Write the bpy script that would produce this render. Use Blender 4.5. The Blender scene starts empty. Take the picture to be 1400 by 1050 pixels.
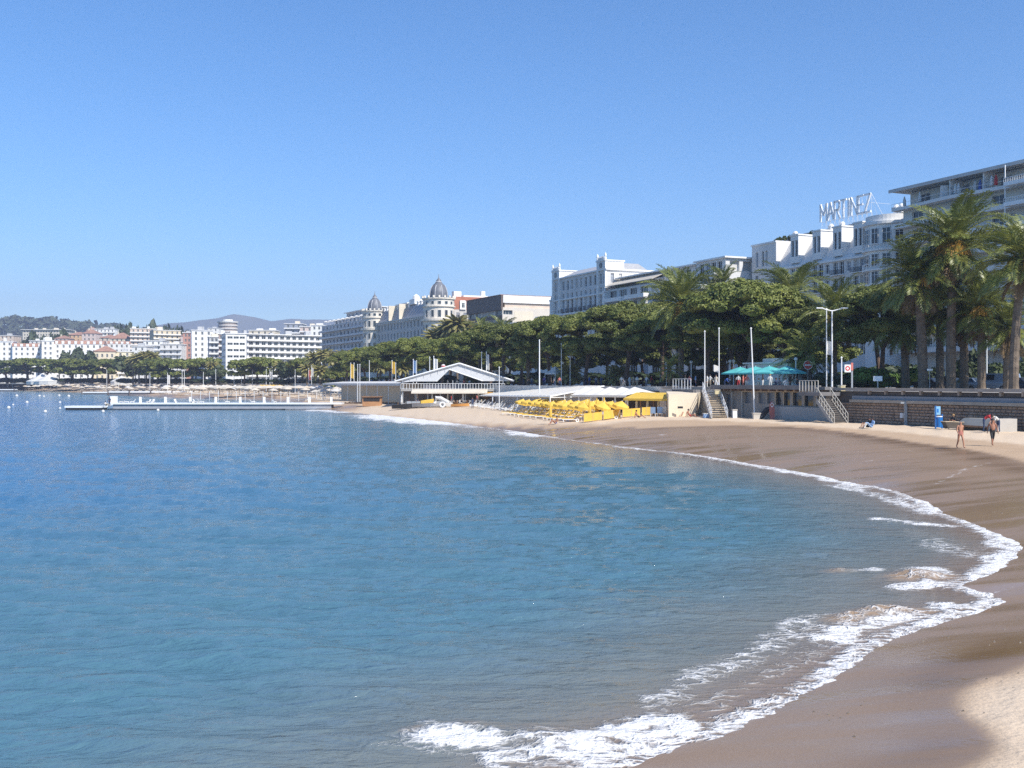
import bpy, bmesh, math, random
import numpy as np
from mathutils import Vector, Matrix
R = math.radians
random.seed(7)
rng = np.random.default_rng(11)
scene = bpy.context.scene
COL = scene.collection
# ------------------------------------------------------------------ camera, sky, sun, exposure
CZ = 5.3
cam_d = bpy.data.cameras.new("camera"); cam = bpy.data.objects.new("camera", cam_d); COL.objects.link(cam)
cam.location = (0, 0, CZ); cam.rotation_euler = (R(90), 0, 0)
cam_d.sensor_width = 36; cam_d.lens = 36.0; cam_d.shift_y = -3/1400
cam_d.clip_start = 0.1; cam_d.clip_end = 30000
scene.camera = cam
SUN_AZ = Vector((0.66, -0.75)).normalized(); SUN_EL = R(45)
world = bpy.data.worlds.new("World"); scene.world = world; world.use_nodes = True
wn = world.node_tree; wn.nodes.clear()
sky = wn.nodes.new("ShaderNodeTexSky"); sky.sky_type = 'NISHITA'; sky.sun_disc = False
sky.sun_elevation = SUN_EL; sky.sun_rotation = math.atan2(SUN_AZ.x, SUN_AZ.y)
sky.altitude = 0; sky.air_density = 1.0; sky.dust_density = 0.15; sky.ozone_density = 8.0
bg = wn.nodes.new("ShaderNodeBackground"); bg.inputs[1].default_value = 0.135
wo = wn.nodes.new("ShaderNodeOutputWorld")
hs=wn.nodes.new('ShaderNodeHueSaturation'); hs.inputs['Saturation'].default_value=1.14; hs.inputs['Value'].default_value=1.0; hs.inputs['Hue'].default_value=0.500
wn.links.new(sky.outputs[0], hs.inputs['Color']); wn.links.new(hs.outputs[0], bg.inputs[0]); wn.links.new(bg.outputs[0], wo.inputs[0])
sl = bpy.data.lights.new("sun", 'SUN'); sl.energy = 5.0; sl.angle = R(0.5); sl.color = (1.0, 0.955, 0.88)
sun = bpy.data.objects.new("sun", sl); COL.objects.link(sun)
sd = Vector((SUN_AZ.x*math.cos(SUN_EL), SUN_AZ.y*math.cos(SUN_EL), math.sin(SUN_EL)))
sun.rotation_euler = sd.to_track_quat('Z', 'Y').to_euler(); sun.location = sd*300
scene.view_settings.view_transform = 'Standard'; scene.view_settings.look = 'None'
scene.view_settings.exposure = 0.45; scene.view_settings.gamma = 1.0
scene.view_settings.use_curve_mapping = False
scene.cycles.use_denoising = False; scene.cycles.max_bounces = 6; scene.cycles.volume_bounces = 0
scene.cycles.transparent_max_bounces = 8

# ------------------------------------------------------------------ materials
MATS = {}
def mat(name, col, rough=0.7, var=0.12, scale=1.0, col2=None, metallic=0.0, spec=0.5, bump=0.0, bscale=None, transl=0.0, coord='Object', obvar=0.0, detail=4, ior=None):
    if name in MATS: return MATS[name]
    m = bpy.data.materials.new(name); m.use_nodes = True
    n = m.node_tree; n.nodes.clear()
    out = n.nodes.new("ShaderNodeOutputMaterial"); b = n.nodes.new("ShaderNodeBsdfPrincipled")
    b.inputs['Roughness'].default_value = rough; b.inputs['Metallic'].default_value = metallic
    b.inputs['Specular IOR Level'].default_value = spec
    if ior: b.inputs['IOR'].default_value = ior
    tc = n.nodes.new("ShaderNodeTexCoord")
    nz = n.nodes.new("ShaderNodeTexNoise"); nz.inputs['Scale'].default_value = scale; nz.inputs['Detail'].default_value = detail
    n.links.new(tc.outputs[coord], nz.inputs['Vector'])
    if coord == 'Object' and obvar == 0: pass
    cr = n.nodes.new("ShaderNodeValToRGB")
    c = np.array(col)
    if col2 is None:
        a = c*(1-var); e = np.minimum(c*(1+var), 0.92)
    else:
        a = c; e = np.array(col2)
    cr.color_ramp.elements[0].position = 0.3; cr.color_ramp.elements[0].color = (*a, 1)
    cr.color_ramp.elements[1].position = 0.7; cr.color_ramp.elements[1].color = (*e, 1)
    n.links.new(nz.outputs[0], cr.inputs[0])
    src = cr.outputs[0]
    if obvar:
        oi = n.nodes.new("ShaderNodeObjectInfo"); hs = n.nodes.new("ShaderNodeHueSaturation")
        mr = n.nodes.new("ShaderNodeMapRange"); mr.inputs['To Min'].default_value = 1-obvar; mr.inputs['To Max'].default_value = 1+obvar
        n.links.new(oi.outputs['Random'], mr.inputs['Value']); n.links.new(mr.outputs[0], hs.inputs['Value'])
        n.links.new(src, hs.inputs['Color']); src = hs.outputs[0]
    n.links.new(src, b.inputs['Base Color'])
    if bump:
        bn = n.nodes.new("ShaderNodeTexNoise"); bn.inputs['Scale'].default_value = bscale or scale*4; bn.inputs['Detail'].default_value = 5
        n.links.new(tc.outputs[coord], bn.inputs['Vector'])
        bp = n.nodes.new("ShaderNodeBump"); bp.inputs['Strength'].default_value = bump; bp.inputs['Distance'].default_value = 0.1
        n.links.new(bn.outputs[0], bp.inputs['Height']); n.links.new(bp.outputs[0], b.inputs['Normal'])
    sh = b.outputs[0]
    if transl:
        t = n.nodes.new("ShaderNodeBsdfTranslucent"); n.links.new(src, t.inputs['Color'])
        mx = n.nodes.new("ShaderNodeMixShader"); mx.inputs[0].default_value = transl
        n.links.new(sh, mx.inputs[1]); n.links.new(t.outputs[0], mx.inputs[2]); sh = mx.outputs[0]
    n.links.new(sh, out.inputs['Surface'])
    m.diffuse_color = (*col, 1)
    MATS[name] = m
    return m
M = mat
white = M('white_render', (0.64,0.62,0.585), 0.8, 0.06, 0.35)
white2 = M('white_plaster', (0.78,0.76,0.72), 0.8, 0.05, 0.3)
cream = M('cream_render', (0.66,0.58,0.45), 0.8, 0.07, 0.35)
beige = M('beige_render', (0.58,0.50,0.40), 0.85, 0.08, 0.4)
peach = M('peach_render', (0.62,0.50,0.40), 0.85, 0.08, 0.4)
ochre = M('ochre_render', (0.62,0.52,0.36), 0.85, 0.08, 0.4)
pinkw = M('pinkish_render', (0.62,0.50,0.44), 0.85, 0.08, 0.4)
greyw = M('grey_render', (0.42,0.42,0.42), 0.85, 0.08, 0.4)
brownb = M('brown_cladding', (0.13,0.10,0.085), 0.7, 0.15, 0.4)
concrete = M('concrete', (0.36,0.34,0.31), 0.9, 0.15, 0.8, bump=0.2)
concrete_d = M('dark_concrete', (0.17,0.16,0.155), 0.9, 0.2, 0.8, bump=0.2)
pale_conc = M('pale_concrete', (0.5,0.46,0.4), 0.9, 0.12, 0.6, bump=0.15)
glass = M('window_glass', (0.03,0.04,0.05), 0.08, 0.3, 0.15, spec=0.6)
shutter = M('grey_blue_shutter', (0.20,0.23,0.28), 0.6, 0.15, 0.5)
framew = M('white_paint', (0.75,0.74,0.71), 0.45, 0.04, 1.0)
metalw = M('white_metal', (0.78,0.78,0.77), 0.4, 0.04, 1.0)
metalg = M('grey_metal', (0.35,0.36,0.37), 0.45, 0.1, 1.0, metallic=0.3)
iron = M('dark_iron', (0.03,0.03,0.035), 0.5, 0.2, 2.0)
slate = M('slate_roof', (0.15,0.155,0.17), 0.5, 0.2, 0.8)
tile = M('red_roof_tile', (0.34,0.19,0.135), 0.8, 0.2, 0.6)
redbrick = M('red_brick_roof', (0.40,0.15,0.09), 0.8, 0.15, 0.5)
rooff = M('flat_roof_gravel', (0.45,0.42,0.38), 0.95, 0.15, 0.3)
bark_pine = M('pine_bark', (0.13,0.085,0.06), 0.95, 0.35, 2.0, bump=0.6)
bark_palm = M('palm_bark', (0.16,0.12,0.085), 0.95, 0.35, 2.0, bump=0.6)
pine_leaf = M('pine_needles', (0.080,0.108,0.014), 0.6, scale=0.6, col2=(0.215,0.228,0.042), transl=0.15, obvar=0.15)
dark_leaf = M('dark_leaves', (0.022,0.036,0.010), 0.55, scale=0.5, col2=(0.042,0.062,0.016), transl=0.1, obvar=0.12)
palm_leaf = M('palm_frond', (0.105,0.14,0.024), 0.4, scale=0.6, col2=(0.31,0.315,0.085), transl=0.2, obvar=0.2)
palm_dry = M('dry_frond', (0.20,0.13,0.06), 0.7, 0.25, 1.0)
palm_fruit = M('orange_fruit', (0.42,0.23,0.03), 0.6, 0.3, 3.0)
hedge_leaf = M('hedge_leaves', (0.06,0.12,0.012), 0.6, scale=1.5, col2=(0.13,0.22,0.03), transl=0.2)
shrub_leaf = M('shrub_leaves', (0.035,0.055,0.015), 0.6, scale=1.0, col2=(0.08,0.10,0.03), transl=0.15, obvar=0.2)
yellow_fab = M('yellow_canvas', (0.82,0.55,0.09), 0.75, 0.08, 1.5, transl=0.25, obvar=0.08)
white_fab = M('white_canvas', (0.74,0.72,0.68), 0.75, 0.06, 1.0, transl=0.2)
cream_fab = M('cream_canvas', (0.70,0.63,0.52), 0.75, 0.08, 1.0, transl=0.2, obvar=0.1)
turq_fab = M('turquoise_canvas', (0.13,0.56,0.56), 0.7, 0.1, 1.0, transl=0.25)
blue_fab = M('blue_fabric', (0.05,0.12,0.38), 0.75, 0.12, 1.0)
ltblue_fab = M('pale_blue_fabric', (0.25,0.38,0.58), 0.75, 0.12, 1.0)
red_fab = M('red_fabric', (0.45,0.03,0.03), 0.75, 0.12, 1.0)
coral_fab = M('coral_fabric', (0.55,0.17,0.13), 0.75, 0.12, 1.0)
black_fab = M('black_fabric', (0.02,0.02,0.022), 0.75, 0.2, 1.0)
navy_fab = M('denim', (0.03,0.05,0.11), 0.8, 0.2, 2.0)
grey_fab = M('grey_fabric', (0.22,0.22,0.23), 0.8, 0.15, 1.0)
tan_fab = M('tan_fabric', (0.42,0.33,0.22), 0.8, 0.12, 1.0)
skin = M('tanned_skin', (0.42,0.20,0.115), 0.5, 0.10, 3.0)
skin_d = M('deep_tanned_skin', (0.33,0.145,0.08), 0.5, 0.10, 3.0)
hair_d = M('dark_hair', (0.03,0.02,0.015), 0.6, 0.2, 4.0)
hair_g = M('grey_hair', (0.35,0.33,0.31), 0.6, 0.2, 4.0)
hair_b = M('blond_hair', (0.36,0.22,0.09), 0.6, 0.2, 4.0)
wood = M('brown_wood', (0.22,0.13,0.075), 0.8, 0.25, 1.5)
wood_l = M('pale_wood', (0.48,0.38,0.26), 0.8, 0.15, 1.5)
rubber = M('tyre_rubber', (0.015,0.015,0.016), 0.85, 0.2, 4.0)
hull_d = M('dark_waterline', (0.035,0.035,0.04), 0.6, 0.2, 1.0)
asphalt = M('asphalt', (0.05,0.05,0.052), 0.9, 0.15, 1.5, bump=0.1)
paving = M('promenade_paving', (0.33,0.30,0.27), 0.9, 0.1, 0.8, bump=0.1)
blue_plastic = M('blue_plastic', (0.02,0.17,0.50), 0.4, 0.1, 2.0)
red_paint = M('red_paint', (0.55,0.03,0.025), 0.4, 0.05, 2.0)
seaweed = M('dry_seaweed', (0.06,0.035,0.02), 0.95, 0.4, 1.0, bump=0.6)

# ------------------------------------------------------------------ mesh helpers
class MB:
    def __init__(s): s.v=[]; s.f=[]; s.mi=[]; s.cur=0
    def m(s,i): s.cur=i; return s
    def quad(s,a,b,c,d):
        n=len(s.v); s.v += [tuple(a),tuple(b),tuple(c),tuple(d)]; s.f.append((n,n+1,n+2,n+3)); s.mi.append(s.cur)
    def poly(s,pts):
        n=len(s.v); s.v += [tuple(p) for p in pts]; s.f.append(tuple(range(n,n+len(pts)))); s.mi.append(s.cur)
    def box(s,x0,x1,y0,y1,z0,z1):
        n=len(s.v)
        s.v += [(x0,y0,z0),(x1,y0,z0),(x1,y1,z0),(x0,y1,z0),(x0,y0,z1),(x1,y0,z1),(x1,y1,z1),(x0,y1,z1)]
        for q in ((0,3,2,1),(4,5,6,7),(0,1,5,4),(1,2,6,5),(2,3,7,6),(3,0,4,7)):
            s.f.append(tuple(n+i for i in q)); s.mi.append(s.cur)
    def prism(s,poly,z0,z1):
        """extrude an xy polygon (ccw) between z0 and z1"""
        k=len(poly); n=len(s.v)
        s.v += [(p[0],p[1],z0) for p in poly]+[(p[0],p[1],z1) for p in poly]
        s.f.append(tuple(n+i for i in reversed(range(k)))); s.mi.append(s.cur)
        s.f.append(tuple(n+k+i for i in range(k))); s.mi.append(s.cur)
        for i in range(k):
            j=(i+1)%k; s.f.append((n+i,n+j,n+k+j,n+k+i)); s.mi.append(s.cur)
    def xprism(s,poly,x0,x1):
        """extrude a yz polygon along x"""
        k=len(poly); n=len(s.v)
        s.v += [(x0,p[0],p[1]) for p in poly]+[(x1,p[0],p[1]) for p in poly]
        s.f.append(tuple(n+i for i in reversed(range(k)))); s.mi.append(s.cur)
        s.f.append(tuple(n+k+i for i in range(k))); s.mi.append(s.cur)
        for i in range(k):
            j=(i+1)%k; s.f.append((n+i,n+j,n+k+j,n+k+i)); s.mi.append(s.cur)
    def tube(s,pts,rad,seg=8,cap=True):
        """tapered tube through points; rad is number or list"""
        pts=[Vector(p) for p in pts]; k=len(pts)
        if not hasattr(rad,'__len__'): rad=[rad]*k
        n=len(s.v)
        for i,p in enumerate(pts):
            d=(pts[min(i+1,k-1)]-pts[max(i-1,0)]).normalized()
            a=Vector((0,0,1)) if abs(d.z)<0.9 else Vector((1,0,0))
            u=d.cross(a).normalized(); w=d.cross(u)
            for j in range(seg):
                t=2*math.pi*j/seg
                q=p+(u*math.cos(t)+w*math.sin(t))*rad[i]; s.v.append(tuple(q))
        for i in range(k-1):
            for j in range(seg):
                a=n+i*seg+j; b=n+i*seg+(j+1)%seg
                s.f.append((a,b,b+seg,a+seg)); s.mi.append(s.cur)
        if cap:
            s.f.append(tuple(n+j for j in range(seg))); s.mi.append(s.cur)
            s.f.append(tuple(n+(k-1)*seg+j for j in reversed(range(seg)))); s.mi.append(s.cur)
    def bar(s,a,b,w): s.tube([a,b],w*0.6,4)
    def lathe(s,prof,seg=12,c=(0,0,0),a0=0,a1=2*math.pi):
        """prof: (radius,z) list"""
        n=len(s.v); full=abs(a1-a0-2*math.pi)<1e-6; m_=seg if full else seg+1
        for r,z in prof:
            for j in range(m_):
                t=a0+(a1-a0)*j/seg
                s.v.append((c[0]+r*math.cos(t),c[1]+r*math.sin(t),c[2]+z))
        for i in range(len(prof)-1):
            for j in range(seg):
                a=n+i*m_+j; b=n+i*m_+(j+1)%m_
                s.f.append((a,b,b+m_,a+m_)); s.mi.append(s.cur)
    def sphere(s,c,r,seg=8,rings=5,sz=1.0):
        s.lathe([(max(r*math.sin(math.pi*i/rings),1e-3),-r*sz*math.cos(math.pi*i/rings)) for i in range(rings+1)],seg,c)
    def facade(s,O,u,inn,W,H,ops,depth=0.25):
        """wall rectangle W x H at O along u with recessed openings (u0,u1,v0,v1)"""
        O=Vector(O);u=Vector(u);inn=Vector(inn);Z=Vector((0,0,1))
        us=sorted({0.0,W,*[o[0] for o in ops],*[o[1] for o in ops]}); vs=sorted({0.0,H,*[o[2] for o in ops],*[o[3] for o in ops]})
        P=lambda a,b,d=0: O+u*a+Z*b+inn*d
        for j in range(len(vs)-1):
            run=None
            for i in range(len(us)-1):
                cu=(us[i]+us[i+1])/2; cv=(vs[j]+vs[j+1])/2
                hole=any(o[0]<cu<o[1] and o[2]<cv<o[3] for o in ops)
                if not hole:
                    if run is None: run=us[i]
                    e=us[i+1]
                if (hole or i==len(us)-2) and run is not None:
                    s.quad(P(run,vs[j]),P(e,vs[j]),P(e,vs[j+1]),P(run,vs[j+1])); run=None
        for a,b,c,d in ops:
            s.quad(P(a,c),P(a,c,depth),P(a,d,depth),P(a,d)); s.quad(P(b,c,depth),P(b,c),P(b,d),P(b,d,depth))
            s.quad(P(a,c),P(b,c),P(b,c,depth),P(a,c,depth)); s.quad(P(a,d,depth),P(b,d,depth),P(b,d),P(a,d))
    def mesh(s,name,mats):
        me=bpy.data.meshes.new(name); me.from_pydata(s.v,[],s.f)
        for m_ in (mats if isinstance(mats,(list,tuple)) else [mats]): me.materials.append(m_)
        if any(s.mi): me.polygons.foreach_set('material_index',s.mi)
        me.update(); return me
    def build(s,name,mats,parent=None,smooth=False,kind=None):
        me=s.mesh(name,mats)
        if smooth: me.polygons.foreach_set('use_smooth',[True]*len(me.polygons))
        return link(name,me,parent,kind=kind)
def link(name,data,parent=None,loc=(0,0,0),rot=0,kind=None):
    o=bpy.data.objects.new(name,data); COL.objects.link(o)
    o.location=loc
    if rot: o.rotation_euler=(0,0,rot) if not hasattr(rot,'__len__') else rot
    if parent: o.parent=parent
    if kind: o['kind']=kind
    return o
def tag(o,label=None,cat=None,group=None,kind=None):
    if label: o['label']=label
    if cat: o['category']=cat
    if group: o['group']=group
    if kind: o['kind']=kind
    return o
def thing(name,label,cat,loc=(0,0,0),rot=0,group=None):
    return tag(link(name,None,None,loc,rot),label,cat,group)
def dup(o,parent=None,loc=None,rot=None,label=None,group=None,scale=None,mats=None):
    c=o.copy(); COL.objects.link(c)
    if parent: c.parent=parent
    if loc is not None: c.location=loc
    if rot is not None: c.rotation_euler=rot if hasattr(rot,'__len__') else (0,0,rot)
    if scale is not None: c.scale=scale if hasattr(scale,'__len__') else (scale,)*3
    if label: c['label']=label
    if group: c['group']=group
    if mats:
        for i,m_ in mats.items():
            c.material_slots[i].link='OBJECT'; c.material_slots[i].material=m_
    for ch in list(o.children): dup(ch,c)
    return c
def at(px,D,z=0.0): return Vector(((px-700)/1400*D,D,z))
def zy(y,D): return CZ+(522-y)/1400*D
def gp(px,y,z=0.0):
    D=(CZ-z)*1400/(y-522); return ((px-700)/1400*D,D)
# straight part of the sea wall: base point, direction away from the camera, inland normal
WB=Vector((40.3,80.6)); WD=Vector((-0.404,0.915)).normalized(); WN=Vector((WD.y,-WD.x))
def wp(t,o=0.0,z=0.0):
    p=WB+WD*t+WN*o; return Vector((p.x,p.y,z))
def wt(px,o=0.0):
    """t at which the line with offset o is seen in direction px"""
    k=(px-700)/1400; b=WB+WN*o
    return (b.x-k*b.y)/(k*WD.y-WD.x)
ANG=math.atan2(-WD.y,-WD.x)      # local x runs along the front, from far to near
PZ=4.4                            # promenade level
def vnoise(x,y,seed=0):
    xi=np.floor(x).astype(np.int64); yi=np.floor(y).astype(np.int64); fx=x-xi; fy=y-yi
    def h(a,b):
        n=(a*374761393+b*668265263+seed*974711)&0x7fffffff
        n=((n^(n>>13))*1274126177)&0x7fffffff
        return ((n^(n>>16))&0xffff)/65535.0
    sx=fx*fx*(3-2*fx); sy=fy*fy*(3-2*fy)
    return (h(xi,yi)*(1-sx)+h(xi+1,yi)*sx)*(1-sy)+(h(xi,yi+1)*(1-sx)+h(xi+1,yi+1)*sx)*sy
def fbm(x,y,seed=0,oct=3):
    t=0;a=1;s_=0
    for i in range(oct): t=t+a*vnoise(x*2**i,y*2**i,seed+i);s_+=a;a*=.5
    return t/s_
def segdist(x,y,pl):
    """distance to polyline and arc fraction"""
    best=np.full(x.shape,1e18); arc=np.zeros(x.shape)
    L=0;tot=sum(math.dist(pl[i],pl[i+1]) for i in range(len(pl)-1))
    for i in range(len(pl)-1):
        ax,ay=pl[i];bx,by=pl[i+1];dx=bx-ax;dy=by-ay;l2=dx*dx+dy*dy
        t=np.clip(((x-ax)*dx+(y-ay)*dy)/l2,0,1)
        d=(x-ax-t*dx)**2+(y-ay-t*dy)**2
        mk=d<best; best=np.where(mk,d,best); arc=np.where(mk,(L+t*math.sqrt(l2))/tot,arc)
        L+=math.sqrt(l2)
    return np.sqrt(best),arc
def inside(x,y,poly):
    r=np.zeros(x.shape,bool);k=len(poly)
    for i in range(k):
        ax,ay=poly[i];bx,by=poly[(i+1)%k]
        if ay==by: continue
        c=((ay>y)!=(by>y))&(x<(bx-ax)*(y-ay)/(by-ay)+ax); r^=c
    return r
def smst(a,b,x):
    t=np.clip((x-a)/(b-a),0,1); return t*t*(3-2*t)
# ------------------------------------------------------------------ the setting
def sm(pts,n=4):
    """Catmull-Rom smoothing of a polyline"""
    P=[np.array(p,float) for p in pts]; P=[2*P[0]-P[1]]+P+[2*P[-1]-P[-2]]; out=[]
    for i in range(1,len(P)-2):
        for k in range(n):
            t=k/n; a,b,c,d=P[i-1],P[i],P[i+1],P[i+2]
            out.append(tuple(0.5*((2*b)+(c-a)*t+(2*a-5*b+4*c-d)*t*t+(3*b-a-3*c+d)*t**3)))
    out.append(tuple(P[-2])); return out
shore_px=[(845,1050),(985,1000),(1060,962),(1130,925),(1195,880),(1280,850),(1355,826),(1352,818),(1320,808),(1300,803),(1312,796),(1340,787),
 (1365,772),(1385,752),(1383,743),(1350,729),(1318,715),(1288,704),(1261,691),(1236,680),(1209,669),(1160,661),(1115,651),(1060,641),
 (990,630),(920,620),(850,611),(780,602),(710,591),(650,583),(620,579),(560,572),(500,566),(450,561),(405,558.5)]
SHORE=[(-14,-60),(-9,-25),(-5,-4),(-2,7),(0.2,11.5)]+[gp(a,b) for a,b in shore_px]
SHORE=sm(SHORE,4)
SHORE+=sm([(-44,207),(-50,216),(-54,235),(-55,255),(-64,290),(-90,312),(-117,345),(-170,440),(-235,540),(-330,660),(-480,780),(-900,980)],3)
WALL=[tuple(wp(t)[:2]) for t in (-130,-60,0,70)]+[(-5,185),(-38,275),(-64,345),(-110,430),(-185,530),(-335,700),(-560,900),(-900,1060)]
WALLS=sm(WALL,4)
WET=sm([(3,-60),(5,-20),(6.0,4),(6.2,10)]+[gp(a,b,0.65) for a,b in ((1300,1062),(1335,1030),(1352,1003),(1330,978),(1303,950),(1312,925),(1350,905),(1400,893))]
   +[(13.5,22),(19,31),(25,44)]+[gp(a,b,0.8) for a,b in ((1400,636),(1310,619),(1250,611),(1180,601),(1100,592),(1000,588),(900,587),(820,583),(740,580),(680,576),(620,571),(560,566),(500,561),(440,557))]+[(x+4.5,y+3.5) for x,y in SHORE[-40::6]],3)
DRY=sm([(6,-60),(8,-20),(7.5,4),(7.2,10)]+[gp(a,b,0.8) for a,b in ((1308,1062),(1343,1030),(1358,1004),(1337,977),(1310,951),(1320,926),(1358,907),(1400,896))]
   +[(15,22),(22,31),(30,44)]+[gp(a,b,1.15) for a,b in ((1400,611),(1310,602),(1250,596),(1180,590),(1100,584),(1000,578),(900,575),(820,576),(740,573),(680,570),(620,566),(560,561),(500,557),(440,555))]+[(x+7.5,y+6) for x,y in SHORE[-40::6]],3)
def closed(pl): return pl+[(900,pl[-1][1]+300),(2500,300),(2500,-300),(200,-300)]
def sdist(x,y,pl):
    d,a=segdist(x,y,pl); return np.where(inside(x,y,closed(pl)),d,-d),a

def sand_z(x,y,s=None):
    if s is None: s,_=sdist(x,y,SHORE)
    up=1.5*(1-np.exp(-np.maximum(s,0)/9.5))
    dn=np.maximum(s,0)*0
    return np.where(s>0,up,np.maximum(0.12*s,-2.2))
def polar(angles,dists):
    A,D=np.meshgrid(angles,dists); return D*np.sin(A),D*np.cos(A)
def grid_mesh(name,x,y,z,keep,attrs,material,smooth=True):
    nr,nc=x.shape
    idx=np.arange(nr*nc).reshape(nr,nc)
    cells=keep[:-1,:-1]|keep[1:,:-1]|keep[:-1,1:]|keep[1:,1:]
    a=idx[:-1,:-1][cells];b=idx[:-1,1:][cells];c=idx[1:,1:][cells];d=idx[1:,:-1][cells]
    quads=np.stack([a,b,c,d],1)
    used=np.zeros(nr*nc,bool);used[quads.ravel()]=True
    rm=np.cumsum(used)-1; quads=rm[quads]
    co=np.stack([x.ravel()[used],y.ravel()[used],z.ravel()[used]],1)
    me=bpy.data.meshes.new(name)
    me.vertices.add(len(co)); me.vertices.foreach_set('co',co.ravel().astype(np.float32))
    nq=len(quads); me.loops.add(nq*4); me.loops.foreach_set('vertex_index',quads.ravel().astype(np.int32))
    me.polygons.add(nq); me.polygons.foreach_set('loop_start',np.arange(0,nq*4,4,dtype=np.int32))
    me.update(calc_edges=True)
    if smooth: me.polygons.foreach_set('use_smooth',np.ones(nq,bool))
    for k,v in attrs.items():
        at_=me.attributes.new(k,'FLOAT','POINT'); at_.data.foreach_set('value',v.ravel()[used].astype(np.float32))
    me.materials.append(material)
    me.validate()
    return link(name,me)

# ---- node helper
class NT:
    def __init__(s,name):
        s.m=bpy.data.materials.new(name); s.m.use_nodes=True; s.n=s.m.node_tree; s.n.nodes.clear()
    def add(s,t,**k):
        nd=s.n.nodes.new(t)
        for a,b in k.items():
            if a.startswith('i_'): nd.inputs[a[2:].replace('_',' ')].default_value=b
            else: setattr(nd,a,b)
        return nd
    def ln(s,a,b): s.n.links.new(a,b)
    def attr(s,name): return s.add('ShaderNodeAttribute',attribute_name=name).outputs['Fac']
    def math(s,op,a,b=None,clamp=False):
        nd=s.add('ShaderNodeMath',operation=op,use_clamp=clamp)
        for i,v in enumerate((a,b)):
            if v is None: continue
            if isinstance(v,(int,float)): nd.inputs[i].default_value=v
            else: s.ln(v,nd.inputs[i])
        return nd.outputs[0]
    def maprange(s,v,a,b,c=0.0,d=1.0,smooth=True):
        nd=s.add('ShaderNodeMapRange'); nd.interpolation_type='SMOOTHSTEP' if smooth else 'LINEAR'
        s.ln(v,nd.inputs[0])
        for i,q in enumerate((a,b,c,d)): nd.inputs[i+1].default_value=q
        return nd.outputs[0]
    def mix(s,f,a,b):
        nd=s.add('ShaderNodeMix',data_type='RGBA')
        if isinstance(f,(int,float)): nd.inputs[0].default_value=f
        else: s.ln(f,nd.inputs[0])
        for i,q in ((6,a),(7,b)):
            if isinstance(q,tuple): nd.inputs[i].default_value=(*q,1)
            else: s.ln(q,nd.inputs[i])
        return nd.outputs[2]
    def noise(s,vec,scale,detail=4,rough=0.55,dist=0.0):
        nd=s.add('ShaderNodeTexNoise'); nd.inputs['Scale'].default_value=scale; nd.inputs['Detail'].default_value=detail
        nd.inputs['Roughness'].default_value=rough; nd.inputs['Distortion'].default_value=dist
        s.ln(vec,nd.inputs['Vector']); return nd.outputs[0]
    def mapping(s,vec,scale=(1,1,1),rot=0.0):
        nd=s.add('ShaderNodeMapping'); nd.inputs['Scale'].default_value=scale; nd.inputs['Rotation'].default_value=(0,0,rot)
        s.ln(vec,nd.inputs['Vector']); return nd.outputs[0]

# ---- sand material
def sand_mat():
    t=NT('sand'); tc=t.add('ShaderNodeTexCoord').outputs['Object']
    wet=t.attr('wet'); dry=t.attr('dry'); film=t.attr('film'); sw=t.attr('swash')
    n1=t.noise(tc,0.6,5); n2=t.noise(tc,9.0,4); n3=t.noise(t.mapping(tc,(0.12,0.7,1),R(20)),1.0,4); n4=t.noise(tc,45.0,2)
    dryc=t.mix(n2,(0.56,0.435,0.305),(0.66,0.525,0.385)); dryc=t.mix(t.maprange(n4,.45,.62,0,.25),dryc,(0.40,0.30,0.21))
    damp=t.mix(n1,(0.38,0.265,0.17),(0.49,0.355,0.235))
    wetc=t.mix(n3,(0.245,0.160,0.098),(0.375,0.265,0.175))
    wetc=t.mix(t.math('MULTIPLY',t.attr('edge'),t.maprange(n3,.25,.7,.35,.9)),wetc,(0.165,0.098,0.05)); wetc=t.mix(t.maprange(n4,.35,.7,0,.35),wetc,(0.15,0.095,0.06)); c=t.mix(dry,damp,dryc); c=t.mix(wet,c,wetc)
    # foam residue lines
    lace=t.maprange(t.math('SUBTRACT',sw,t.math('MULTIPLY',t.noise(tc,2.2,5,.65),0.95)),-0.02,0.28)
    c=t.mix(t.math('MULTIPLY',lace,0.75),c,(0.78,0.76,0.74))
    b=t.add('ShaderNodeBsdfPrincipled'); t.ln(c,b.inputs['Base Color'])
    r=t.math('SUBTRACT',0.95,t.math('MULTIPLY',wet,t.maprange(n3,.3,.7,0.42,0.68)),True)
    r=t.math('SUBTRACT',r,t.math('MULTIPLY',film,t.maprange(n3,.3,.65,0.0,0.24)),True)
    t.ln(r,b.inputs['Roughness'])
    t.ln(t.math('ADD',t.math('ADD',0.15,t.math('MULTIPLY',wet,0.22)),t.math('MULTIPLY',film,0.2)),b.inputs['Specular IOR Level'])
    bs=t.math('ADD',t.math('MULTIPLY',n2,0.35),t.math('MULTIPLY',t.noise(tc,4.5,5),0.7))
    bs=t.math('MULTIPLY',bs,t.math('SUBTRACT',1.0,t.math('MULTIPLY',wet,0.90)))
    bp=t.add('ShaderNodeBump'); bp.inputs['Strength'].default_value=0.55; bp.inputs['Distance'].default_value=0.08
    t.ln(bs,bp.inputs['Height']); t.ln(bp.outputs[0],b.inputs['Normal'])
    o=t.add('ShaderNodeOutputMaterial'); t.ln(b.outputs[0],o.inputs['Surface']); return t.m
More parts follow.
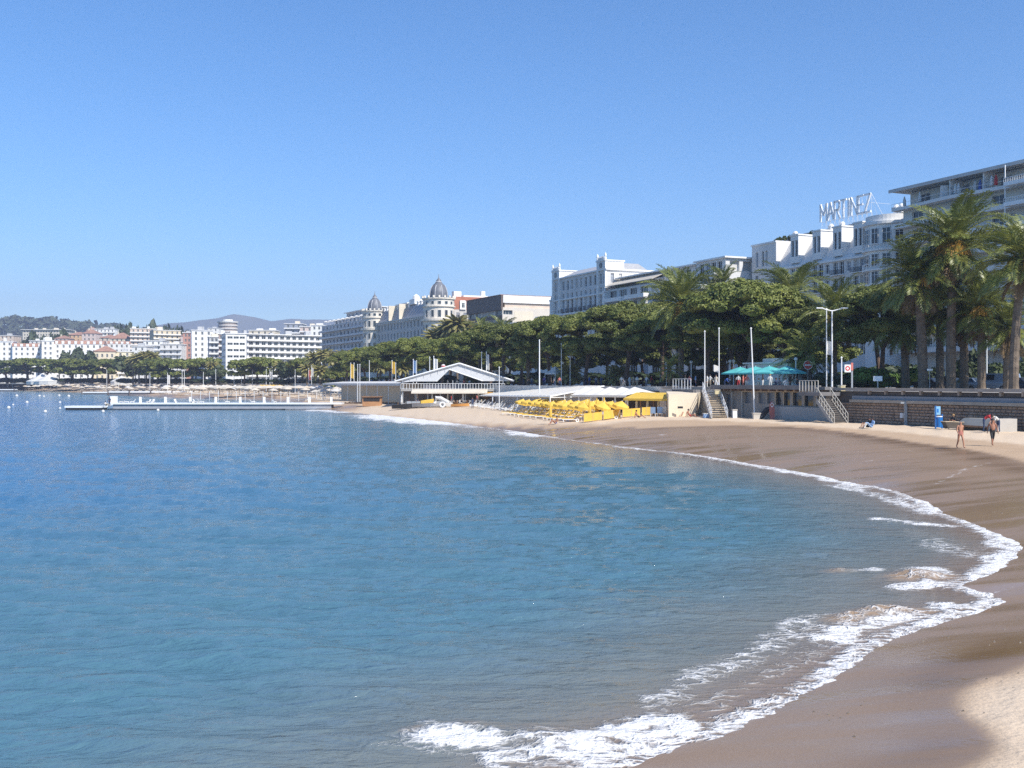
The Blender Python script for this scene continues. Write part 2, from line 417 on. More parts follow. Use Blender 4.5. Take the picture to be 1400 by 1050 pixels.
# ---- sea material
def sea_mat():
    t=NT('sea_water'); tc=t.add('ShaderNodeTexCoord').outputs['Object']
    off=t.attr('off'); foam=t.attr('foam'); mud=t.attr('mud')
    big=t.noise(t.mapping(tc,(0.02,0.06,1),R(12)),1.0,3)
    o2=t.math('ADD',off,t.math('MULTIPLY',t.math('SUBTRACT',big,0.5),14.0))
    c=t.mix(t.maprange(o2,7,75),(0.072,0.160,0.205),(0.008,0.112,0.300))
    c=t.mix(t.maprange(off,0.8,9,1,0),c,(0.16,0.165,0.15))
    c=t.mix(t.maprange(off,-0.3,2.6,1,0),c,(0.22,0.155,0.11))
    patch=t.noise(t.mapping(tc,(0.10,0.33,1),R(8)),1.0,4,0.6)
    c=t.mix(t.math('MULTIPLY',t.maprange(patch,.5,.75),0.2),c,(0.020,0.062,0.085))
    muddy=t.mix(t.noise(tc,5.0,5,.65),(0.20,0.12,0.06),(0.43,0.30,0.185))
    c=t.mix(t.maprange(t.math('SUBTRACT',mud,t.math('MULTIPLY',t.noise(tc,2.6,7,.7),1.35)),-0.45,0.70),c,muddy)
    # lace of foam
    warp=t.add('ShaderNodeTexNoise'); warp.inputs['Scale'].default_value=1.1; warp.inputs['Detail'].default_value=3; t.ln(tc,warp.inputs['Vector'])
    wv=t.add('ShaderNodeVectorMath',operation='MULTIPLY_ADD'); t.ln(warp.outputs['Color'],wv.inputs[0]); wv.inputs[1].default_value=(0.9,0.9,0.9); t.ln(tc,wv.inputs[2])
    vo=t.add('ShaderNodeTexVoronoi',feature='DISTANCE_TO_EDGE'); vo.inputs['Scale'].default_value=3.0
    t.ln(t.mapping(wv.outputs[0],(0.55,1.25,1),R(-22)),vo.inputs['Vector'])
    cell=t.math('MULTIPLY',vo.outputs['Distance'],1.5,True)
    vo2=t.add('ShaderNodeTexVoronoi',feature='DISTANCE_TO_EDGE'); vo2.inputs['Scale'].default_value=8.5; t.ln(wv.outputs[0],vo2.inputs['Vector'])
    cell2=t.math('MULTIPLY',vo2.outputs['Distance'],1.2,True)
    nn=t.noise(t.mapping(wv.outputs[0],(0.8,1.7,1),R(-22)),2.0,8,.72)
    th=t.math('ADD',t.math('ADD',t.math('MULTIPLY',cell,0.75),t.math('MULTIPLY',cell2,0.5)),t.math('MULTIPLY',nn,0.95))
    f=t.maprange(t.math('SUBTRACT',t.math('MULTIPLY',foam,1.22),th),-0.10,0.50)
    fc=t.mix(t.noise(tc,7.0,4,.7),(0.62,0.60,0.57),(0.86,0.86,0.85))
    c=t.mix(t.math('MULTIPLY',f,0.93),c,fc)
    b=t.add('ShaderNodeBsdfPrincipled'); t.ln(c,b.inputs['Base Color'])
    b.inputs['IOR'].default_value=1.33
    t.ln(t.math('ADD',0.11,t.math('MULTIPLY',t.math('MAXIMUM',f,t.math('MULTIPLY',mud,.5)),0.75),True),b.inputs['Roughness'])
    w1=t.noise(t.mapping(tc,(0.42,1.0,1),R(-10)),2.1,5,.6,0.6)
    w2=t.noise(t.mapping(tc,(0.55,1.0,1),R(25)),6.5,4,.6,0.3)
    w3=t.noise(t.mapping(tc,(0.10,0.26,1),R(10)),1.0,4,.55,0.4)
    calm=t.maprange(off,-0.5,4,0.25,1)
    h=t.math('ADD',t.math('MULTIPLY',w1,0.62),t.math('ADD',t.math('MULTIPLY',w2,0.24),t.math('MULTIPLY',w3,0.8)))
    h=t.math('MULTIPLY',h,calm)
    h=t.math('ADD',h,t.math('MULTIPLY',t.math('MULTIPLY',f,t.math('ADD',nn,t.noise(tc,11.0,4))),0.22))
    bp=t.add('ShaderNodeBump'); bp.inputs['Strength'].default_value=0.85; bp.inputs['Distance'].default_value=0.34
    t.ln(h,bp.inputs['Height']); t.ln(bp.outputs[0],b.inputs['Normal'])
    o=t.add('ShaderNodeOutputMaterial'); t.ln(b.outputs[0],o.inputs['Surface']); return t.m

# foam bands: (points in ground metres, half width, strength)
def W(*p): return sm([gp(a,b) for a,b in p],4)
FOAM=[(W((540,1012),(640,1008),(720,1006),(800,1010),(880,1004),(985,996)),0.75,1.000),
 (W((640,1035),(740,1030),(820,1032),(900,1020)),0.55,0.901),
 (W((860,975),(930,940),(1010,905),(1070,870),(1130,845)),0.55,0.682),
 (W((930,985),(1010,945),(1080,910),(1150,872)),0.5,0.588),
 (W((1060,858),(1110,845),(1170,838)),0.35,0.711),
 (W((1120,885),(1160,865),(1200,852),(1280,838),(1340,826)),0.55,0.948),
 (W((1130,783),(1180,780),(1215,778)),0.35,0.806),
 (W((1215,798),(1250,803),(1290,796)),0.6,0.948),(W((1225,785),(1265,778),(1300,790)),0.5,0.806),
 (W((1180,708),(1215,711),(1260,716),(1325,722)),0.55,0.901),
 (W((1260,735),(1300,748),(1330,765)),1.3,0.682),(W((1345,732),(1375,745),(1378,757),(1350,775)),0.7,0.901),
 (W((1125,661),(1180,672),(1235,690),(1290,708)),0.85,0.806),
 (W((890,617),(940,622),(1000,632),(1050,641),(1110,651),(1170,664),(1210,672)),0.75,0.948),
 (W((830,610),(860,613),(880,616)),0.7,0.759),
 (W((690,590),(712,593),(740,598)),2.04,1.02),(W((600,579),(640,583),(655,586)),2.21,0.80),
 (W((490,567.5),(540,572),(590,577),(632,581)),5.78,1.10),(W((545,570),(600,575),(640,579)),2.38,0.97),
 (W((425,560),(450,562.3),(475,564.5)),3.74,0.97),(W((520,570.5),(570,576.5),(615,581.5)),2.04,0.74)]
LUMP=[(W((1150,850),(1185,842),(1215,838),(1260,838)),0.42,0.26,1.0),(W((1235,790),(1262,788),(1285,790)),0.6,0.28,0.95),
 (W((560,1000),(620,995),(700,998),(760,1000)),0.30,0.10,0.50),(W((1135,783),(1160,781)),0.35,0.13,0.7),
 (W((1195,672),(1240,684),(1270,694)),0.45,0.16,0.5),(W((1290,842),(1330,832)),0.4,0.08,0.4),
 (W((900,617),(960,626),(1010,634)),0.4,0.16,0.0),(W((1200,711),(1240,715)),0.35,0.12,0.35),(W((700,1010),(800,1015),(900,1006)),0.5,0.10,0.12)]
SWASH=[(W((1040,650),(1120,641),(1180,633),(1235,627)),0.3,0.46),(W((1100,655),(1180,645),(1240,637),(1310,630)),0.35,0.50),
 (W((1240,680),(1290,668),(1340,657),(1420,650)),0.3,0.55),(W((830,608),(900,606),(960,602),(1010,601)),0.5,0.6),(W((960,612),(1050,606),(1130,601)),0.4,0.5),
 (W((1340,818),(1370,812),(1420,808)),0.10,0.7),(W((760,590),(840,588),(900,585)),0.5,0.35),
 (W((1130,668),(1200,660),(1260,655),(1300,652)),0.3,0.45),(W((1290,700),(1340,690),(1400,684)),0.25,0.42),(W((1200,640),(1260,634),(1330,640)),0.3,0.42),(W((1180,625),(1260,620),(1330,628)),0.3,0.38),(W((1330,900),(1240,912),(1150,940)),0.10,0.42),(W((700,585),(760,583),(820,580)),0.5,0.42)]
def waves(x,y,off):
    z=np.zeros(x.shape); r=np.random.default_rng(5)
    damp=smst(-0.2,9,off)
    for i in range(24):
        lam=0.55*1.14**i; a=R(-100)+r.normal(0,0.45); k=2*math.pi/lam
        amp=0.0125*lam**(0.55 if lam<3 else 0.42)
        ph=k*(x*math.cos(a)+y*math.sin(a))+r.uniform(0,6.28)+1.6*vnoise(x/(lam*2.5),y/(lam*2.5),i)*2
        z+=amp*(np.sin(ph)+0.25*np.cos(2*ph))*0.62
    return z*damp
# sea
fan=np.radians(np.concatenate([np.linspace(-180,-42,24)[:-1],np.linspace(-42,42,620),np.linspace(42,180,24)[1:]]))
rows=np.concatenate([[2,5,8],CZ*1024/np.linspace(480,2.0,440),[3400,5000,9000]])
sx,sy=polar(fan,rows)
ss,_=sdist(sx,sy,SHORE)
off=-ss
near=(np.hypot(sx,sy)<400)
foam=np.zeros(sx.shape);mud=np.zeros(sx.shape);zz=waves(sx,sy,off)
zz*=(1-0.75*smst(45,220,np.hypot(sx,sy)))*(1-smst(250,900,np.hypot(sx,sy)))
jit=fbm(sx*0.9,sy*0.9,3)
for pl,w,st in FOAM:
    d,a=segdist(sx,sy,pl); ends=smst(0,0.12,a)*(1-smst(0.9,1,a))*0.5+0.5
    dd=d+(jit-0.5)*w*1.6
    foam=np.maximum(foam,st*ends*np.exp(-(dd/w)**2*0.8))
edge=np.exp(-(np.maximum(off,0)/(0.35+0.5*fbm(sx*.5,sy*.5,8)))**2)*(0.64+0.50*fbm(sx*.35,sy*.35,9))
foam=np.maximum(foam,edge*np.where(np.hypot(sx,sy)<75,1,0.9))
for pl,w,h,mu in LUMP:
    d,a=segdist(sx,sy,pl); ends=np.sin(np.clip(a,0.02,0.98)*math.pi)**0.5
    g=np.exp(-(d/w)**2)*ends
    zz+=h*0.75*g*(0.45+0.7*fbm(sx*2.5,sy*2.5,21)+0.45*(fbm(sx*8,sy*8,22)-.5)); mud=np.maximum(mud,mu*np.exp(-(d/(w*1.2))**2)*1.1)
    if mu<0.2: foam=np.maximum(foam,g)
foam=np.where(mud>0.3,np.maximum(foam*(1-0.3*mud),0.64*mud),foam)
zz+=0.05*foam*fbm(sx*4,sy*4,33)
zz+=np.where(off<1.2,0.05*np.exp(-(off/0.5)**2)*(fbm(sx*1.2,sy*1.2,40)-0.2),0)
sea=grid_mesh('sea',sx,sy,zz,ss<2.0,{'off':off,'foam':foam,'mud':mud},sea_mat())
tag(sea,'blue rippled bay water breaking in foam on the beach','sea',kind='structure')
# sand
fan2=np.radians(np.concatenate([np.linspace(-60,-34,14)[:-1],np.linspace(-34,34,420),np.linspace(34,179,30)[1:]]))
rows2=np.concatenate([[1.5,4,7,9.5],4.6*1024/np.linspace(430,6.0,330)])
bx,by=polar(fan2,rows2)
bs,_=sdist(bx,by,SHORE); ww,_=sdist(bx,by,WET); wd,_=sdist(bx,by,DRY); wl,_=sdist(bx,by,WALLS)
bz=sand_z(bx,by,bs)
jn=(fbm(bx*0.35,by*0.35,51)-0.5); far_=1+np.hypot(bx,by)/60
wet=1-smst(-0.16,0.22,(ww+jn*0.6)/far_**0.5); edg=np.exp(-((ww+0.75*far_**0.5+jn*1.0)/(0.75*far_**0.5))**2)*smst(0.25,0.5,fbm(bx*0.12,by*0.12,91)); dry=smst(-0.35,0.45,(wd+jn*1.2)/far_**0.5)
film=(1-smst(1.0,8,bs+jn*4))
foot=fbm(bx*1.3,by*1.3,61,4)-0.5
bz=bz+dry*0.10*foot*(0.8+1.2*smst(30,60,np.hypot(bx,by)))+0.02*jn*(1-dry)
swash=np.zeros(bx.shape); sj=fbm(bx*0.7,by*0.7,71)
for pl,w,st in SWASH:
    d,a=segdist(bx,by,pl); swash=np.maximum(swash,st*np.exp(-((d+(sj-.5)*w*1.5)/w)**2)*np.sin(np.clip(a,0.03,.97)*math.pi)**0.4)
sand=grid_mesh('beach_sand',bx,by,bz,(bs>-7)&(wl<2.5),{'wet':wet,'dry':dry,'film':film,'swash':swash,'edge':edg},sand_mat())
tag(sand,'curving sandy beach, wet and dark by the water, pale and dry higher up','beach',kind='structure')
def sand_at(x,y): return float(sand_z(np.array([x]),np.array([y]))[0])
def beach(px,D,dz=0.0):
    x=(px-700)/1400*D; return Vector((x,D,sand_at(x,D)+dz))
# promenade, road, inland ground
def strip(name,o0,o1,z,m_,label,cat):
    mb=MB(); dirs=Vector((0.72,0.69))
    for i in range(len(WALLS)-1):
        a=Vector(WALLS[i]);b=Vector(WALLS[i+1]); p=[a+dirs*o0,b+dirs*o0,b+dirs*o1,a+dirs*o1]
        mb.quad(*[(q.x,q.y,z) for q in reversed(p)])
    o=mb.build(name,m_); tag(o,label,cat,kind='structure'); return o
strip('promenade',0.3,17,PZ,paving,'wide paved seaside promenade above the beach wall','promenade')
strip('road',17,24,PZ-0.12,asphalt,'asphalt carriageway nearest the promenade trees','road')
strip('median',24,33,PZ,M('median_grass',(0.05,0.075,0.025),.9,.3,.5),'planted median of the boulevard','median')
strip('road',33,42,PZ-0.12,asphalt,'far asphalt carriageway in front of the hotels','road')
strip('pavement',42,56,PZ,paving,'pavement in front of the hotels','pavement')
strip('ground',56,3500,PZ-0.05,M('town_ground',(0.16,0.15,0.12),0.95,0.3,0.02),'town ground behind the seafront','ground')
mb=MB(); dirs=Vector((0.72,0.69))
for o_,w_ in ((16.8,0.2),(24.0,0.2),(32.8,.2),(41.8,0.2)):
    for i in range(len(WALLS)-1):
        a=Vector(WALLS[i])+dirs*o_;b=Vector(WALLS[i+1])+dirs*o_;c=b+dirs*w_;d=a+dirs*w_
        mb.quad((a.x,a.y,PZ-.12),(b.x,b.y,PZ-.12),(b.x,b.y,PZ+.01),(a.x,a.y,PZ+.01)); mb.quad((a.x,a.y,PZ+.012),(b.x,b.y,PZ+.012),(c.x,c.y,PZ+.012),(d.x,d.y,PZ+.012))
tag(mb.build('kerb',pale_conc),'pale stone kerb along the boulevard','kerb',kind='structure')
# seabed sheet reaching the horizon
mb=MB(); mb.quad((-9000,-9000,-2.4),(9000,-9000,-2.4),(9000,9000,-2.4),(-9000,9000,-2.4))
tag(mb.build('seabed',M('seabed_sand',(0.2,0.16,0.11),0.95)),'sandy seabed under the bay','seabed',kind='structure')
# hills
def hill_z(x,y):
    w=smst(-150,-420,x); c=36*w+9*smst(150,-150,x)
    return PZ-0.6+c*smst(690,1120,y+0.15*(x+300))*(1-0.6*smst(1300,2000,y))
hx,hy=np.meshgrid(np.linspace(-1500,500,120),np.linspace(640,2100,90))
hz=hill_z(hx,hy)+3*(fbm(hx/60,hy/60,5)-0.5)*smst(900,1100,hy)
o=grid_mesh('hillside',hx,hy,hz,np.ones(hx.shape,bool),{},M('hill_ground',(0.045,0.055,0.03),0.95,scale=0.02,col2=(0.10,0.09,0.06)))
tag(o,'low town hillside rising behind the far waterfront','hill',kind='structure')
def ridge(name,pts,D,depth,seed,label,m_):
    """distant mountain range: crest heights given at image columns"""
    xs=np.linspace((pts[0][0]-700)/1400*D,(pts[-1][0]-700)/1400*D,110); ys=np.linspace(-1,1,26)
    X,Yn=np.meshgrid(xs,ys); crest=np.interp(X/D*1400+700,[p[0] for p in pts],[zy(p[1],D) for p in pts])
    Y=D+Yn*depth; Z=crest*(1-np.abs(Yn)**1.3)*(0.93+0.14*fbm(X/260,Y/260,seed))-6
    o=grid_mesh(name,X,Y,Z,np.ones(X.shape,bool),{},m_); tag(o,label,'mountains',kind='structure')
mtn=M('haze_lightened_scrub',(0.08,0.095,0.085),0.95,scale=0.004,col2=(0.14,0.145,0.125))  # scrub colour lightened in place of denser haze
ridge('mountains',[(60,470),(150,452),(200,443),(250,436),(285,432),(320,428),(350,432),(372,437),(400,432),(430,431),(480,434),(560,450),(640,480),(720,525)],4300,520,3,'distant blue hazy mountains behind the town',mtn)
ridge('wooded_ridge',[(-260,456),(-100,445),(0,440),(30,444),(80,447),(130,452),(180,458),(230,464),(330,476),(420,495)],1900,330,9,'dark wooded ridge above the far left town',M('ridge_wood',(0.018,0.030,0.016),0.95,scale=0.05,col2=(0.045,0.058,0.030),bump=1.0,bscale=0.08))
# ------------------------------------------------------------------ buildings (local frame: x along the front left to right, y inland, z up)
WINC={}
def win_mesh(w,h,style='casement',fr=None,gl=None):
    """returns (frame mesh, pane mesh or None); origin bottom left, y inwards"""
    key=(round(w,2),round(h,2),style,fr.name if fr else '',gl.name if gl else '')
    if key in WINC: return WINC[key]
    fr=fr or framew; gl=gl or glass; b=0.07
    mb=MB(); y0,y1=-0.06,0.0
    mb.box(0,b,y0,y1,0,h); mb.box(w-b,w,y0,y1,0,h); mb.box(b,w-b,y0,y1,0,b); mb.box(b,w-b,y0,y1,h-b,h)
    if style=='casement': mb.box(w/2-.04,w/2+.04,y0,y1,b,h-b); mb.box(b,w/2-.04,y0+.01,y1,h*.68,h*.68+.06); mb.box(w/2+.04,w-b,y0+.01,y1,h*.68,h*.68+.06)
    elif style=='wide':
        k=max(2,int(round(w/1.1)))
        for i in range(1,k): mb.box(w*i/k-.03,w*i/k+.03,y0,y1,b,h-b)
    p=MB(); p.box(0.01,w-.01,0.004,0.05,0.01,h-.01)
    if style=='flat': mm=(MB()); 
    WINC[key]=(mb.mesh('window_frame',fr),p.mesh('pane',gl)); return WINC[key]
def joined_win(mb,O,u,inn,w,h,depth):
    """pane + simple frame straight into a mesh builder (material 0 frame, 1 glass)"""
    O=Vector(O);u=Vector(u);inn=Vector(inn);Z=Vector((0,0,1)); d=depth-0.02
    P=lambda a,b,e=0:O+u*a+Z*b+inn*(d-e)
    mb.m(1).quad(P(0,0),P(w,0),P(w,h),P(0,h))
    mb.m(0)
    for a,b,c,e in ((0,.09,0,h),(w-.09,w,0,h),(w/2-.05,w/2+.05,0,h)): mb.quad(P(a,c,.05),P(b,c,.05),P(b,e,.05),P(a,e,.05))
PANE_R=random.Random(99)
curtain=M('pale_curtain',(0.42,0.40,0.37),0.6,0.1,1.0); darkroom=M('dark_pane',(0.012,0.014,0.018),0.1,0.2,0.3)
def vary(p):
    k=PANE_R.random(); m_=curtain if k<.14 else shutter if k<.34 else darkroom if k<.6 else None
    if m_: p.material_slots[0].link='OBJECT'; p.material_slots[0].material=m_
    return p
class Bld:
    def __init__(s,name,label,cat,FL,ang,z0=PZ,wallm=white,group=None):
        s.root=thing(name,label,cat,(FL[0],FL[1],z0),ang,group); s.wallm=wallm; s.wall=MB(); s.jw=MB(); s.ops=[]
    FACES={'f':((1,0,0),(0,1,0)),'r':((0,1,0),(-1,0,0)),'b':((-1,0,0),(0,-1,0)),'l':((0,-1,0),(1,0,0))}
    def face(s,which,x0,x1,y0,y1,z0,z1,ops=(),depth=0.25,style='casement',single=True,fr=None,gl=None):
        """ops relative to the face's lower left corner seen from outside"""
        u,inn=s.FACES[which]
        O={'f':(x0,y0,z0),'r':(x1,y0,z0),'b':(x1,y1,z0),'l':(x0,y1,z0)}[which]
        Wd=(x1-x0) if which in 'fb' else (y1-y0)
        s.wall.facade(O,u,inn,Wd,z1-z0,list(ops),depth)
        U=Vector(u);I=Vector(inn); rot={'f':0,'r':math.pi/2,'b':math.pi,'l':-math.pi/2}[which]
        for a,b,c,d in ops:
            p=Vector(O)+U*a+Vector((0,0,c))
            if single:
                fm,pm=win_mesh(b-a,d-c,style,fr,gl)
                w=link('window',fm,s.root,p+I*depth,rot); vary(link('pane',pm,w))
            else: joined_win(s.jw,p,u,inn,b-a,d-c,depth)
        if ops:  # dark room behind the openings is closed by a back sheet
            pass
    def block(s,x0,x1,y0,y1,z0,z1,front=(),right=(),left=(),single=True,style='casement',depth=0.25,top=True,fr=None,gl=None):
        s.face('f',x0,x1,y0,y1,z0,z1,front,depth,style,single,fr,gl); s.face('r',x0,x1,y0,y1,z0,z1,right,depth,style,single,fr,gl)
        s.face('l',x0,x1,y0,y1,z0,z1,left,depth,style,single,fr,gl); s.face('b',x0,x1,y0,y1,z0,z1)
        if top: s.wall.quad((x0,y0,z1),(x1,y0,z1),(x1,y1,z1),(x0,y1,z1))
    def part(s,name,mb,m_,kind=None,smooth=False): return mb.build(name,m_,s.root,smooth,kind)
    def done(s):
        s.part('wall',s.wall,s.wallm)
        if s.jw.f: s.part('window',s.jw,[framew,glass],kind='stuff')
        return s.root
def rowops(L,n,w,z0,z1,m0=1.0,m1=None):
    """n evenly spaced openings along a face of length L"""
    m1=m0 if m1 is None else m1; p=(L-m0-m1)/n
    return [(m0+p*i+(p-w)/2,m0+p*i+(p+w)/2,z0,z1) for i in range(n)]
def gridops(L,n,w,fl,h0,hw,z=0.0,m0=1.0,skip=()):
    out=[]
    for k,zf in enumerate(fl):
        if k in skip: continue
        out+=rowops(L,n,w,zf+h0-z,zf+h0+hw-z,m0)
    return out
def rail(mb,x0,x1,y,z,h=0.95,step=0.35,t=0.05):
    mb.box(x0,x1,y-.03,y+.03,z+h-.06,z+h); mb.box(x0,x1,y-.02,y+.02,z+.1,z+.14)
    k=max(1,int((x1-x0)/step))
    for i in range(k+1):
        x=x0+(x1-x0)*i/k; mb.box(x-t/2,x+t/2,y-.018,y+.018,z,z+h-.06)

# ---- 1. modern apartment building on the right with curved balconies
ta,tb=wt(1235,63),-8.0
L=ta-tb
B=Bld('apartment_building','large shaded apartment block with long curved balconies behind the tall palms at right','apartment building',wp(ta,63),ANG,PZ,M('shaded_block_render',(0.66,0.62,0.55),0.8,0.06,0.3))
H=zy(262,wp(ta,63).y)-PZ; fl=[H-3.15-3.05*i for i in range(10)]   # floor levels from the top storey down
fl=[f for f in fl if f>3.5]
for k,f in enumerate(fl):
    inset=1.6 if k==0 else 0.0
    ops=[]; n=10
    for i in range(n):
        x=1.5+(L-3)/n*i
        ops+=[(x+0.5,x+2.9,0.05,2.35)]+([(x+3.7,x+4.8,0.9,2.2)] if (i+k)%3 else [])
    ops=[o_ for o_ in ops if o_[1]<L-1]
    B.block(0,L,inset+0.002*k,14,f,f+3.05-.002,front=ops,right=[(2,4,.9,2.3),(6,8,.9,2.3)],left=[(3,4.6,.2,2.3),(8,9.6,.2,2.3)],style='wide',depth=0.3,top=(k==0))
B.block(0.5,L-.5,1.0,14,0,fl[-1]-.002,front=rowops(L-1,9,4.2,0.3,3.0),style='wide')
mb=MB(); mb.box(-1.6,L+2,-1.5,15,H-.02,H+.34); mb.box(-1.75,L+2.1,-1.65,-1.502,H-.14,H+.40)
B.part('roof',mb,M('roof_edge',(0.52,0.51,0.49),0.7,0.06))
def wavy(x): return -1.5-0.9*max(0,math.sin((x-4)/17*math.pi))**0.8 if x>4 else -1.5
for k,f in enumerate(fl):
    bm_=MB(); seg=44; xs=[-1.2+(L+1.2)*i/seg for i in range(seg+1)]
    for i in range(seg):
        a,b=xs[i],xs[i+1]; ya,yb=wavy(a),wavy(b)
        bm_.m(0).quad((a,0,f-.22),(b,0,f-.22),(b,yb,f-.22),(a,ya,f-.22)); bm_.quad((a,ya,f),(b,yb,f),(b,0,f),(a,0,f))
        bm_.quad((a,ya,f-.22),(b,yb,f-.22),(b,yb,f+(.55 if k else .30)),(a,ya,f+(.55 if k else .30)))
        bm_.quad((b,yb+.12,f),(a,ya+.12,f),(a,ya+.12,f+(.55 if k else .30)),(b,yb+.12,f+(.55 if k else .30)))
        bm_.quad((a,ya,f+(.55 if k else .30)),(b,yb,f+(.55 if k else .30)),(b,yb+.12,f+(.55 if k else .30)),(a,ya+.12,f+(.55 if k else .30)))
    bm_.quad((-1.2,-1.5,f-.22),(-1.2,-1.5,f+.5),(-1.2,0,f+.5),(-1.2,0,f-.22))
    o=B.part('balcony',bm_,M('balcony_paint',(0.68,0.67,0.64),0.6,0.05,0.3))
    rm=MB()
    for i in range(seg):
        a,b=xs[i],xs[i+1]; rm.bar((a,wavy(a)+.06,f+.98),(b,wavy(b)+.06,f+.98),.05); rm.bar((a,wavy(a)+.06,f+.3),(a,wavy(a)+.06,f+.98),.035)
    rm.build('railing',metalw,o)
# sunlit white balcony ends near the right edge of the photograph
xe=ta-wt(1394,63)
for k in (0,1,2):
    mb=MB(); z=fl[k]; mb.box(xe,xe+7,-3.4,-1.6,z-.25,z-.02); mb.box(xe,xe+7,-3.4,-3.25,z-.02,z+.30)
    rail(mb,xe,xe+7,-3.33,z+.2,0.8,0.3); mb.box(xe-.001,xe+.06,-3.39,-1.6,z-.02,z+.25); mb.box(xe+.1,xe+.22,-3.3,-3.18,z+.9,z+2.9)
    B.part('end_balcony',mb,metalw)
# division walls of the top terrace
mb=MB()
for x in (ta-wt(1306,63),ta-wt(1352,63)): mb.box(x,x+.15,-1.3,1.6,fl[0],H-.03)
B.part('terrace_divider',mb,white2)
APT=B; B.done()
def on_apt(px,y_in,z): # point on the apartment terrace
    x=ta-wt(px,63); q=wp(ta,63)-Vector((*WD,0))*x+Vector((*WN,0))*y_in; return Vector((q.x,q.y,PZ+z))
# ---- 2. the grand hotel with mansard dormers, rotunda and roof sign
t0,t1=wt(1028,67),wt(1192,67); LM=t0-t1
B=Bld('grand_hotel','white art deco hotel with tall roof dormers and a rounded corner under the sign','hotel',wp(t0,67),ANG,PZ,M('hotel_white',(0.66,0.635,0.60),0.8,0.05,0.3))
ZC=zy(335,wp(t0,67).y)-PZ      # parapet height
zt=ZC-6.0                         # cornice under the mansard
fl=[zt-3.1*(i+1) for i in range(6)]
xs5=[t0-wt(p,67) for p in (1058,1082,1112,1140,1168)]
ops=[]
for k,f in enumerate(fl):
    for i,x in enumerate(xs5):
        ops+=[(x-.2,x+1.1,f+.2,f+2.6),(x+1.5,x+2.8,f+.2,f+2.6)]
        if x+4.6<LM-1: ops+=[(x+3.5,x+4.6,f+.6,f+2.4)]
ops+=[(1.2+.0,2.2,f+.6,f+2.3) for f in fl]
B.face('f',0,LM,0,16,0,zt,ops,0.3); B.face('r',0,LM,0,16,0,ZC-.5); B.face('l',0,LM,0,16,0,ZC-.5,[(3,4.2,f+.5,f+2.4) for f in fl]+[(9,10.2,f+.5,f+2.4) for f in fl]); B.face('b',0,LM,0,16,0,ZC-.5)
# left bay rises straight, the rest is a mansard slope
x1b=t0-wt(1061,67)
B.face('f',0,x1b,0,5,zt,ZC,[(1.4,2.2,1.0,4.2),(3.4,4.2,1.0,4.2),(4.6,5.4,1.0,4.2)] if x1b>6.2 else [(1.0,1.9,1.0,4.4),(2.6,3.5,1.0,4.4)],0.3)
B.wall.quad((x1b,0,zt),(x1b,4.0,zt),(x1b,4.0,ZC),(x1b,0,ZC)); B.wall.quad((0,0,ZC),(x1b,0,ZC),(x1b,4,ZC),(0,4,ZC)); B.wall.quad((0,4,zt),(0,0,zt),(0,0,ZC),(0,4,ZC))
B.wall.quad((x1b,-.0,zt),(LM,-.0,zt),(LM,3.6,ZC-.5),(x1b,3.6,ZC-.5)); B.wall.quad((0,3.6,ZC-.5),(LM,3.6,ZC-.5),(LM,16,ZC-.5),(0,16,ZC-.5))
mb=MB(); mb.box(x1b,LM-1,-.35,.0-.002,zt-.35,zt+.02); mb.box(-.15,x1b+.1,-.2,-.002,ZC-.4,ZC-.05)
for k in range(3):
    f=fl[k]
    for x in xs5: mb.box(x-.5,x+2.9,-.75,-.002,f-.02,f+.12) if k<3 else None
B.part('cornice',mb,white2)
ib=MB()
for k in range(3):
    for x in xs5: rail(ib,x-.45,x+2.85,-.7,fl[k]+.13,0.9,0.16,0.03)
B.part('balcony_railing',ib,iron)
# dormers: tall boxes standing out of the mansard slope
for x in xs5[1:]:
    d=MB(); w=2.4; zb,ztop=zt+.6,ZC+.15
    def yslope(z): return 3.6*(z-zt)/(ZC-.5-zt)
    d.facade((x-.2,-.05,zb),(1,0,0),(0,1,0),w,ztop-zb,[(.22,1.02,1.3,4.6),(1.38,2.18,1.3,4.6)],.28)
    for xx,flip in ((x-.2,1),(x-.2+w,0)):
        pts=[(xx,-.05,zb),(xx,yslope(zb)+.05,zb),(xx,4.2,ztop),(xx,-.05,ztop)]
        d.poly(pts[::-1] if not flip else pts)
    d.box(x-.35,x-.05+w,-.2,4.2,ztop,ztop+.28)
    o=B.part('dormer',d,white2)
    for a in (.22,1.38):
        fm,pm=win_mesh(.8,3.3,'plain'); ww_=link('window',fm,o,(x-.2+a,.23,zb+1.3)); link('pane',pm,ww_)
# rotunda
rc=(LM+2.2,2.6); rr=4.6
rt=MB()
prof=[(rr,0),(rr,fl[0]-.4),(rr+.5,fl[0]-.3),(rr+.5,fl[0]),(rr,fl[0]+.02),(rr,zt+.0),(rr+.55,zt+.15),(rr+.55,zt+.45),(rr,zt+.5),(rr,ZC-1.3),(rr+.45,ZC-1.1),(rr+.45,ZC-.6),(rr-.1,ZC-.5),(rr-.1,ZC+.6),(0.01,ZC+.65)]
rt.lathe(prof,40,(rc[0],rc[1],0))
o_=B.part('rotunda',rt,white2,smooth=False)
for f,h0,h1 in ((zt+1.3,0,2.9),(fl[0]+.5,0,2.2),(fl[1]+.5,0,2.2),(fl[2]+.5,0,2.2)):
    for a in range(-190,30,27):
        an=R(a); p=(rc[0]+math.cos(an)*(rr+.03),rc[1]+math.sin(an)*(rr+.03),f)
        fm,pm=win_mesh(1.45,h1-h0,'casement'); tng=Vector((-math.sin(an),math.cos(an),0))
        w=link('window',fm,o_,Vector(p)-tng*.72,an+math.pi/2); link('pane',pm,w)
rb=MB()
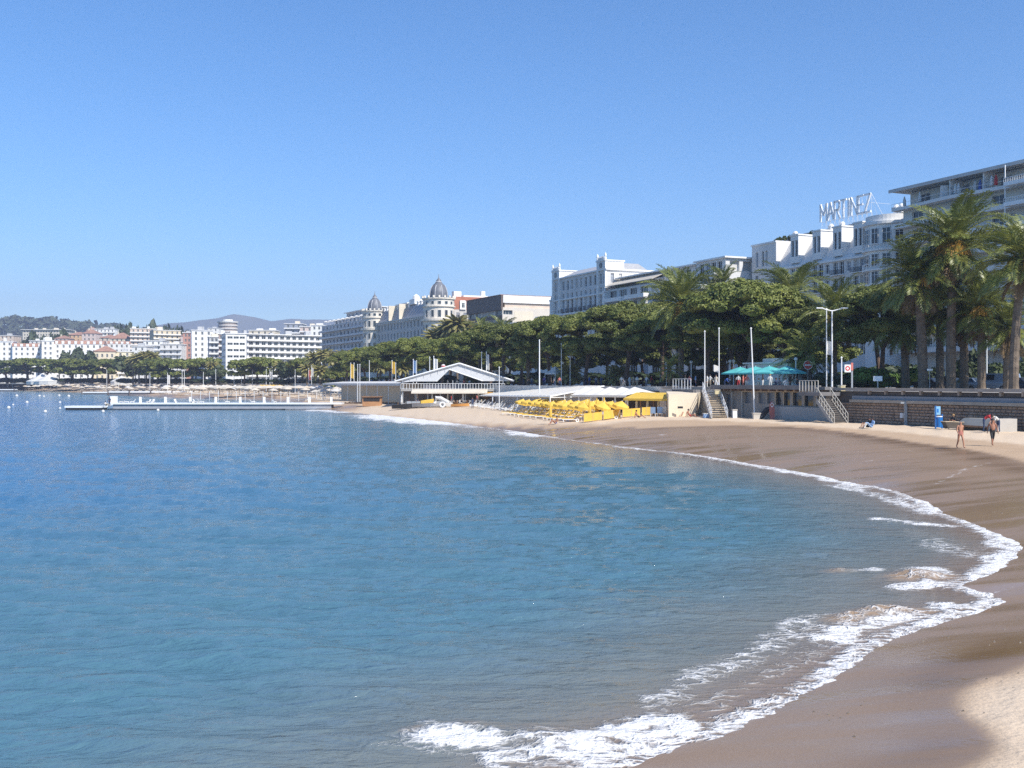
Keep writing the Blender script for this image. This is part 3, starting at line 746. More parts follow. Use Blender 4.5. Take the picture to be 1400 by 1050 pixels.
for zz_,r2 in ((zt+.46,rr+.5),(fl[0]+.02,rr+.45)):
    rb.lathe([(r2,.85),(r2+.08,.85),(r2+.08,.95),(r2,.95)],36,(rc[0],rc[1],zz_))
    for a in range(0,360,7): rb.box(rc[0]+math.cos(R(a))*r2-.05,rc[0]+math.cos(R(a))*r2+.05,rc[1]+math.sin(R(a))*r2-.05,rc[1]+math.sin(R(a))*r2+.05,zz_,zz_+.86)
rb.build('balustrade',white2,o_)
B.wall.box(LM+.0,LM+14,6.5,16,0,ZC-1.2); 
# roof structures
mb=MB(); mb.box(4,LM-1,6.2,14,ZC-.5,ZC+1.6); mb.box(LM+1,LM+8,9,15,ZC-1.2,ZC+1.0); B.part('penthouse',mb,M('penthouse_grey',(0.33,0.33,0.34),0.7,0.1))
mb=MB()
for px in (1062,1110,1125,1198,1205): 
    x=t0-wt(px,67); mb.box(x-.35,x+.35,4.4,5.2,ZC-.5,ZC+(2.4 if px>1190 else 1.3)); mb.lathe([(.5,0),(.55,.4),(.35,.8),(.01,.85)],8,(x,4.8,ZC+(2.4 if px>1190 else 1.3)))
B.part('chimney',mb,white2)
mb=MB(); mb.box(LM+4.2,LM+9,4.5,7.5,ZC-1.2,ZC+1.9); mb.box(LM+4,LM+9.2,4.3,7.7,ZC+1.9,ZC+2.1); mb.box(LM+9,LM+13,5.5,9,ZC-1.2,ZC+.5); B.part('roof_pavilion',mb,white2)
B.done()
def on_hotel(px,yin,z):
    x=t0-wt(px,67); q=wp(t0,67)-Vector((*WD,0))*x+Vector((*WN,0))*yin; return Vector((q.x,q.y,PZ+z))
# rooftop sign
SO=8.0
ts0,ts1=wt(1122,67+SO),wt(1190,67+SO); LS=ts0-ts1
zb=zy(303,wp(ts0,67+SO).y); zt_=zy(280.5,wp(ts0,67+SO).y); hL=zt_-zb
sg=thing('rooftop_sign','large white letters spelling MARTINEZ on a lattice frame on the hotel roof','sign',wp(ts0,67+SO,zb),ANG)
LET={'M':[((0,0),(0,1)),((0,1),(.5,.35)),((.5,.35),(1,1)),((1,1),(1,0))],'A':[((0,0),(.5,1)),((.5,1),(1,0)),((.22,.36),(.78,.36))],
 'R':[((0,0),(0,1)),((0,1),(.8,1)),((.8,1),(.95,.88)),((.95,.88),(.95,.64)),((.95,.64),(.8,.5)),((.8,.5),(0,.5)),((.45,.5),(1,0))],
 'T':[((0,1),(1,1)),((.5,1),(.5,0))],'I':[((.5,0),(.5,1))],'N':[((0,0),(0,1)),((0,1),(1,0)),((1,0),(1,1))],
 'E':[((0,0),(0,1)),((0,1),(.95,1)),((0,.5),(.8,.5)),((0,0),(.95,0))],'Z':[((0,1),(1,1)),((1,1),(0,0)),((0,0),(1,0))]}
widths={'M':1.25,'A':1.1,'R':1.0,'T':1.0,'I':.5,'N':1.15,'E':.95,'Z':1.0}
tot=sum(widths[c] for c in 'MARTINEZ'); un=LS/(tot+7*.22); x=0
for c in 'MARTINEZ':
    w=widths[c]*un; mb=MB()
    for (a,b),(c2,d2) in LET[c]:
        p=Vector((x+a*w,0,b*hL));q=Vector((x+c2*w,0,d2*hL)); dv=(q-p).normalized(); nv=Vector((-dv.z,0,dv.x))*.17; e=dv*.12
        P4=[p-e-nv,q+e-nv,q+e+nv,p-e+nv]
        n=len(mb.v); mb.v+=[(v_.x,-.16,v_.z) for v_ in P4]+[(v_.x,.16,v_.z) for v_ in P4]
        for f_ in ((0,1,2,3),(7,6,5,4),(0,4,5,1),(1,5,6,2),(2,6,7,3),(3,7,4,0)): mb.f.append(tuple(n+i for i in f_)); mb.mi.append(0)
    mb.build('letter',metalw,sg); x+=w+.22*un
fz=PZ+ZC-.5-zb
mb=MB()
for i in range(12):
    xx=LS*i/11; mb.bar((xx,.3,fz),(xx,.3,hL),.06); mb.bar((xx,.3,hL*.8),(xx,3.2,fz+.2),.05); mb.bar((xx,.3,0),(xx,2.0,fz),.05)
    if i<11: mb.bar((xx,.3,fz),(LS*(i+1)/11,.3,0),.05)
for z in (fz+.3,-.2,hL*.5,hL): mb.bar((0,.3,z),(LS,.3,z),.06)
mb.bar((LS,.3,hL),(LS+2.2,3.4,fz),.06); mb.bar((LS,.3,hL*.5),(LS+1.6,3.4,hL*.4),.05)
mb.build('lattice_frame',metalw,sg)
# ---- 3. stepped white apartment hotel with terraces (left of the grand hotel)
t0,t1=wt(829,58),wt(976,58); LS_=t0-t1
B=Bld('terrace_hotel','stepped white hotel with planted terraces behind the middle pines','hotel',wp(t0,58),ANG,PZ,M('stepped_white',(0.62,0.605,0.58),0.8,0.06,0.3))
Hs=zy(352,wp(t1,58).y)-PZ-3.2
fl=[Hs-3.1*(i+1) for i in range(8) if Hs-3.1*(i+1)>0]
n=9
ops=gridops(LS_,n,3.5,fl,.15,2.5)
B.face('f',0,LS_,0,18,0,Hs,ops,.3,'wide'); B.face('l',0,LS_,0,18,0,Hs); B.face('b',0,LS_,0,18,0,Hs)
ro=[]
for f in fl: ro+=[(2,4,f+.6,f+2.4),(6,8,f+.6,f+2.4),(11,13,f+.6,f+2.4)]
B.face('r',0,LS_,0,18,0,Hs,ro,.3,'wide'); B.wall.quad((0,0,Hs),(LS_,0,Hs),(LS_,18,Hs),(0,18,Hs))
# top storey set back
B.block(1,LS_-12,3.5,17,Hs,Hs+2.9,front=rowops(LS_-13,8,2.2,.1,2.3),style='wide',depth=.3)
for k,f in enumerate(fl[:5]):
    for i in range(4):
        a=LS_*(i+.08)/4; b=LS_*(i+.86)/4; bm_=MB(); d=1.6+.5*((i+k)%2)
        bm_.box(a,b,-d,0-.002,f-.2,f); bm_.box(a,b,-d-.12,-d,f-.2,f+.75); bm_.box(b-.12,b,-d,-.002,f,f+.75)
        B.part('balcony',bm_,white2)
        if k in (1,2,3) and i<3:
            bm_=MB(); bm_.box(b+.25,b+.6,-2.0,-.002,f-.2,f+2.85); B.part('fin_wall',bm_,white2)
# end pavilion: sunlit white storey with big openings facing the camera
x0=LS_-11
B.wall.box(x0,LS_,3.0,14,Hs,Hs+.3)
B.face('f',x0,LS_,3.0,18,Hs+.3,Hs+3.3,rowops(11,4,1.8,.2,2.5),.35,'wide')
B.face('r',x0,LS_,3.0,18,Hs+.3,Hs+3.3,rowops(15,4,2.5,.35,2.45,.6),.6,'plain',gl=M('pale_blind',(0.55,0.53,0.5),0.7,0.05))
B.face('l',x0,LS_,3.0,18,Hs+.3,Hs+3.3); B.face('b',x0,LS_,3.0,18,Hs+.3,Hs+3.3)
mb=MB(); mb.box(x0-.5,LS_+.6,2.4,18.3,Hs+3.302,Hs+3.65); mb.box(.5,LS_-11.6,2.2,17.4,Hs+2.902,Hs+3.2); B.part('roof',mb,white2)
mb=MB(); mb.box(LS_+.01,LS_+3,6,9.5,0,Hs-2.4); mb.box(LS_+.01,LS_+1.8,12,16,0,Hs-4); B.part('stair_tower',mb,white2)
rm=MB(); rail(rm,0,LS_-11,.3,Hs+.02,.95,.6); B.part('terrace_railing',rm,metalw)
mb=MB(); mb.xprism([(-.9,Hs+.75),(3.4,Hs+2.6),(3.4,Hs+2.72),(-.9,Hs+.87)],.8,LS_*.5); B.part('terrace_awning',mb,cream_fab)
B.done()
def on_terrace(fr,yin,z):
    q=wp(t0,58)-Vector((*WD,0))*(fr*LS_)+Vector((*WN,0))*yin; return Vector((q.x,q.y,PZ+z))
TERR=(t0,LS_,Hs)
# ---- 4. ornate white hotel with corner turrets
t0,t1=wt(757,58),wt(829.5,58); Lb=t0-t1
B=Bld('ornate_hotel','ornate white hotel with two corner turrets and tall windows in shade','hotel',wp(t0,58),ANG,PZ,M('ornate_white',(0.61,0.59,0.565),0.8,0.06,0.3))
Hb=zy(374,wp((t0+t1)/2,58).y)-PZ-.2
rows=[(Hb-3.6,2.5,1.25),(Hb-5.9,1.3,.9),(Hb-9.7,3.3,1.45),(Hb-13.3,2.1,1.2),(Hb-17,2.2,1.1),(Hb-21,2.2,1.1),(Hb-25,2.4,1.1)]
ops=[]; 
tw=4.4
for z,h,w in rows:
    if z<.3: continue
    ops+=[(tw+a,tw+b,c,d) for a,b,c,d in rowops(Lb-2*tw,8,w,z,z+h,.4)]
    for xx in (.9,2.6): ops+=[(xx,xx+.85,z,z+h)]
    for xx in (.9,2.6): ops+=[(Lb-tw+xx,Lb-tw+xx+.85,z,z+h)]
ro=[]
for z,h,w in rows:
    if z>.3: ro+=[(1.2,2.1,z,z+h),(3.6,4.5,z,z+h),(8,9,z,z+h),(12,13,z,z+h)]
B.face('f',0,Lb,0,16,0,Hb,ops,.35); B.face('r',0,Lb,0,16,0,Hb,ro,.3); B.face('l',0,Lb,0,16,0,Hb); B.face('b',0,Lb,0,16,0,Hb); B.wall.quad((0,0,Hb),(Lb,0,Hb),(Lb,16,Hb),(0,16,Hb))
mb=MB()
for z,t in ((Hb-.3,.45),(Hb-6.3,.3),(Hb-10.4,.45)): mb.box(-.2,Lb+.4,-t,-.002,z,z+.35); mb.box(Lb+.002,Lb+t,-t+.002,16,z,z+.35)
B.part('cornice',mb,white2)
for x in (0,Lb-tw):
    mb=MB(); mb.box(x-.1,x+tw+.1,-.5,5,Hb+.06,Hb+2.0); mb.box(x-.3,x+tw+.3,-.7,5.2,Hb+2.0,Hb+2.3); mb.box(x-.1,x+.55,-.52,-.01,Hb-9,Hb+.05); mb.box(x+tw-.55,x+tw+.1,-.52,-.01,Hb-9,Hb+.05)
    mb.xprism([(-.72,Hb+2.3),(-.72,Hb+2.9),(-.4,Hb+3.3),(-.1,Hb+2.9),(-.1,Hb+2.3)],x+.9,x+tw-.9)
    for xx in (x+.1,x+tw-.1): mb.lathe([(.28,0),(.32,.5),(.18,.7),(.3,1.0),(.22,1.5),(.01,1.9)],8,(xx,-.3,Hb+2.3))
    o=B.part('turret',mb,white2)
    wm=MB(); wm.lathe([(.75,0),(.75,.12),(.01,.14)],12,(0,0,0)); r_=wm.build('oculus',glass,o); r_.location=(x+tw/2,-.52,Hb+1.0); r_.rotation_euler=(R(90),0,0)
mb=MB(); mb.xprism([(.0,Hb+.05),(5,Hb+2.2),(12,Hb+2.2),(15.9,Hb+.05)],tw+.12,Lb-tw-.12); B.part('mansard_roof',mb,M('mansard_grey',(0.38,0.38,0.39),0.6,0.08))
ib=MB()
for a,b,c,d in rowops(Lb-2*tw,8,1.5,0,1,.4): ib.box(tw+a,tw+b,-.5,-.02,Hb-9.85,Hb-9.7); rail(ib,tw+a,tw+b,-.47,Hb-9.7,.95,.15,.03)
B.part('balcony',ib,iron)
for x in (-.6,Lb-.3): # white projecting bay pieces
    mb=MB(); mb.box(x,x+.9,-1.0,-.01,Hb-12,Hb-6.2); mb.box(x-.15,x+1.05,-1.15,-.01,Hb-6.2,Hb-5.8); mb.lathe([(.3,0),(.35,.5),(.01,1.2)],8,(x+.45,-.55,Hb-5.8)); B.part('pilaster',mb,white2)
B.done()
# ---- 5. low white building and beige modern building
def ax(p,q): return math.atan2(q[1]-p[1],q[0]-p[0])
FLc=at(640,355);FRc=at(687,330); ang=ax(FLc,FRc); Lq=(FRc-FLc).length
B=Bld('modern_office','dark fronted modern building with a blank beige end wall and white top storey','building',FLc,ang,PZ,M('beige_panel',(0.60,0.54,0.46),0.8,0.04,0.4))
Hq=zy(420,330)-PZ; fl=[Hq-3.3*i for i in range(1,8)]
B.face('f',0,Lq,0,24,0,Hq,gridops(Lq,5,4.6,fl,.9,1.7,0,.5),.4,'wide'); B.face('l',0,Lq,0,24,0,Hq); B.face('b',0,Lq,0,24,0,Hq)
B.face('r',0,Lq,0,24,0,Hq,[(.3,3.6,f+1.0,f+2.4) for f in fl],.6,'wide'); B.wall.quad((0,0,Hq),(Lq,0,Hq),(Lq,24,Hq),(0,24,Hq))
mb=MB()
for f in fl: mb.box(0,Lq-.1,-.12,-.004,f-.5,f+.85); 
mb.box(0,Lq+.3,-.6,.0-.004,Hq-.8,Hq+3.8); B.part('front_cladding',mb,brownb)
mb=MB(); mb.box(.5,Lq-.4,1,24,Hq+.005,Hq+1.5); B.part('terracotta_band',mb,peach)
mb=MB(); mb.box(2,Lq+.2,.2,23,Hq+1.505,Hq+3.9); B.part('top_storey',mb,white2)
mb=MB(); mb.box(-.5,Lq+.2,-.8,24,Hq+3.902,Hq+4.1); B.part('roof',mb,tile)
mb=MB(); mb.box(Lq+.002,Lq+.06,4.2,11,Hq-4.6,Hq-1.2); B.part('panel',mb,cream)
B.done()
FLc=at(694,312);FRc=at(757,300); ang=ax(FLc,FRc); Lq=(FRc-FLc).length
B=Bld('low_white_house','low white building with roof terrace in front of the beige end wall','building',FLc,ang,PZ,white2)
Hq=zy(441,305)-PZ
B.block(0,Lq*.62,0,14,0,Hq,front=gridops(Lq*.62,4,1.3,[Hq-3.2,Hq-6.4],.6,1.7),style='casement')
B.block(Lq*.62+.01,Lq,.5,14,0,Hq+1.4,front=gridops(Lq*.38,2,1.6,[Hq-2,Hq-5.2],.4,1.9),right=[(2,3.5,Hq-1.6,Hq+.3)],style='wide')
mb=MB(); mb.box(-.4,Lq*.62+.3,-.5,14.2,Hq+.003,Hq+.3); mb.box(Lq*.62-.2,Lq+.4,0,14.2,Hq+1.403,Hq+1.7); B.part('roof',mb,white2)
B.done()
# ---- 6. the palace hotel with two domes
A_=Vector((-27,370,0)); Bf=Vector((-59,436,0)); ang=ax(Bf,A_); Lc=(A_-Bf).length
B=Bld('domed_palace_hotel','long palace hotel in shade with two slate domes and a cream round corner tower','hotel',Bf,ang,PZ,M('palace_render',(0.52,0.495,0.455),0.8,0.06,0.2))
zc=zy(431,375)-PZ; zr=zy(410,378)-PZ
fl=[zc-3.9-3.75*i for i in range(6)]
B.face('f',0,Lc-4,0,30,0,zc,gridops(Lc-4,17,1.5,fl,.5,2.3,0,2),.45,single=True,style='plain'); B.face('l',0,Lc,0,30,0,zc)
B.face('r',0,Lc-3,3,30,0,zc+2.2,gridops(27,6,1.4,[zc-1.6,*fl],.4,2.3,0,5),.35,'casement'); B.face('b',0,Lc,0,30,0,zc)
mb=MB(); mb.xprism([(.3,zc+.35),(2.6,zr-.5),(3.2,zr),(18,zr),(24,zc+.35)],2,Lc-3.2); B.part('attic_roof',mb,M('attic_grey',(0.27,0.28,0.30),0.6,0.08))
mb=MB()
for i in range(34): 
    x=2+(Lc-6)*i/33; mb.box(x,x+.7,-.75,-.01,zc-.75,zc-.05)
B.part('bracket',mb,white2,kind='stuff')
mb=MB(); mb.box(-.5,Lc-3,-.95,.3,zc-.03,zc+.34); B.part('cornice',mb,M('palace_trim',(0.64,0.61,0.55),0.8,0.06))
for i in range(19):
    x=6+(Lc-13)*i/18; 
    if 9<i<12: continue
    mb=MB(); mb.box(x,x+1.5,2.4,5.5,zr-1.5,zr+.5); mb.box(x-.2,x+1.7,2.2,5.6,zr+.5,zr+.8); B.part('dormer',mb,white2)
for x in (Lc*.30,Lc*.47):
    mb=MB(); mb.box(x,x+.5,-.9,2.6,zc+.35,zr+.6); B.part('pier',mb,cream)
mb=MB(); mb.box(Lc*.30,Lc*.49,2.0,3.2,zr+.61,zr+1.1); mb.box(Lc*.52,Lc*.60,2.2,8,zr+.02,zr+2.0); mb.lathe([(1.4,0),(1.3,1.2),(.01,2.2)],10,(Lc*.56,4,zr+2.0)); B.part('gable',mb,white2)
mb=MB(); mb.xprism([(3,zc+2.2),(8,zc+7.0),(24,zc+7.0),(30,zc+2.2)],Lc-16,Lc-3.1); B.part('red_roof',mb,redbrick)
for yy in (10,16,22):
    mb=MB(); mb.box(Lc-3.09,Lc-2.4,yy,yy+2.4,zc+2.25,zc+5.6); o=B.part('gable',mb,white2); fm,pm=win_mesh(1.2,1.9,'casement'); w_=link('window',fm,o,(Lc-2.39,yy+.6,zc+2.9),math.pi/2); link('pane',pm,w_)
mb=MB(); mb.box(Lc-14,Lc-4,12,22,zc+7.003,zc+7.7); mb.box(Lc-8,Lc-6,9,12,zc+6.9,zc+9.2); mb.box(Lc-7,Lc-5.5,20,21.5,zc+7.703,zc+9.6); B.part('roof_plant',mb,white2)
# round tower on the near corner and smaller one on the far corner
def tower(cx,cy,r,zcrown,zdome,label=None):
    tw_=MB(); k=zcrown
    tw_.lathe([(r,0),(r,k-8.5),(r+.8,k-8.3),(r+.9,k-7.5),(r,k-7.4),(r,k-3.4),(r+.5,k-3.2),(r+.5,k-2.8),(r,k-2.7),(r,k-.6),(r+.5,k-.4),(r+.5,k),(r-.6,k+.02)],32,(cx,cy,0))
    for a in range(0,360,20): tw_.box(cx+math.cos(R(a))*(r+.3)-.3,cx+math.cos(R(a))*(r+.3)+.3,cy+math.sin(R(a))*(r+.3)-.3,cy+math.sin(R(a))*(r+.3)+.3,k+.01,k+.8)
    o=B.part('round_tower',tw_,M('tower_cream',(0.70,0.64,0.54),0.8,0.06,0.3))
    for zf,h in ((k-7.0,2.6),(k-12,2.4),(k-16,2.4),(k-2.4,1.2)):
        for a in range(-175,60,26):
            an=R(a); fm,pm=win_mesh(1.2,h,'plain'); tng=Vector((-math.sin(an),math.cos(an),0))
            w=link('window',fm,o,Vector((cx+math.cos(an)*(r+.04),cy+math.sin(an)*(r+.04),zf))-tng*.6,an+math.pi/2); link('pane',pm,w)
    rd=r*.60; hd=zdome-k; dm=MB()
    dm.lathe([(rd*.96,0),(rd*1.0,hd*.16),(rd*.97,hd*.30),(rd*.86,hd*.45),(rd*.66,hd*.58),(rd*.45,hd*.67),(rd*.30,hd*.71),(rd*.28,hd*.80),(rd*.16,hd*.86),(.16,hd*.92),(.06,hd*1.08),(.01,hd*1.09)],28,(cx,cy,k))
    d=B.part('dome',dm,slate,smooth=True); rb=MB()
    for a in range(0,360,45):
        pts=[(cx+math.cos(R(a))*q,cy+math.sin(R(a))*q,k+z) for q,z in ((rd*.98,0),(rd*1.02,hd*.16),(rd*.99,hd*.30),(rd*.88,hd*.45),(rd*.68,hd*.58))]
        rb.tube(pts,.16,5)
    rb.lathe([(rd*.34,hd*.70),(rd*.38,hd*.73),(rd*.31,hd*.76)],12,(cx,cy,k)); rb.build('rib',M('pale_lead',(0.42,0.42,0.43),0.5,0.1),d)
tower(Lc-1.6,1.2,5.6,zy(408,371)-PZ,zy(377,371)-PZ)
tower(1.2,.2,5.0,zy(425,434)-PZ,zy(400,434)-PZ)
B.done()
# ---- 7. shaded apartment block beyond the palace hotel
P0=at(440,508);P1=at(501,447); ang=ax(P0,P1); Lq=(P1-P0).length
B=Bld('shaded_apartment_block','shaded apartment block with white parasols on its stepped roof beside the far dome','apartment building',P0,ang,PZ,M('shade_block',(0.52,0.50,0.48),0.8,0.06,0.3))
Hq=zy(441,475)-PZ; fl=[Hq-3.2*i for i in range(1,9)]
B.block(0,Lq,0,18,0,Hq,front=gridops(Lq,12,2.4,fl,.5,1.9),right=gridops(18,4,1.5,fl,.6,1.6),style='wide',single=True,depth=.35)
mb=MB()
for f in fl: mb.box(0,Lq,-1.2,-.003,f-.15,f); mb.box(0,Lq,-1.3,-1.2,f-.15,f+.7)
B.part('balcony',mb,M('balcony_white',(0.58,0.57,0.56),0.7,0.05))
B.block(8,Lq-3,4,18,Hq,Hq+3.0,front=rowops(Lq-11,10,2.4,.3,2.3),style='wide'); B.block(18,Lq-2,7,18,Hq+3.002,Hq+5.6,front=rowops(Lq-20,8,2,.4,2.0),style='wide')
mb=MB(); mb.box(16,Lq-1,6,18.5,Hq+5.603,Hq+5.9); B.part('roof',mb,white2)
mb=MB(); mb.box(Lq+.01,Lq+2.5,-1,5,0,Hq-2); mb.box(Lq+.01,Lq+2.8,-1.5,5,Hq-7,Hq-6.2); mb.box(Lq+.01,Lq+2.8,-1.5,5,Hq-11,Hq-10.2); B.part('end_balcony',mb,M('cream_end',(0.68,0.58,0.48),0.8,0.06))
B.done()
# ---- 8. far left town: front row and hillside
def town(name,label,x0,x1,ytop,D,wallm,floors=None,nb=None,roof='flat',skew=0.0,depth=14,z0=None,fh=3.2,winw=1.2,winh=1.7,balc=False,cat='building',overhang=.4,ybase=None,roofm=None,roofh=None,right=True,group=None,style='box',storey=None):
    a=at(x0,D-skew/2); b=at(x1,D+skew/2); ang=ax(a,b); Lq=(b-a).length
    gz=z0 if z0 is not None else (float(hill_z(np.array(a.x),np.array(D)))-1.5 if D>720 else PZ)
    Hq=zy(ytop,D)-gz
    B=Bld(name,label,cat,a,ang,gz,wallm,group)
    nf=max(1,int(Hq/fh)); fl=[Hq-fh*(i+1) for i in range(nf)]
    nf_=min(nf,floors or nf); fl=fl[:nf_]
    nb=nb or max(2,int(Lq/3.4))
    rops=gridops(depth,max(2,int(depth/4)),winw,fl,.8,winh)
    B.block(0,Lq,0,depth,0,Hq,front=gridops(Lq,nb,winw,fl,.8,winh,0,.6),right=rops,left=rops,single=False,depth=.3)
    if balc:
        mb=MB()
        for f in fl: mb.box(-.2,Lq+.2,-1.3,-.003,f-.18,f); mb.box(-.2,Lq+.2,-1.4,-1.3,f-.18,f+.65)
        B.part('balcony',mb,white2,kind='stuff' if len(fl)>5 else None)
    if roof=='flat':
        mb=MB(); mb.box(-overhang,Lq+overhang,-overhang,depth+overhang,Hq+.003,Hq+.4); B.part('roof',mb,roofm or white2)
        mb=MB(); r_=random.Random(int(x0*7+D)); 
        for i in range(1+int(Lq/14)):
            x=r_.uniform(1,max(1.5,Lq-4)); w=r_.uniform(1.5,4); h=r_.uniform(1,2.6); y=r_.uniform(3,depth-4); mb.box(x,min(x+w,Lq-.5),y,y+2.5,Hq+.402,Hq+.4+h)
        B.part('roof_plant',mb,r_.choice([white2,greyw,cream,white]),kind='stuff')
        mb=MB()
        for i in range(1+int(Lq/10)):
            x=r_.uniform(.5,Lq-.5); h=r_.uniform(1.5,4); mb.bar((x,depth*.5,Hq+.4),(x,depth*.5,Hq+.4+h),.09); mb.bar((x-.6,depth*.5,Hq+.3+h),(x+.6,depth*.5,Hq+.3+h),.07)
        B.part('antenna',mb,metalg,kind='stuff')
    elif roof=='hip':
        rh=roofh or 3.0; o_=.5; mb=MB(); k=min(Lq,depth)*.45
        pts=[(-o_,-o_,Hq),(Lq+o_,-o_,Hq),(Lq+o_,depth+o_,Hq),(-o_,depth+o_,Hq)]; r1=(k,depth/2,Hq+rh); r2=(Lq-k,depth/2,Hq+rh)
        mb.quad(pts[0],pts[1],r2,r1); mb.poly([pts[1],pts[2],r2]); mb.quad(pts[2],pts[3],r1,r2); mb.poly([pts[3],pts[0],r1]); mb.quad(pts[3],pts[2],pts[1],pts[0])
        rf=B.part('roof',mb,roofm or tile); cb=MB(); cb.box(Lq*.3,Lq*.3+.8,depth*.35,depth*.35+.8,Hq+.4,Hq+rh+.8); cb.build('chimney',cream,rf)
    elif roof=='mansard':
        rh=roofh or 3.0; mb=MB(); mb.xprism([(-.2,Hq+.003),(1.6,Hq+rh),(depth-1.6,Hq+rh),(depth+.2,Hq+.003)],-.2,Lq+.2); rf=B.part('roof',mb,roofm or tile)
        db=MB()
        for i in range(nb):
            x=Lq*(i+.5)/nb; db.box(x-.8,x+.8,-.25,2,Hq+.05,Hq+rh*.8)
        db.build('dormer',white2,rf,kind='stuff')
    return B
# white grand hotel on the far waterfront, in wings
B=town('far_white_hotel','white hotel wing with red dormered roof at the far left waterfront',17,58,474,660,white2,roof='mansard',roofh=2.2,cat='hotel',skew=8); B.done()
B=town('far_white_hotel','tall narrow white tower between the two red-dormered hotel wings',57,74,466,655,white2,cat='hotel',skew=3)
mb=MB(); mb.xprism([(-.3,zy(466,655)-PZ+.41),(3,zy(461,655)-PZ),(6,zy(466,655)-PZ+.41)],2,6); B.part('gable',mb,white2); B.done()
B=town('far_white_hotel','white tower of the hotel at the left edge',-14,18,467,658,white2,cat='hotel',skew=4); B.done()
B=town('far_white_hotel','longest white hotel wing with red roof left of the red roofed villa',73,142,470.5,665,white2,roof='mansard',roofh=2.4,cat='hotel',skew=8); B.done()
B=town('far_white_hotel','white hotel end wing just behind the red roofed villa',141,178,470,690,white,roof='mansard',roofh=1.8,cat='hotel',skew=6); B.done()
B=town('villa','cream villa with a red hipped roof on the far waterfront',128,158,480.5,600,M('villa_cream',(0.72,0.62,0.45),0.8,0.06,0.3),roof='hip',roofh=3.4,skew=3,depth=12,nb=4,fh=4.2,winw=1.1,winh=2.0,cat='villa'); B.done()
B=town('villa_annexe','pale yellow flat roofed annexe to the right of the red roofed villa',158.5,180,481,606,M('annexe_yellow',(0.70,0.62,0.44),0.8,0.06,0.3),skew=2,depth=10,balc=True); B.done()
TW=[('block_of_flats','white stepped block of flats right of the villa annexe',180,200,474,650,white2,{}),
 ('block_of_flats','white block with dark windows above the tall mixed trees',196,222,466,690,white2,dict(balc=True)),
 ('block_of_flats','white balconied block above the long pine row at left',219,248,471,640,white,dict(balc=True)),
 ('block_of_flats','ochre terraced block of flats crowning the town at left',210,247,452,760,ochre,dict(balc=True,skew=10)),
 ('block_of_flats','long peach topped block of flats on the town skyline',178,212,449.5,790,peach,dict(balc=True,skew=6)),
 ('block_of_flats','tall white block with cream roof storey left of the dark fronted flats',262,291,452,600,white2,dict(skew=4)),
 ('block_of_flats','red sided narrow block beside the tall cream topped block',250,262,455,650,M('dull_red_render',(0.45,0.24,0.18),0.8,0.1,0.3),dict(depth=8)),
 ('block_of_flats','grey block with dark balconies left of the brown balconied strip',286,300,461,580,greyw,dict(balc=True,skew=2,depth=8)),
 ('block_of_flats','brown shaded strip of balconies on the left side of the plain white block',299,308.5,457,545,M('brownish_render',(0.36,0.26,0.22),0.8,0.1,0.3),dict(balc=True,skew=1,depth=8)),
 ('white_slab_block','plain tall white block with blank end wall rising above the waterfront',308.6,337,456.5,520,white2,dict(nb=3,winw=2.6,winh=1.1,skew=4,depth=16)),
 ('long_hotel','long low white hotel with flat projecting roof right of the plain white block',337.5,440,458.5,560,white,dict(balc=True,skew=26,overhang=1.2,depth=16,winw=2.2)),
 ('block_of_flats','pinkish white stepped flats at the right end of the far skyline',410,436,447,640,pinkw,dict(balc=True)),
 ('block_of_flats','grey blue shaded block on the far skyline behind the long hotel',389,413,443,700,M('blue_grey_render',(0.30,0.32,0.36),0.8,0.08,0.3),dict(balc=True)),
 ('block_of_flats','cream topped low block seen over the long hotel roof',340,376,452,660,cream,{}),
 ('block_of_flats','small white tower block at the far right end of the long hotel',425,441,445,600,white2,{}),
 ('hilltop_building','long pale building with a white roof on the wooded hill',31,92,451,980,M('hill_beige',(0.62,0.56,0.46),0.8,0.06,0.3),dict(overhang=1.5,nb=16,roofm=white2)),
 ('hillside_house','peach house at the left edge below the hill',-6,18,459,840,peach,{}),
 ('hillside_house','orange house with red roof beside the long hilltop building',92,116,458,900,M('orange_render',(0.64,0.42,0.24),0.8,0.08,0.3),dict(roof='hip',roofh=3)),
 ('hillside_house','white five storey house high on the hillside',125,157,450,930,white2,dict(balc=True)),
 ('hillside_house','red roofed house below the white hillside block',112,131,456,860,pinkw,dict(roof='hip',roofh=4)),
 ('hillside_house','cream gabled house above the far hotel wing',150,176,463,800,cream,dict(roof='hip',roofh=5)),
 ('hillside_house','red roofed long house above the longest hotel wing',136,157,462,840,beige,dict(roof='hip',roofh=3)),
 ('hillside_house','white house with grey roof right of the cream gabled house',168,186,461,820,white,{}),
 ('hillside_house','small orange roofed house on the skyline left of the ochre block',118,128,452,1010,cream,dict(roof='hip',roofh=4)),
 ('hillside_house','pale house in the trees below the long hilltop building',74,92,463,870,pinkw,dict(roof='hip',roofh=3)),
 ('hillside_house','white flat roofed house above the first hotel wing',40,66,466,800,white,{}),
 ('hillside_house','red roofed house just right of the peach end block',247,262,459,760,pinkw,dict(roof='hip',roofh=3)),
 ('hillside_house','grey roofed house between ochre block and red sided block',243,256,468,690,beige,{}),
 ('hillside_house','small white house left of the round tower block',284,299,449,900,white2,{}),
 ]
for nm,lb,x0,x1,yt,D,mm,kw in TW: town(nm,lb,x0,x1,yt,D,mm,**kw).done()
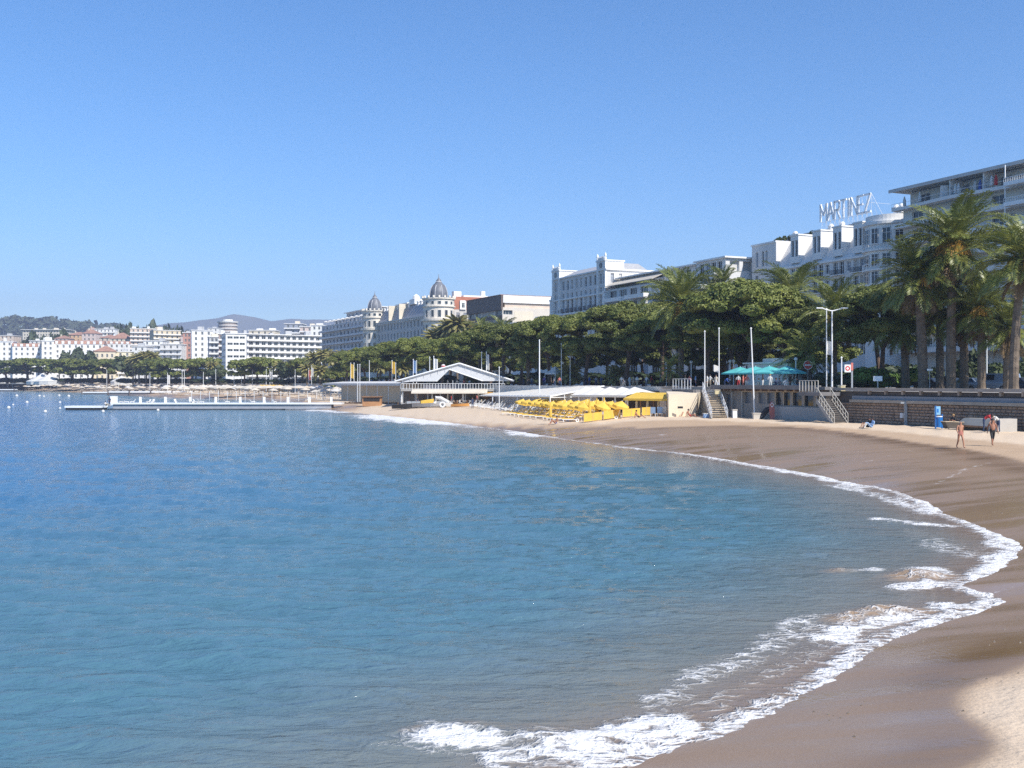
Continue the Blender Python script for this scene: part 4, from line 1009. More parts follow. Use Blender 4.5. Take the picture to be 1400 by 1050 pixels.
# round residential tower in the distance
D=1000; c=at(311.5,D); gz=float(hill_z(np.array(c.x),np.array(D)))-2; rr=13.5*D/1400
B=Bld('round_tower_block','distant round tower block with ringed balconies on the skyline','tower block',c,0,gz,M('tower_brown',(0.40,0.33,0.28),0.8,0.08,0.2))
Ht=zy(441.5,D)-gz; B.wall.lathe([(rr*.92,0),(rr*.92,Ht),(.1,Ht)],24)
k=int(Ht/3.1)
for i in range(k):
    mb=MB(); z=Ht-3.1*(i+1); mb.lathe([(rr*.9,z-.2),(rr,z-.2),(rr,z+1.0),(rr*.97,z+1.0),(rr*.97,z+.0),(rr*.9,z)],24); B.part('balcony',mb,M('tower_rail',(0.60,0.56,0.52),0.7,0.05))
mb=MB(); mb.lathe([(rr*1.02,Ht),(rr*1.06,Ht+1.4),(.1,Ht+1.5)],24); mb.lathe([(rr*.5,Ht+1.5),(rr*.5,Ht+3.2),(.1,Ht+3.3)],16); B.part('roof',mb,white2)
B.done()
# ------------------------------------------------------------------ vegetation
def leafcards(r,centers,radii,n,size,flat=0.75,up=0.3):
    """many small leaf cards spread through clumps; returns verts, faces (numpy)"""
    V=[];F=[]
    base=0
    for c,rad in zip(centers,radii):
        k=int(n*(rad/np.mean(radii))**2)
        d=r.normal(size=(k,3)); d/=np.linalg.norm(d,axis=1)[:,None]
        d[:,2]=np.where(d[:,2]<-0.35,-d[:,2],d[:,2])
        rr=rad*(0.62+0.50*r.random(k))
        p=np.array(c)+d*rr[:,None]*np.array([1,1,flat])
        nrm=d+r.normal(size=(k,3))*0.55+np.array([0,0,up]); nrm/=np.linalg.norm(nrm,axis=1)[:,None]
        t=np.cross(nrm,r.normal(size=(k,3))); t/=np.linalg.norm(t,axis=1)[:,None]; b=np.cross(nrm,t)
        s=size*(0.6+0.8*r.random(k))[:,None]
        q=np.stack([p-t*s-b*s*.45,p+t*s-b*s*.35,p+t*s*.7+b*s*.5,p-t*s*.8+b*s*.45],1)
        V.append(q.reshape(-1,3)); F.append(base+np.arange(k*4).reshape(k,4)); base+=k*4
    return np.concatenate(V),np.concatenate(F)
def np_mesh(name,V,F,mats,mi=None):
    me=bpy.data.meshes.new(name); me.vertices.add(len(V)); me.vertices.foreach_set('co',V.ravel().astype(np.float32))
    k=F.shape[1]; me.loops.add(len(F)*k); me.loops.foreach_set('vertex_index',F.ravel().astype(np.int32))
    me.polygons.add(len(F)); me.polygons.foreach_set('loop_start',np.arange(0,len(F)*k,k,dtype=np.int32))
    me.update(calc_edges=True)
    for m_ in (mats if isinstance(mats,(list,tuple)) else [mats]): me.materials.append(m_)
    if mi is not None: me.polygons.foreach_set('material_index',np.asarray(mi,np.int32))
    return me
def blobs(r,centers,radii,scale,flat,seg=8,rings=5):
    V=[];F=[];b=0
    for c,rad in zip(centers,radii):
        for i in range(rings+1):
            for j in range(seg):
                th=math.pi*i/rings; ph=2*math.pi*j/seg; q=rad*scale*(0.85+.3*r.random())
                V.append((c[0]+q*math.sin(th)*math.cos(ph),c[1]+q*math.sin(th)*math.sin(ph),c[2]-q*flat*math.cos(th)))
        for i in range(rings):
            for j in range(seg): F.append((b+i*seg+j,b+i*seg+(j+1)%seg,b+(i+1)*seg+(j+1)%seg,b+(i+1)*seg+j))
        b+=seg*(rings+1)
    return np.array(V),np.array(F)
def pine_crown(seed,R_=6.6,Hc=5.6,n=56,cards=620,size=0.15,leafm=None,flat=0.66):
    """umbrella pine crown; origin at the crown's base centre"""
    r=np.random.default_rng(seed); C=[];Rd=[]
    for i in range(n):
        a=i*2.399963+r.normal()*.25; q=math.sqrt((i+.5)/n)*(0.93+r.normal()*.05)
        z=Hc*(0.22+0.66*math.sqrt(max(0,1-q**2*.95))+r.normal()*.05)
        C.append((R_*q*math.cos(a),R_*q*math.sin(a)*0.95,z)); Rd.append(R_*(0.20+.07*r.random())*(1.08-.28*q))
    for i in range(n//2):
        a=r.random()*6.28; q=.35+.6*r.random(); C.append((R_*q*math.cos(a),R_*q*math.sin(a),Hc*(-.12+.40*r.random()))); Rd.append(R_*(.15+.06*r.random()))
    V1,F1=leafcards(r,C,Rd,cards,size,flat); V2,F2=blobs(r,C,Rd,.66,flat)
    return np_mesh('crown',np.concatenate([V1,V2]),np.concatenate([F1,F2+len(V1)]),leafm or pine_leaf)
def pine_trunk(seed,H,R_):
    r=random.Random(seed); mb=MB(); lx,ly=r.uniform(-.5,.5),r.uniform(-.5,.5)
    fork=H*.62; p=[(0,0,-.1),(lx*.3,ly*.3,H*.3),(lx,ly,fork)]
    mb.tube(p,[.42,.33,.28],9)
    for i in range(6):
        a=i*1.05+r.uniform(-.3,.3); d=R_*r.uniform(.45,.75)
        e=(lx+math.cos(a)*d,ly+math.sin(a)*d,H*r.uniform(1.02,1.14)); m_=(lx+math.cos(a)*d*.45,ly+math.sin(a)*d*.45,fork+(H*1.06-fork)*.55)
        mb.tube([(lx,ly,fork-.1),m_,e],[.2,.13,.06],6)
    return mb.mesh('trunk',bark_pine)
PINES=[(pine_crown(100+i),pine_trunk(200+i,8.0,6.6)) for i in range(4)]
SPINES=[(pine_crown(150+i,6.2,5.0,30,90,.45),pine_trunk(250+i,7.5,6.2)) for i in range(2)]
def pine(px,D,ztop,width,label,rot=None,group='umbrella pines along the promenade',sets=None,idx=[0],loc=None,sz=None):
    """width: crown diameter in metres"""
    st=(sets or PINES); cm,tm=st[idx[0]%len(st)]; idx[0]+=1
    p=loc if loc is not None else at(px,D); sxy=width/(2*6.6)
    t=thing('pine_tree',label,'tree',(p.x,p.y,PZ-.05),rot if rot is not None else random.uniform(0,6.28),group)
    H=ztop-PZ; cH=5.6*1.10*(sz or (0.75*sxy+.25)); base=H-cH
    c=link('crown',cm,t,(0,0,base)); c.scale=(sxy,sxy,sz or (0.75*sxy+.25))
    k=link('trunk',tm,t); k.scale=(max(.8,sxy),max(.8,sxy),(base+cH*.32)/8.0)
    return t
pine(1022,129,17.9,15.6,'largest umbrella pine with a broad rounded crown behind the turquoise parasols')
pine(968,134,15.2,9.5,'umbrella pine under the big round crown, left of the turquoise parasols')
pine(1072,126,15.0,8.5,'smaller pine at the right edge of the broad rounded crown')
pine(1203,119,16.6,8.6,'dark shaded pine just right of the double armed street lamp')
pine(1205,113,15.6,11.0,'very dark pine beside the clipped green hedge',sets=PINES)
pine(856,158,17.5,14.5,'broad umbrella pine in front of the ornate hotel',sz=1.05)
pine(905,150,15.6,10,'umbrella pine half hidden behind the tall palm left of the stairs')
pine(800,168,16.6,13,'umbrella pine above the restaurant canopy, left of the broadest one')
pine(752,180,16.8,12.5,'umbrella pine in front of the low white building')
pine(712,190,16.3,12,'umbrella pine behind the tall bare flagpole')
pine(670,203,16.6,13.5,'umbrella pine with a palm frond clump, right of the gabled roof')
pine(636,216,15.8,11,'umbrella pine just above the ridge of the gabled roof')
pine(604,232,15.0,12,'umbrella pine over the left slope of the gabled roof')
pine(568,246,16.0,14,'umbrella pine below the round cream tower, left of the cluster of palms')
pine(533,268,15.7,14,'umbrella pine in front of the shaded palace facade')
pine(500,292,15.2,13,'umbrella pine left of the palace facade pines, by the yellow flags')
pine(474,312,14.6,12,'lowest umbrella pine at the left end of the dark row')
pine(1003,139,16.2,10,'umbrella pine just behind the left half of the largest crown')
pine(1012,148,15.5,11,'umbrella pine in the shade behind the largest one')
# second row further back keeps the space under the crowns dark
k2=[(1110,133),(1045,146),(985,158),(930,168),(880,178),(830,186),(780,196),(735,206),(695,220),(655,234),(615,250),(585,264),(550,284),(515,306),(488,326)]
BK=['the no entry sign','the kiosk and turquoise parasols','the tall white pole by the pale stairs','the lone drooping palm','the white lamp left of the picket railing','the people above the yellow awning','the right end of the white scalloped canopies','the left end of the white scalloped canopies','the tall bare pole','the right eave of the gabled roof','the flag beside the gabled roof ridge','the middle of the left roof slope','the white flags left of the gabled roof','the right yellow flag','the left yellow flag']
for i,(px,D) in enumerate(k2):
    pine(px,D+6,14.6+random.uniform(-.6,.5),11.5,'shaded back row pine behind '+BK[i],group='back row of pines')
# far left groups
for px,D,yt,w,lb in ((10,600,491,26,'dark pine group leaning out of the left edge of the waterfront'),(38,590,488,30,'broad dark pine in front of the white tower at far left'),(66,585,489,24,'pine in front of the tall narrow white hotel tower'),
  (99,560,489,26,'left of three rounded pines below the red roofed villa'),(125,555,490,26,'middle of three rounded pines below the red roofed villa'),(148,550,489,24,'right of three rounded pines below the red roofed villa'),
  (216,470,487,22,'left pine of the long row below the ochre block'),(240,462,489,22,'second pine of the long row below the ochre block'),(262,455,488,19,'pine in the long row in front of the red sided block'),(280,450,487,19,'right end pine of the long row at left'),
  (334,400,489,14,'rounded pine right of the plain white block'),(352,395,486,16,'broad green pine in front of the long low hotel'),(370,392,488,12,'small pine at the right side of the broad green one'),
  (414,372,487,14,'pine in front of the right end of the long low hotel'),(466,330,500,12,'low dark pine behind the yellow flags')):
    pine(px,D,zy(yt,D),w,lb,group='pines of the far waterfront',sets=SPINES,sz=1.0 if D<450 else 1.25)
# ---- palms
def frond_mesh(L,e0,droop,seed,n=34,lw=.055,ll=.74,name='frond'):
    """arching pinnate frond along +x; origin at its base"""
    r=random.Random(seed); P=[];a=e0;x=z=0;st=L/12
    for i in range(13):
        P.append(Vector((x,0,z))); x+=st*math.cos(a); z+=st*math.sin(a); a-=droop/12*(0.4+1.2*i/12)
    mb=MB(); mb.tube(P[::2],[.07,.06,.052,.042,.032,.022,.01],4,False)
    for i in range(n):
        f=.14+.86*i/(n-1); q=f*12; k=min(int(q),11); p=P[k].lerp(P[k+1],q-k); d=(P[k+1]-P[k]).normalized(); up=Vector((-d.z,0,d.x))
        le=ll*(0.35+1.1*math.sin(math.pi*min(f*.9+.08,1)))*r.uniform(.85,1.1)
        for s in (-1,1):
            dr=(d*.62+Vector((0,s*.78,0))+up*r.uniform(.12,.45)).normalized(); tip=p+dr*le+Vector((0,0,-.22*le)); w=lw*(.8+.5*r.random())
            mid=p+dr*le*.5
            mb.quad(p-d*w*.4,mid-d*w,tip,mid+d*w)
    return mb.mesh(name,palm_leaf)
FR=[frond_mesh(4.3,1.25,1.0,1),frond_mesh(4.5,.85,1.25,2),frond_mesh(4.5,.45,1.3,3),frond_mesh(4.2,.05,1.2,4),frond_mesh(3.8,-.45,.8,5)]
FRD=frond_mesh(3.2,-.95,.4,6); FRD.materials.clear(); FRD.materials.append(palm_dry)
def palm_trunk_mesh(H,r0,r1,lx,ly,seed,name='trunk'):
    r=random.Random(seed); mb=MB(); k=int(H/.45); pts=[];rad=[]
    for i in range(k+1):
        f=i/k; pts.append((lx*f*f,ly*f*f,-.1+(H+.1)*f)); rad.append((r0+(r1-r0)*f)*(1.0+.10*(i%2))*(1.35 if i==0 else 1))
    mb.tube(pts,rad,10)
    for i in range(26): # cut frond stubs below the crown
        a=r.uniform(0,6.28); z=H-r.uniform(.1,1.3); f=z/H; c=Vector((lx*f*f,ly*f*f,z)); d=Vector((math.cos(a),math.sin(a),.8)).normalized()
        mb.bar(c+d*r1*.6,c+d*(r1+.35),.09)
    return mb.mesh(name,bark_palm)
FRUIT=None
def fruit_mesh():
    mb=MB(); r=random.Random(3)
    for i in range(34):
        a=r.uniform(-1,1); pts=[(0,0,0)]; L=r.uniform(.7,1.35)
        for k in range(1,5): f=k/4; pts.append((L*f*math.cos(a)*.9,L*f*math.sin(a)*.75,.45*math.sin(f*2.6)-L*f*f*.95))
        mb.tube(pts,[.03,.035,.05,.06,.04],4,False)
    return mb.mesh('fruit_cluster',palm_fruit)
FRUIT=fruit_mesh()
def palm(label,px=None,D=None,zc=None,rad=4.5,n=46,lean=(0,0),r0=.42,fruit=0,dry=6,seed=0,loc=None,group='tall date palms along the promenade',base=PZ):
    p=loc if loc is not None else at(px,D); r=random.Random(seed*31+5); H=zc-base
    t=thing('palm_tree',label,'palm tree',(p.x,p.y,base),0,group)
    link('trunk',palm_trunk_mesh(H,r0,r0*.78,lean[0],lean[1],seed),t)
    top=Vector((lean[0],lean[1],H)); s=rad/4.1
    for i in range(n):
        f=(i+.5)/n; k=min(4,int(f*5+r.uniform(-.35,.35))) if f<.995 else 4; k=max(0,k)
        o=link('frond',FR[k],t,top+Vector((0,0,.35-.55*f)),(r.uniform(-.35,.35),r.uniform(-.14,.14),i*2.399963+r.uniform(-.25,.25)))
        q=s*r.uniform(.85,1.1); o.scale=(q,q,q)
    for i in range(dry):
        o=link('frond',FRD,t,top+Vector((0,0,-.5)),(r.uniform(-.3,.3),0,r.uniform(0,6.28))); o.scale=(s*.9,)*3; o['label']='dry brown hanging frond'
    for i in range(fruit):
        a=-1.57+r.uniform(-1.3,1.3) if i<fruit*.75 else r.uniform(0,6.28)
        o=link('fruit_cluster',FRUIT,t,top+Vector((math.cos(a)*.35,math.sin(a)*.35,.25-.4*r.random())),(0,r.uniform(-.2,.3),a)); o.scale=(.95*s,)*3
    return t
palm('tallest palm with big orange fruit clusters in front of the shaded apartment block',1300,101,18.6,5.3,66,(.2,0),.46,9,6,1)
palm('palm at the right edge with orange fruit, its trunk leaning to the right',1386,92,16.3,5.0,60,(.9,0),.40,6,6,2)
palm('dark palm crown left of the tallest palm, partly behind it',1262,103,15.6,4.7,54,(-.6,0),.48,1,8,3)
palm('shorter palm with yellow green fronds below the tallest one',1318,104,11.8,3.9,50,(0,0),.42,2,8,4)
palm('palm with brownish crown over the parked pale car',1342,100,12.4,4.0,52,(-.1,0),.38,3,8,5)
palm('dark trunked palm with a low crown second from the right edge',1378,99,10.4,3.6,46,(0,0),.44,1,6,6)
palm('slim palm whose green crown hangs between the first two big trunks',1285,107,13.2,3.9,46,(0,0),.40,1,8,7)
palm('low shaded palm at the left side of the palm group',1238,109,11.2,4.0,44,(-.2,0),.42,0,8,8)
palm('lone palm just behind the double armed street lamp',1139,121,12.9,5.0,50,(.1,0),.45,1,4,9)
palm('palm standing out above the pine at the left corner of the white hotel',1084,138,17.0,5.4,44,(0,0),.40,2,2,10)
palm('palm with drooping grey green fronds and orange heart left of the largest pine',931,140,15.8,6.0,60,(.1,0),.40,4,4,11)
palm('small palm with bright trunk left of the beach stairs',916,132,6.9,2.0,30,(0,0),.22,0,4,12)
palm('bushy low palm behind the no entry sign',1106,119,8.4,3.2,40,(0,0),.35,0,4,13)
palm('bushy low palm right of the turquoise parasols',1088,121,7.6,2.8,36,(.2,0),.3,0,4,14)
palm('palm above the largest pine, in front of the stepped white hotel',990,165,21.0,3.8,36,(0,0),.35,1,4,15)
palm('second palm in front of the stepped white hotel, slightly lower',972,168,20.0,3.6,34,(0,0),.35,0,4,16)
palm('feathery palm rising left of the lone drooping one',905,166,18.3,3.8,32,(0,0),.3,0,3,17)
palm('palm among the dark trunks right of the gabled roof',722,182,10.0,3.6,34,(0,0),.35,0,4,18)
palm('palm whose fronds show through the pine right of the gabled roof',656,204,15.0,3.8,32,(0,0),.35,0,2,19)
palm('palm with pale fronds in the pine canopy behind the flagpole',688,196,14.6,3.6,32,(0,0),.35,0,2,20)
# palm clump by the round tower and far palms: one crown mesh each
def crown_mesh(seed,n=46,L=1.0):
    r=random.Random(seed); mb=MB()
    for i in range(n):
        f=(i+.5)/n; a=i*2.4+r.uniform(-.2,.2); e=1.3-1.75*f; x=z=0; P=[]; aa=e
        for k in range(5): P.append(Vector((x*math.cos(a),x*math.sin(a),z))); x+=.25*math.cos(aa); z+=.25*math.sin(aa); aa-=.33
        sd_=Vector((-math.sin(a),math.cos(a),0))
        for k in range(4):
            w0,w1=.05+.10*math.sin(k/4*3.1),.05+.10*math.sin((k+1)/4*3.1)
            for s in (-1,1): mb.quad(P[k],P[k+1],P[k+1]+sd_*s*w1-Vector((0,0,w1*.6)),P[k]+sd_*s*w0-Vector((0,0,w0*.6)))
    return mb.mesh('crown',M('pale_palm_frond',(0.16,0.16,0.04),0.5,scale=3.0,col2=(0.40,0.34,0.12),transl=.3,obvar=.15))
CRM=[crown_mesh(5),crown_mesh(6)]
def far_palm(label,px,D,ytop,rad,group='palms of the far waterfront'):
    p=at(px,D); zc=zy(ytop,D)-rad*.75; t=thing('palm_tree',label,'palm tree',(p.x,p.y,PZ),random.uniform(0,6),group)
    mb=MB(); mb.tube([(0,0,-.1),(0,0,(zc-PZ)*.5),(0,0,zc-PZ)],[.4,.3,.28],7); mb.build('trunk',bark_palm,t)
    c=link('crown',random.choice(CRM),t,(0,0,zc-PZ)); c.scale=(rad,)*3
fp=[(594,300,447,4.6,'left palm of the clump under the round cream tower'),(604,302,440,4.8,'palm in the clump directly below the round cream tower'),(615,298,432,4.8,'second tallest palm of the clump by the round tower'),
 (625,296,427,5.0,'tallest palm of the clump by the round tower'),(636,298,436,4.8,'right palm of the clump by the round tower'),(645,300,447,4.4,'lowest right palm of the clump by the round tower'),
 (430,360,478,4.2,'feathery palm right of the long low hotel'),(444,356,474,4.4,'palm in front of the dark apartment block, left one'),(455,350,478,4.0,'palm in front of the dark apartment block, right one'),(420,352,495,3.6,'low palm with brown skirt near the left flagpoles'),
 (438,345,497,3.8,'low palm with a brown hanging skirt, left of the yellow flags'),(470,330,476,4,'palm at the left end of the dark pine row'),(384,385,492,3.6,'palm beside the small pines in front of the long low hotel'),(405,378,490,3.4,'thin palm before the right half of the long low hotel'),
 (81,560,489,5,'solitary palm in front of the white hotel wings'),(97,570,488,5,'palm above the three rounded pines, left'),(190,480,480,5,'palm in the mixed tall trees, left one'),(200,478,477,5,'palm in the mixed tall trees, middle one'),(208,476,479,4.6,'palm in the mixed tall trees, right one'),(182,485,486,4.4,'low palm beside the pale yellow annexe'),
 (290,440,492,3.6,'palm at the foot of the plain white block'),(520,285,488,3.2,'pale palm under the palace pines'),(548,262,492,3.0,'pale drooping palm under the pines left of the gabled roof'),(780,170,494,2.6,'small palm in the shade behind the white canopies'),(845,160,496,2.6,'palm showing between dark trunks above the yellow awning')]
for px,D,yt,rad,lb in fp: far_palm(lb,px,D,yt,rad)
# tall mixed trees, bushes and hedges
def bush_mesh(seed,n=9,cards=130,size=.16,m_=None,flat=.85):
    r=np.random.default_rng(seed); C=[(r.normal()*.45,r.normal()*.45,.25+.55*r.random()) for _ in range(n)]; Rd=[.38+.14*r.random() for _ in range(n)]
    V1,F1=leafcards(r,C,Rd,cards,size,flat); V2,F2=blobs(r,C,Rd,.82,flat)
    return np_mesh('foliage',np.concatenate([V1,V2]),np.concatenate([F1,F2+len(V1)]),m_ or shrub_leaf)
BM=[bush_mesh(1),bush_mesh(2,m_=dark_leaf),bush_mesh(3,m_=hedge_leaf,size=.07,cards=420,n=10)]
STEM=None
def bush(label,px,D,w,h,kind=0,z=PZ,cat='shrub',name='shrub',group=None,loc=None):
    p=loc if loc is not None else at(px,D); t=thing(name,label,cat,(p.x,p.y,z),random.uniform(0,6),group)
    f=link('foliage',BM[kind],t); f.scale=(w/2/.95,w/2/.95,h/1.15)
    mb=MB(); mb.tube([(0,0,-.05),(.03,0,h*.35)],[.06,.04],6); mb.build('stem',bark_pine,t); return t
bush('clipped rounded bright green hedge behind the promenade wall',1191,112,6.0,2.6,2,cat='hedge',name='hedge')
bush('dark bush left of the life ring sign',1128,112,3.6,1.9,1); bush('dark low bush between the street lamp and the bright hedge',1168,114,4.5,1.8,1)
bush('bright green leafy plant between the palm trunks',1322,127,3.6,3.4,0,cat='plant'); bush('tall green plant behind the parked silver car',1338,129,2.4,4.6,0,cat='plant')
bush('rounded green bush at the right edge behind the leaning palm',1396,123,3.4,3.6,0)
SB=['left of the first big palm trunk','at the first big palm trunk','right of the bright hedge','behind the life ring sign','behind the street lamp','behind the kiosk','behind the left turquoise parasol','behind the picket railing','behind the small palm','above the yellow awning','above the scalloped canopies','behind the white tent','behind the tall bare pole','right of the gabled roof','behind the right roof slope','behind the left roof slope','left of the gabled roof','behind the white awning','behind the yellow flags']
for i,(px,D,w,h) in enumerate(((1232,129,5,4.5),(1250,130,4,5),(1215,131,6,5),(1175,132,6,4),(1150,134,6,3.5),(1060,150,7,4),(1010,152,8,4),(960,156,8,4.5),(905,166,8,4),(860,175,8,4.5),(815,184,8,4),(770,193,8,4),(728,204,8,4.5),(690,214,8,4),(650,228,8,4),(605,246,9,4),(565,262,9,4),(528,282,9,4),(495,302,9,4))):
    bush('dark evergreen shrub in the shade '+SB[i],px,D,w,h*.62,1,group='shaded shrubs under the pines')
def mixed(label,px,D,yt,w):
    p=at(px,D); H=zy(yt,D)-PZ; t=thing('broadleaf_tree',label,'tree',(p.x,p.y,PZ),random.uniform(0,6),'mixed trees of the town')
    f=link('crown',BM[0],t,(0,0,H*.25)); f.scale=(w/2,w/2,H*.75/1.15); mb=MB(); mb.tube([(0,0,-.1),(0,0,H*.45)],[.3,.2],6); mb.build('trunk',bark_pine,t)
for a in ((185,500,489,16,'olive green tree at the left of the tall mixed group'),(198,495,483,15,'tallest olive green tree left of the long pine row'),(120,600,483,14,'grey green tree left of the red roofed villa'),(110,640,478,14,'dark tree before the longest white hotel wing'),
  (300,440,500,9,'small tree at the foot of the brown balconied strip'),(395,384,497,9,'small green tree right of the broad green pine'),(40,850,458,22,'tree on the hillside under the long hilltop building'),(65,880,459,22,'second tree on the hillside under the long hilltop building'),
  (84,900,455,20,'rounded tree right of the hilltop building'),(168,950,449,24,'dark tree on the skyline right of the white hillside block'),(160,960,452,24,'tree beside the white hillside block'),(232,1000,449,20,'cypress like tree on the skyline above the ochre block'),(240,1000,450,20,'second skyline tree above the ochre block'),
  (250,900,452,18,'tree on the skyline left of the cream topped block'),(185,1000,447,22,'tree above the peach topped block'),(215,1000,443,22,'tree on top of the ochre block skyline')): mixed(a[4],*a[:4])
# wooded ridge foliage: reads as one mass
r=np.random.default_rng(77); C=[];Rd=[]
for i in range(520):
    X=r.uniform(-1250,-330); Y=r.uniform(1640,1900); px=X/Y*1400+700
    crest=np.interp(px,[-260,0,30,80,130,180,230,330],[452,437,441,443,448,452,458,470]); z=zy(crest,1900)*(1-abs((Y-1900)/330)**1.3)
    C.append((X,Y,z+2)); Rd.append(r.uniform(7,14))
V1,F1=leafcards(r,C,Rd,26,5.0,.8)
tag(link('forest',np_mesh('forest',V1,F1,M('far_wood',(0.03,0.045,0.022),0.8,scale=.05,col2=(0.07,0.085,0.042))),kind='stuff'),'dark woodland on the ridge behind the far town','forest')
# plants on roofs
for i,(fr,yi,h) in enumerate(((.12,1.5,1.6),(.2,2,1.2),(.28,2.2,2.0),(.34,1.6,1.4),(.45,1.8,1.8),(.52,1.6,1.2),(.6,1.7,2.2))):
    q=on_terrace(fr,yi,TERR[2]+(3.2 if 1 else 0)); q=on_terrace(fr,yi+4,TERR[2]+3.2); bush('dark green planting on the roof terrace of the stepped hotel',0,0,3.4,h,1,z=q.z,loc=q,group='roof garden shrubs',cat='plant')
q=on_terrace(.80,1.6,TERR[2]+.02); bush('yellow green bush on the lower terrace beside the white end pavilion',0,0,3.2,1.6,2,z=q.z,loc=q,cat='plant')
for px,lb,k in ((1037,'small plant on the left parapet of the hotel with the sign',0),(1056,'potted palm like plant on the hotel roof left of the dormers',0),(1085,'shrub on the hotel roof above the second dormer',1),(1148,'yellow green shrub on the hotel roof under the sign',2),(1208,'tall plant on the hotel roof right of the sign',0),(1214,'plant by the roof pavilion of the hotel',1)):
    q=on_hotel(px,5.0,ZC-.5 if px<1190 else ZC-.4); q.z=PZ+(Hs*0+ZC) ; bush(lb,0,0,1.8,1.6,k,z=q.z,loc=q,cat='plant')

for i,(px,D) in enumerate(((8,596),(34,592),(62,588),(92,566),(118,558),(142,552),(172,500),(200,482),(226,468),(250,460),(272,452),(300,436),(332,405),(352,398),(376,388),(402,380),(424,370),(446,350),(462,338))):
    bush('dark shrub '+['at the left edge','under the leaning pine group','under the pine before the narrow tower','below the solitary palm','under the left rounded pine','under the right rounded pine','below the pale yellow annexe','under the tall mixed trees','under the long pine row, left end','in the middle of the long pine row','at the right end of the long pine row','at the foot of the plain white block','under the small rounded pine','under the broad green pine','right of the broad green pine','below the small green tree','under the right pine of the long hotel','among the low skirted palms','left of the yellow flags'][i]+' on the far waterfront',px,D+4,D/34,D/190,1,group='shrubs of the far waterfront')
# ------------------------------------------------------------------ sea wall and beach buildings
def along(o0,pts,z0,z1,mb,t0,t1,o1=None):
    """straight bar along the sea wall from t0 to t1, between offsets o0..o1 and heights z0..z1"""
    a,b,c,d=wp(t0,o0),wp(t1,o0),wp(t1,o1),wp(t0,o1)
    mb.prism([(a.x,a.y),(d.x,d.y),(c.x,c.y),(b.x,b.y)],z0,z1)
T_ST=wt(1150); T_BB0=wt(1140); T_BB1=wt(984)
sw=thing('sea_wall','long grey sea wall of rough stone blocks with a pale ledge and coping at right','wall',wp(0))
def swp(mb,name,m_,kind=None):
    o=mb.build(name,m_,sw,kind=kind)
    o.data.transform(Matrix.Translation(-wp(0))); return o
mb=MB(); along(-0.0,None,.3,3.35,mb,-75,T_BB0,.5); along(.25,None,3.352,PZ-.05,mb,-75,T_BB0,.6); swp(mb,'wall_core',M('joint_mortar',(0.10,0.085,0.075),0.95,0.2,1.0))
stone=M('rough_stone',(0.25,0.175,0.125),0.9,scale=0.9,col2=(0.38,0.285,0.215),bump=0.5,bscale=6)
mb=MB(); r=random.Random(4)
t=-40.0
zr=[1.15,1.45,1.74,2.0,2.28,2.55,2.8,3.07,3.34]
for k in range(len(zr)-1):
    t=-40+r.uniform(0,.5)
    while t<T_BB0-.3:
        w=r.uniform(.32,.68); d=r.uniform(.05,.14)
        a,b=t+.025,min(t+w-.025,T_BB0); z0_,z1_=zr[k]+.02,zr[k+1]-.02
        p=[wp(a,-.002),wp(b,-.002),wp(b,-.002),wp(a,-.002)]; q0,q1=wp(a+.05,-d),wp(b-.05,-d)
        A=(p[0].x,p[0].y,z0_);Bq=(p[1].x,p[1].y,z0_);Cq=(p[1].x,p[1].y,z1_);Dq=(p[0].x,p[0].y,z1_)
        a2=(q0.x,q0.y,z0_+.05);b2=(q1.x,q1.y,z0_+.05);c2=(q1.x,q1.y,z1_-.05);d2=(q0.x,q0.y,z1_-.05)
        mb.quad(d2,c2,b2,a2);mb.quad(a2,b2,Bq,A);mb.quad(b2,c2,Cq,Bq);mb.quad(c2,d2,Dq,Cq);mb.quad(d2,a2,A,Dq)
        t+=w
swp(mb,'stone_block',stone,'stuff')
mb=MB(); along(-.32,None,3.352,3.62,mb,-75,T_BB0-2.5,.25); swp(mb,'ledge',M('ledge_stone',(0.36,0.31,0.25),0.9,0.15,0.8,bump=.2))
mb=MB(); along(.02,None,3.622,3.98,mb,-75,T_BB0-2.5,.25); swp(mb,'painted_band',M('grey_band',(0.27,0.27,0.28),0.9,0.15,0.6))
mb=MB(); along(-.12,None,PZ+.06,PZ+.33,mb,-75,wt(905),.45); swp(mb,'coping',M('coping_stone',(0.36,0.31,0.26),0.9,0.12,0.8,bump=0.2))
for i in range(int((T_ST+42)/2.1)):
    t=-42+i*2.1
    if t>T_ST-.5: break
    mb=MB(); along(-.06,None,PZ-.28,PZ+.058,mb,t,t+.2,.24); swp(mb,'bracket',M('bracket_stone',(0.33,0.26,0.20),0.9,0.15,0.8))
# drain pipe with a small notice on the wall
mb=MB(); t_=wt(1241); q=wp(t_,-.25); mb.box(q.x-.12,q.x+.12,q.y-.08,q.y+.08,1.2,3.34); mb.box(q.x-.5,q.x+.3,q.y-.2,q.y+.05,3.34,3.5); swp(mb,'drain_pipe',metalg)
mb=MB(); t_=wt(1237); q=wp(t_,-.3); mb.box(q.x-.2,q.x+.2,q.y-.04,q.y,2.05,2.5); swp(mb,'notice',metalw)
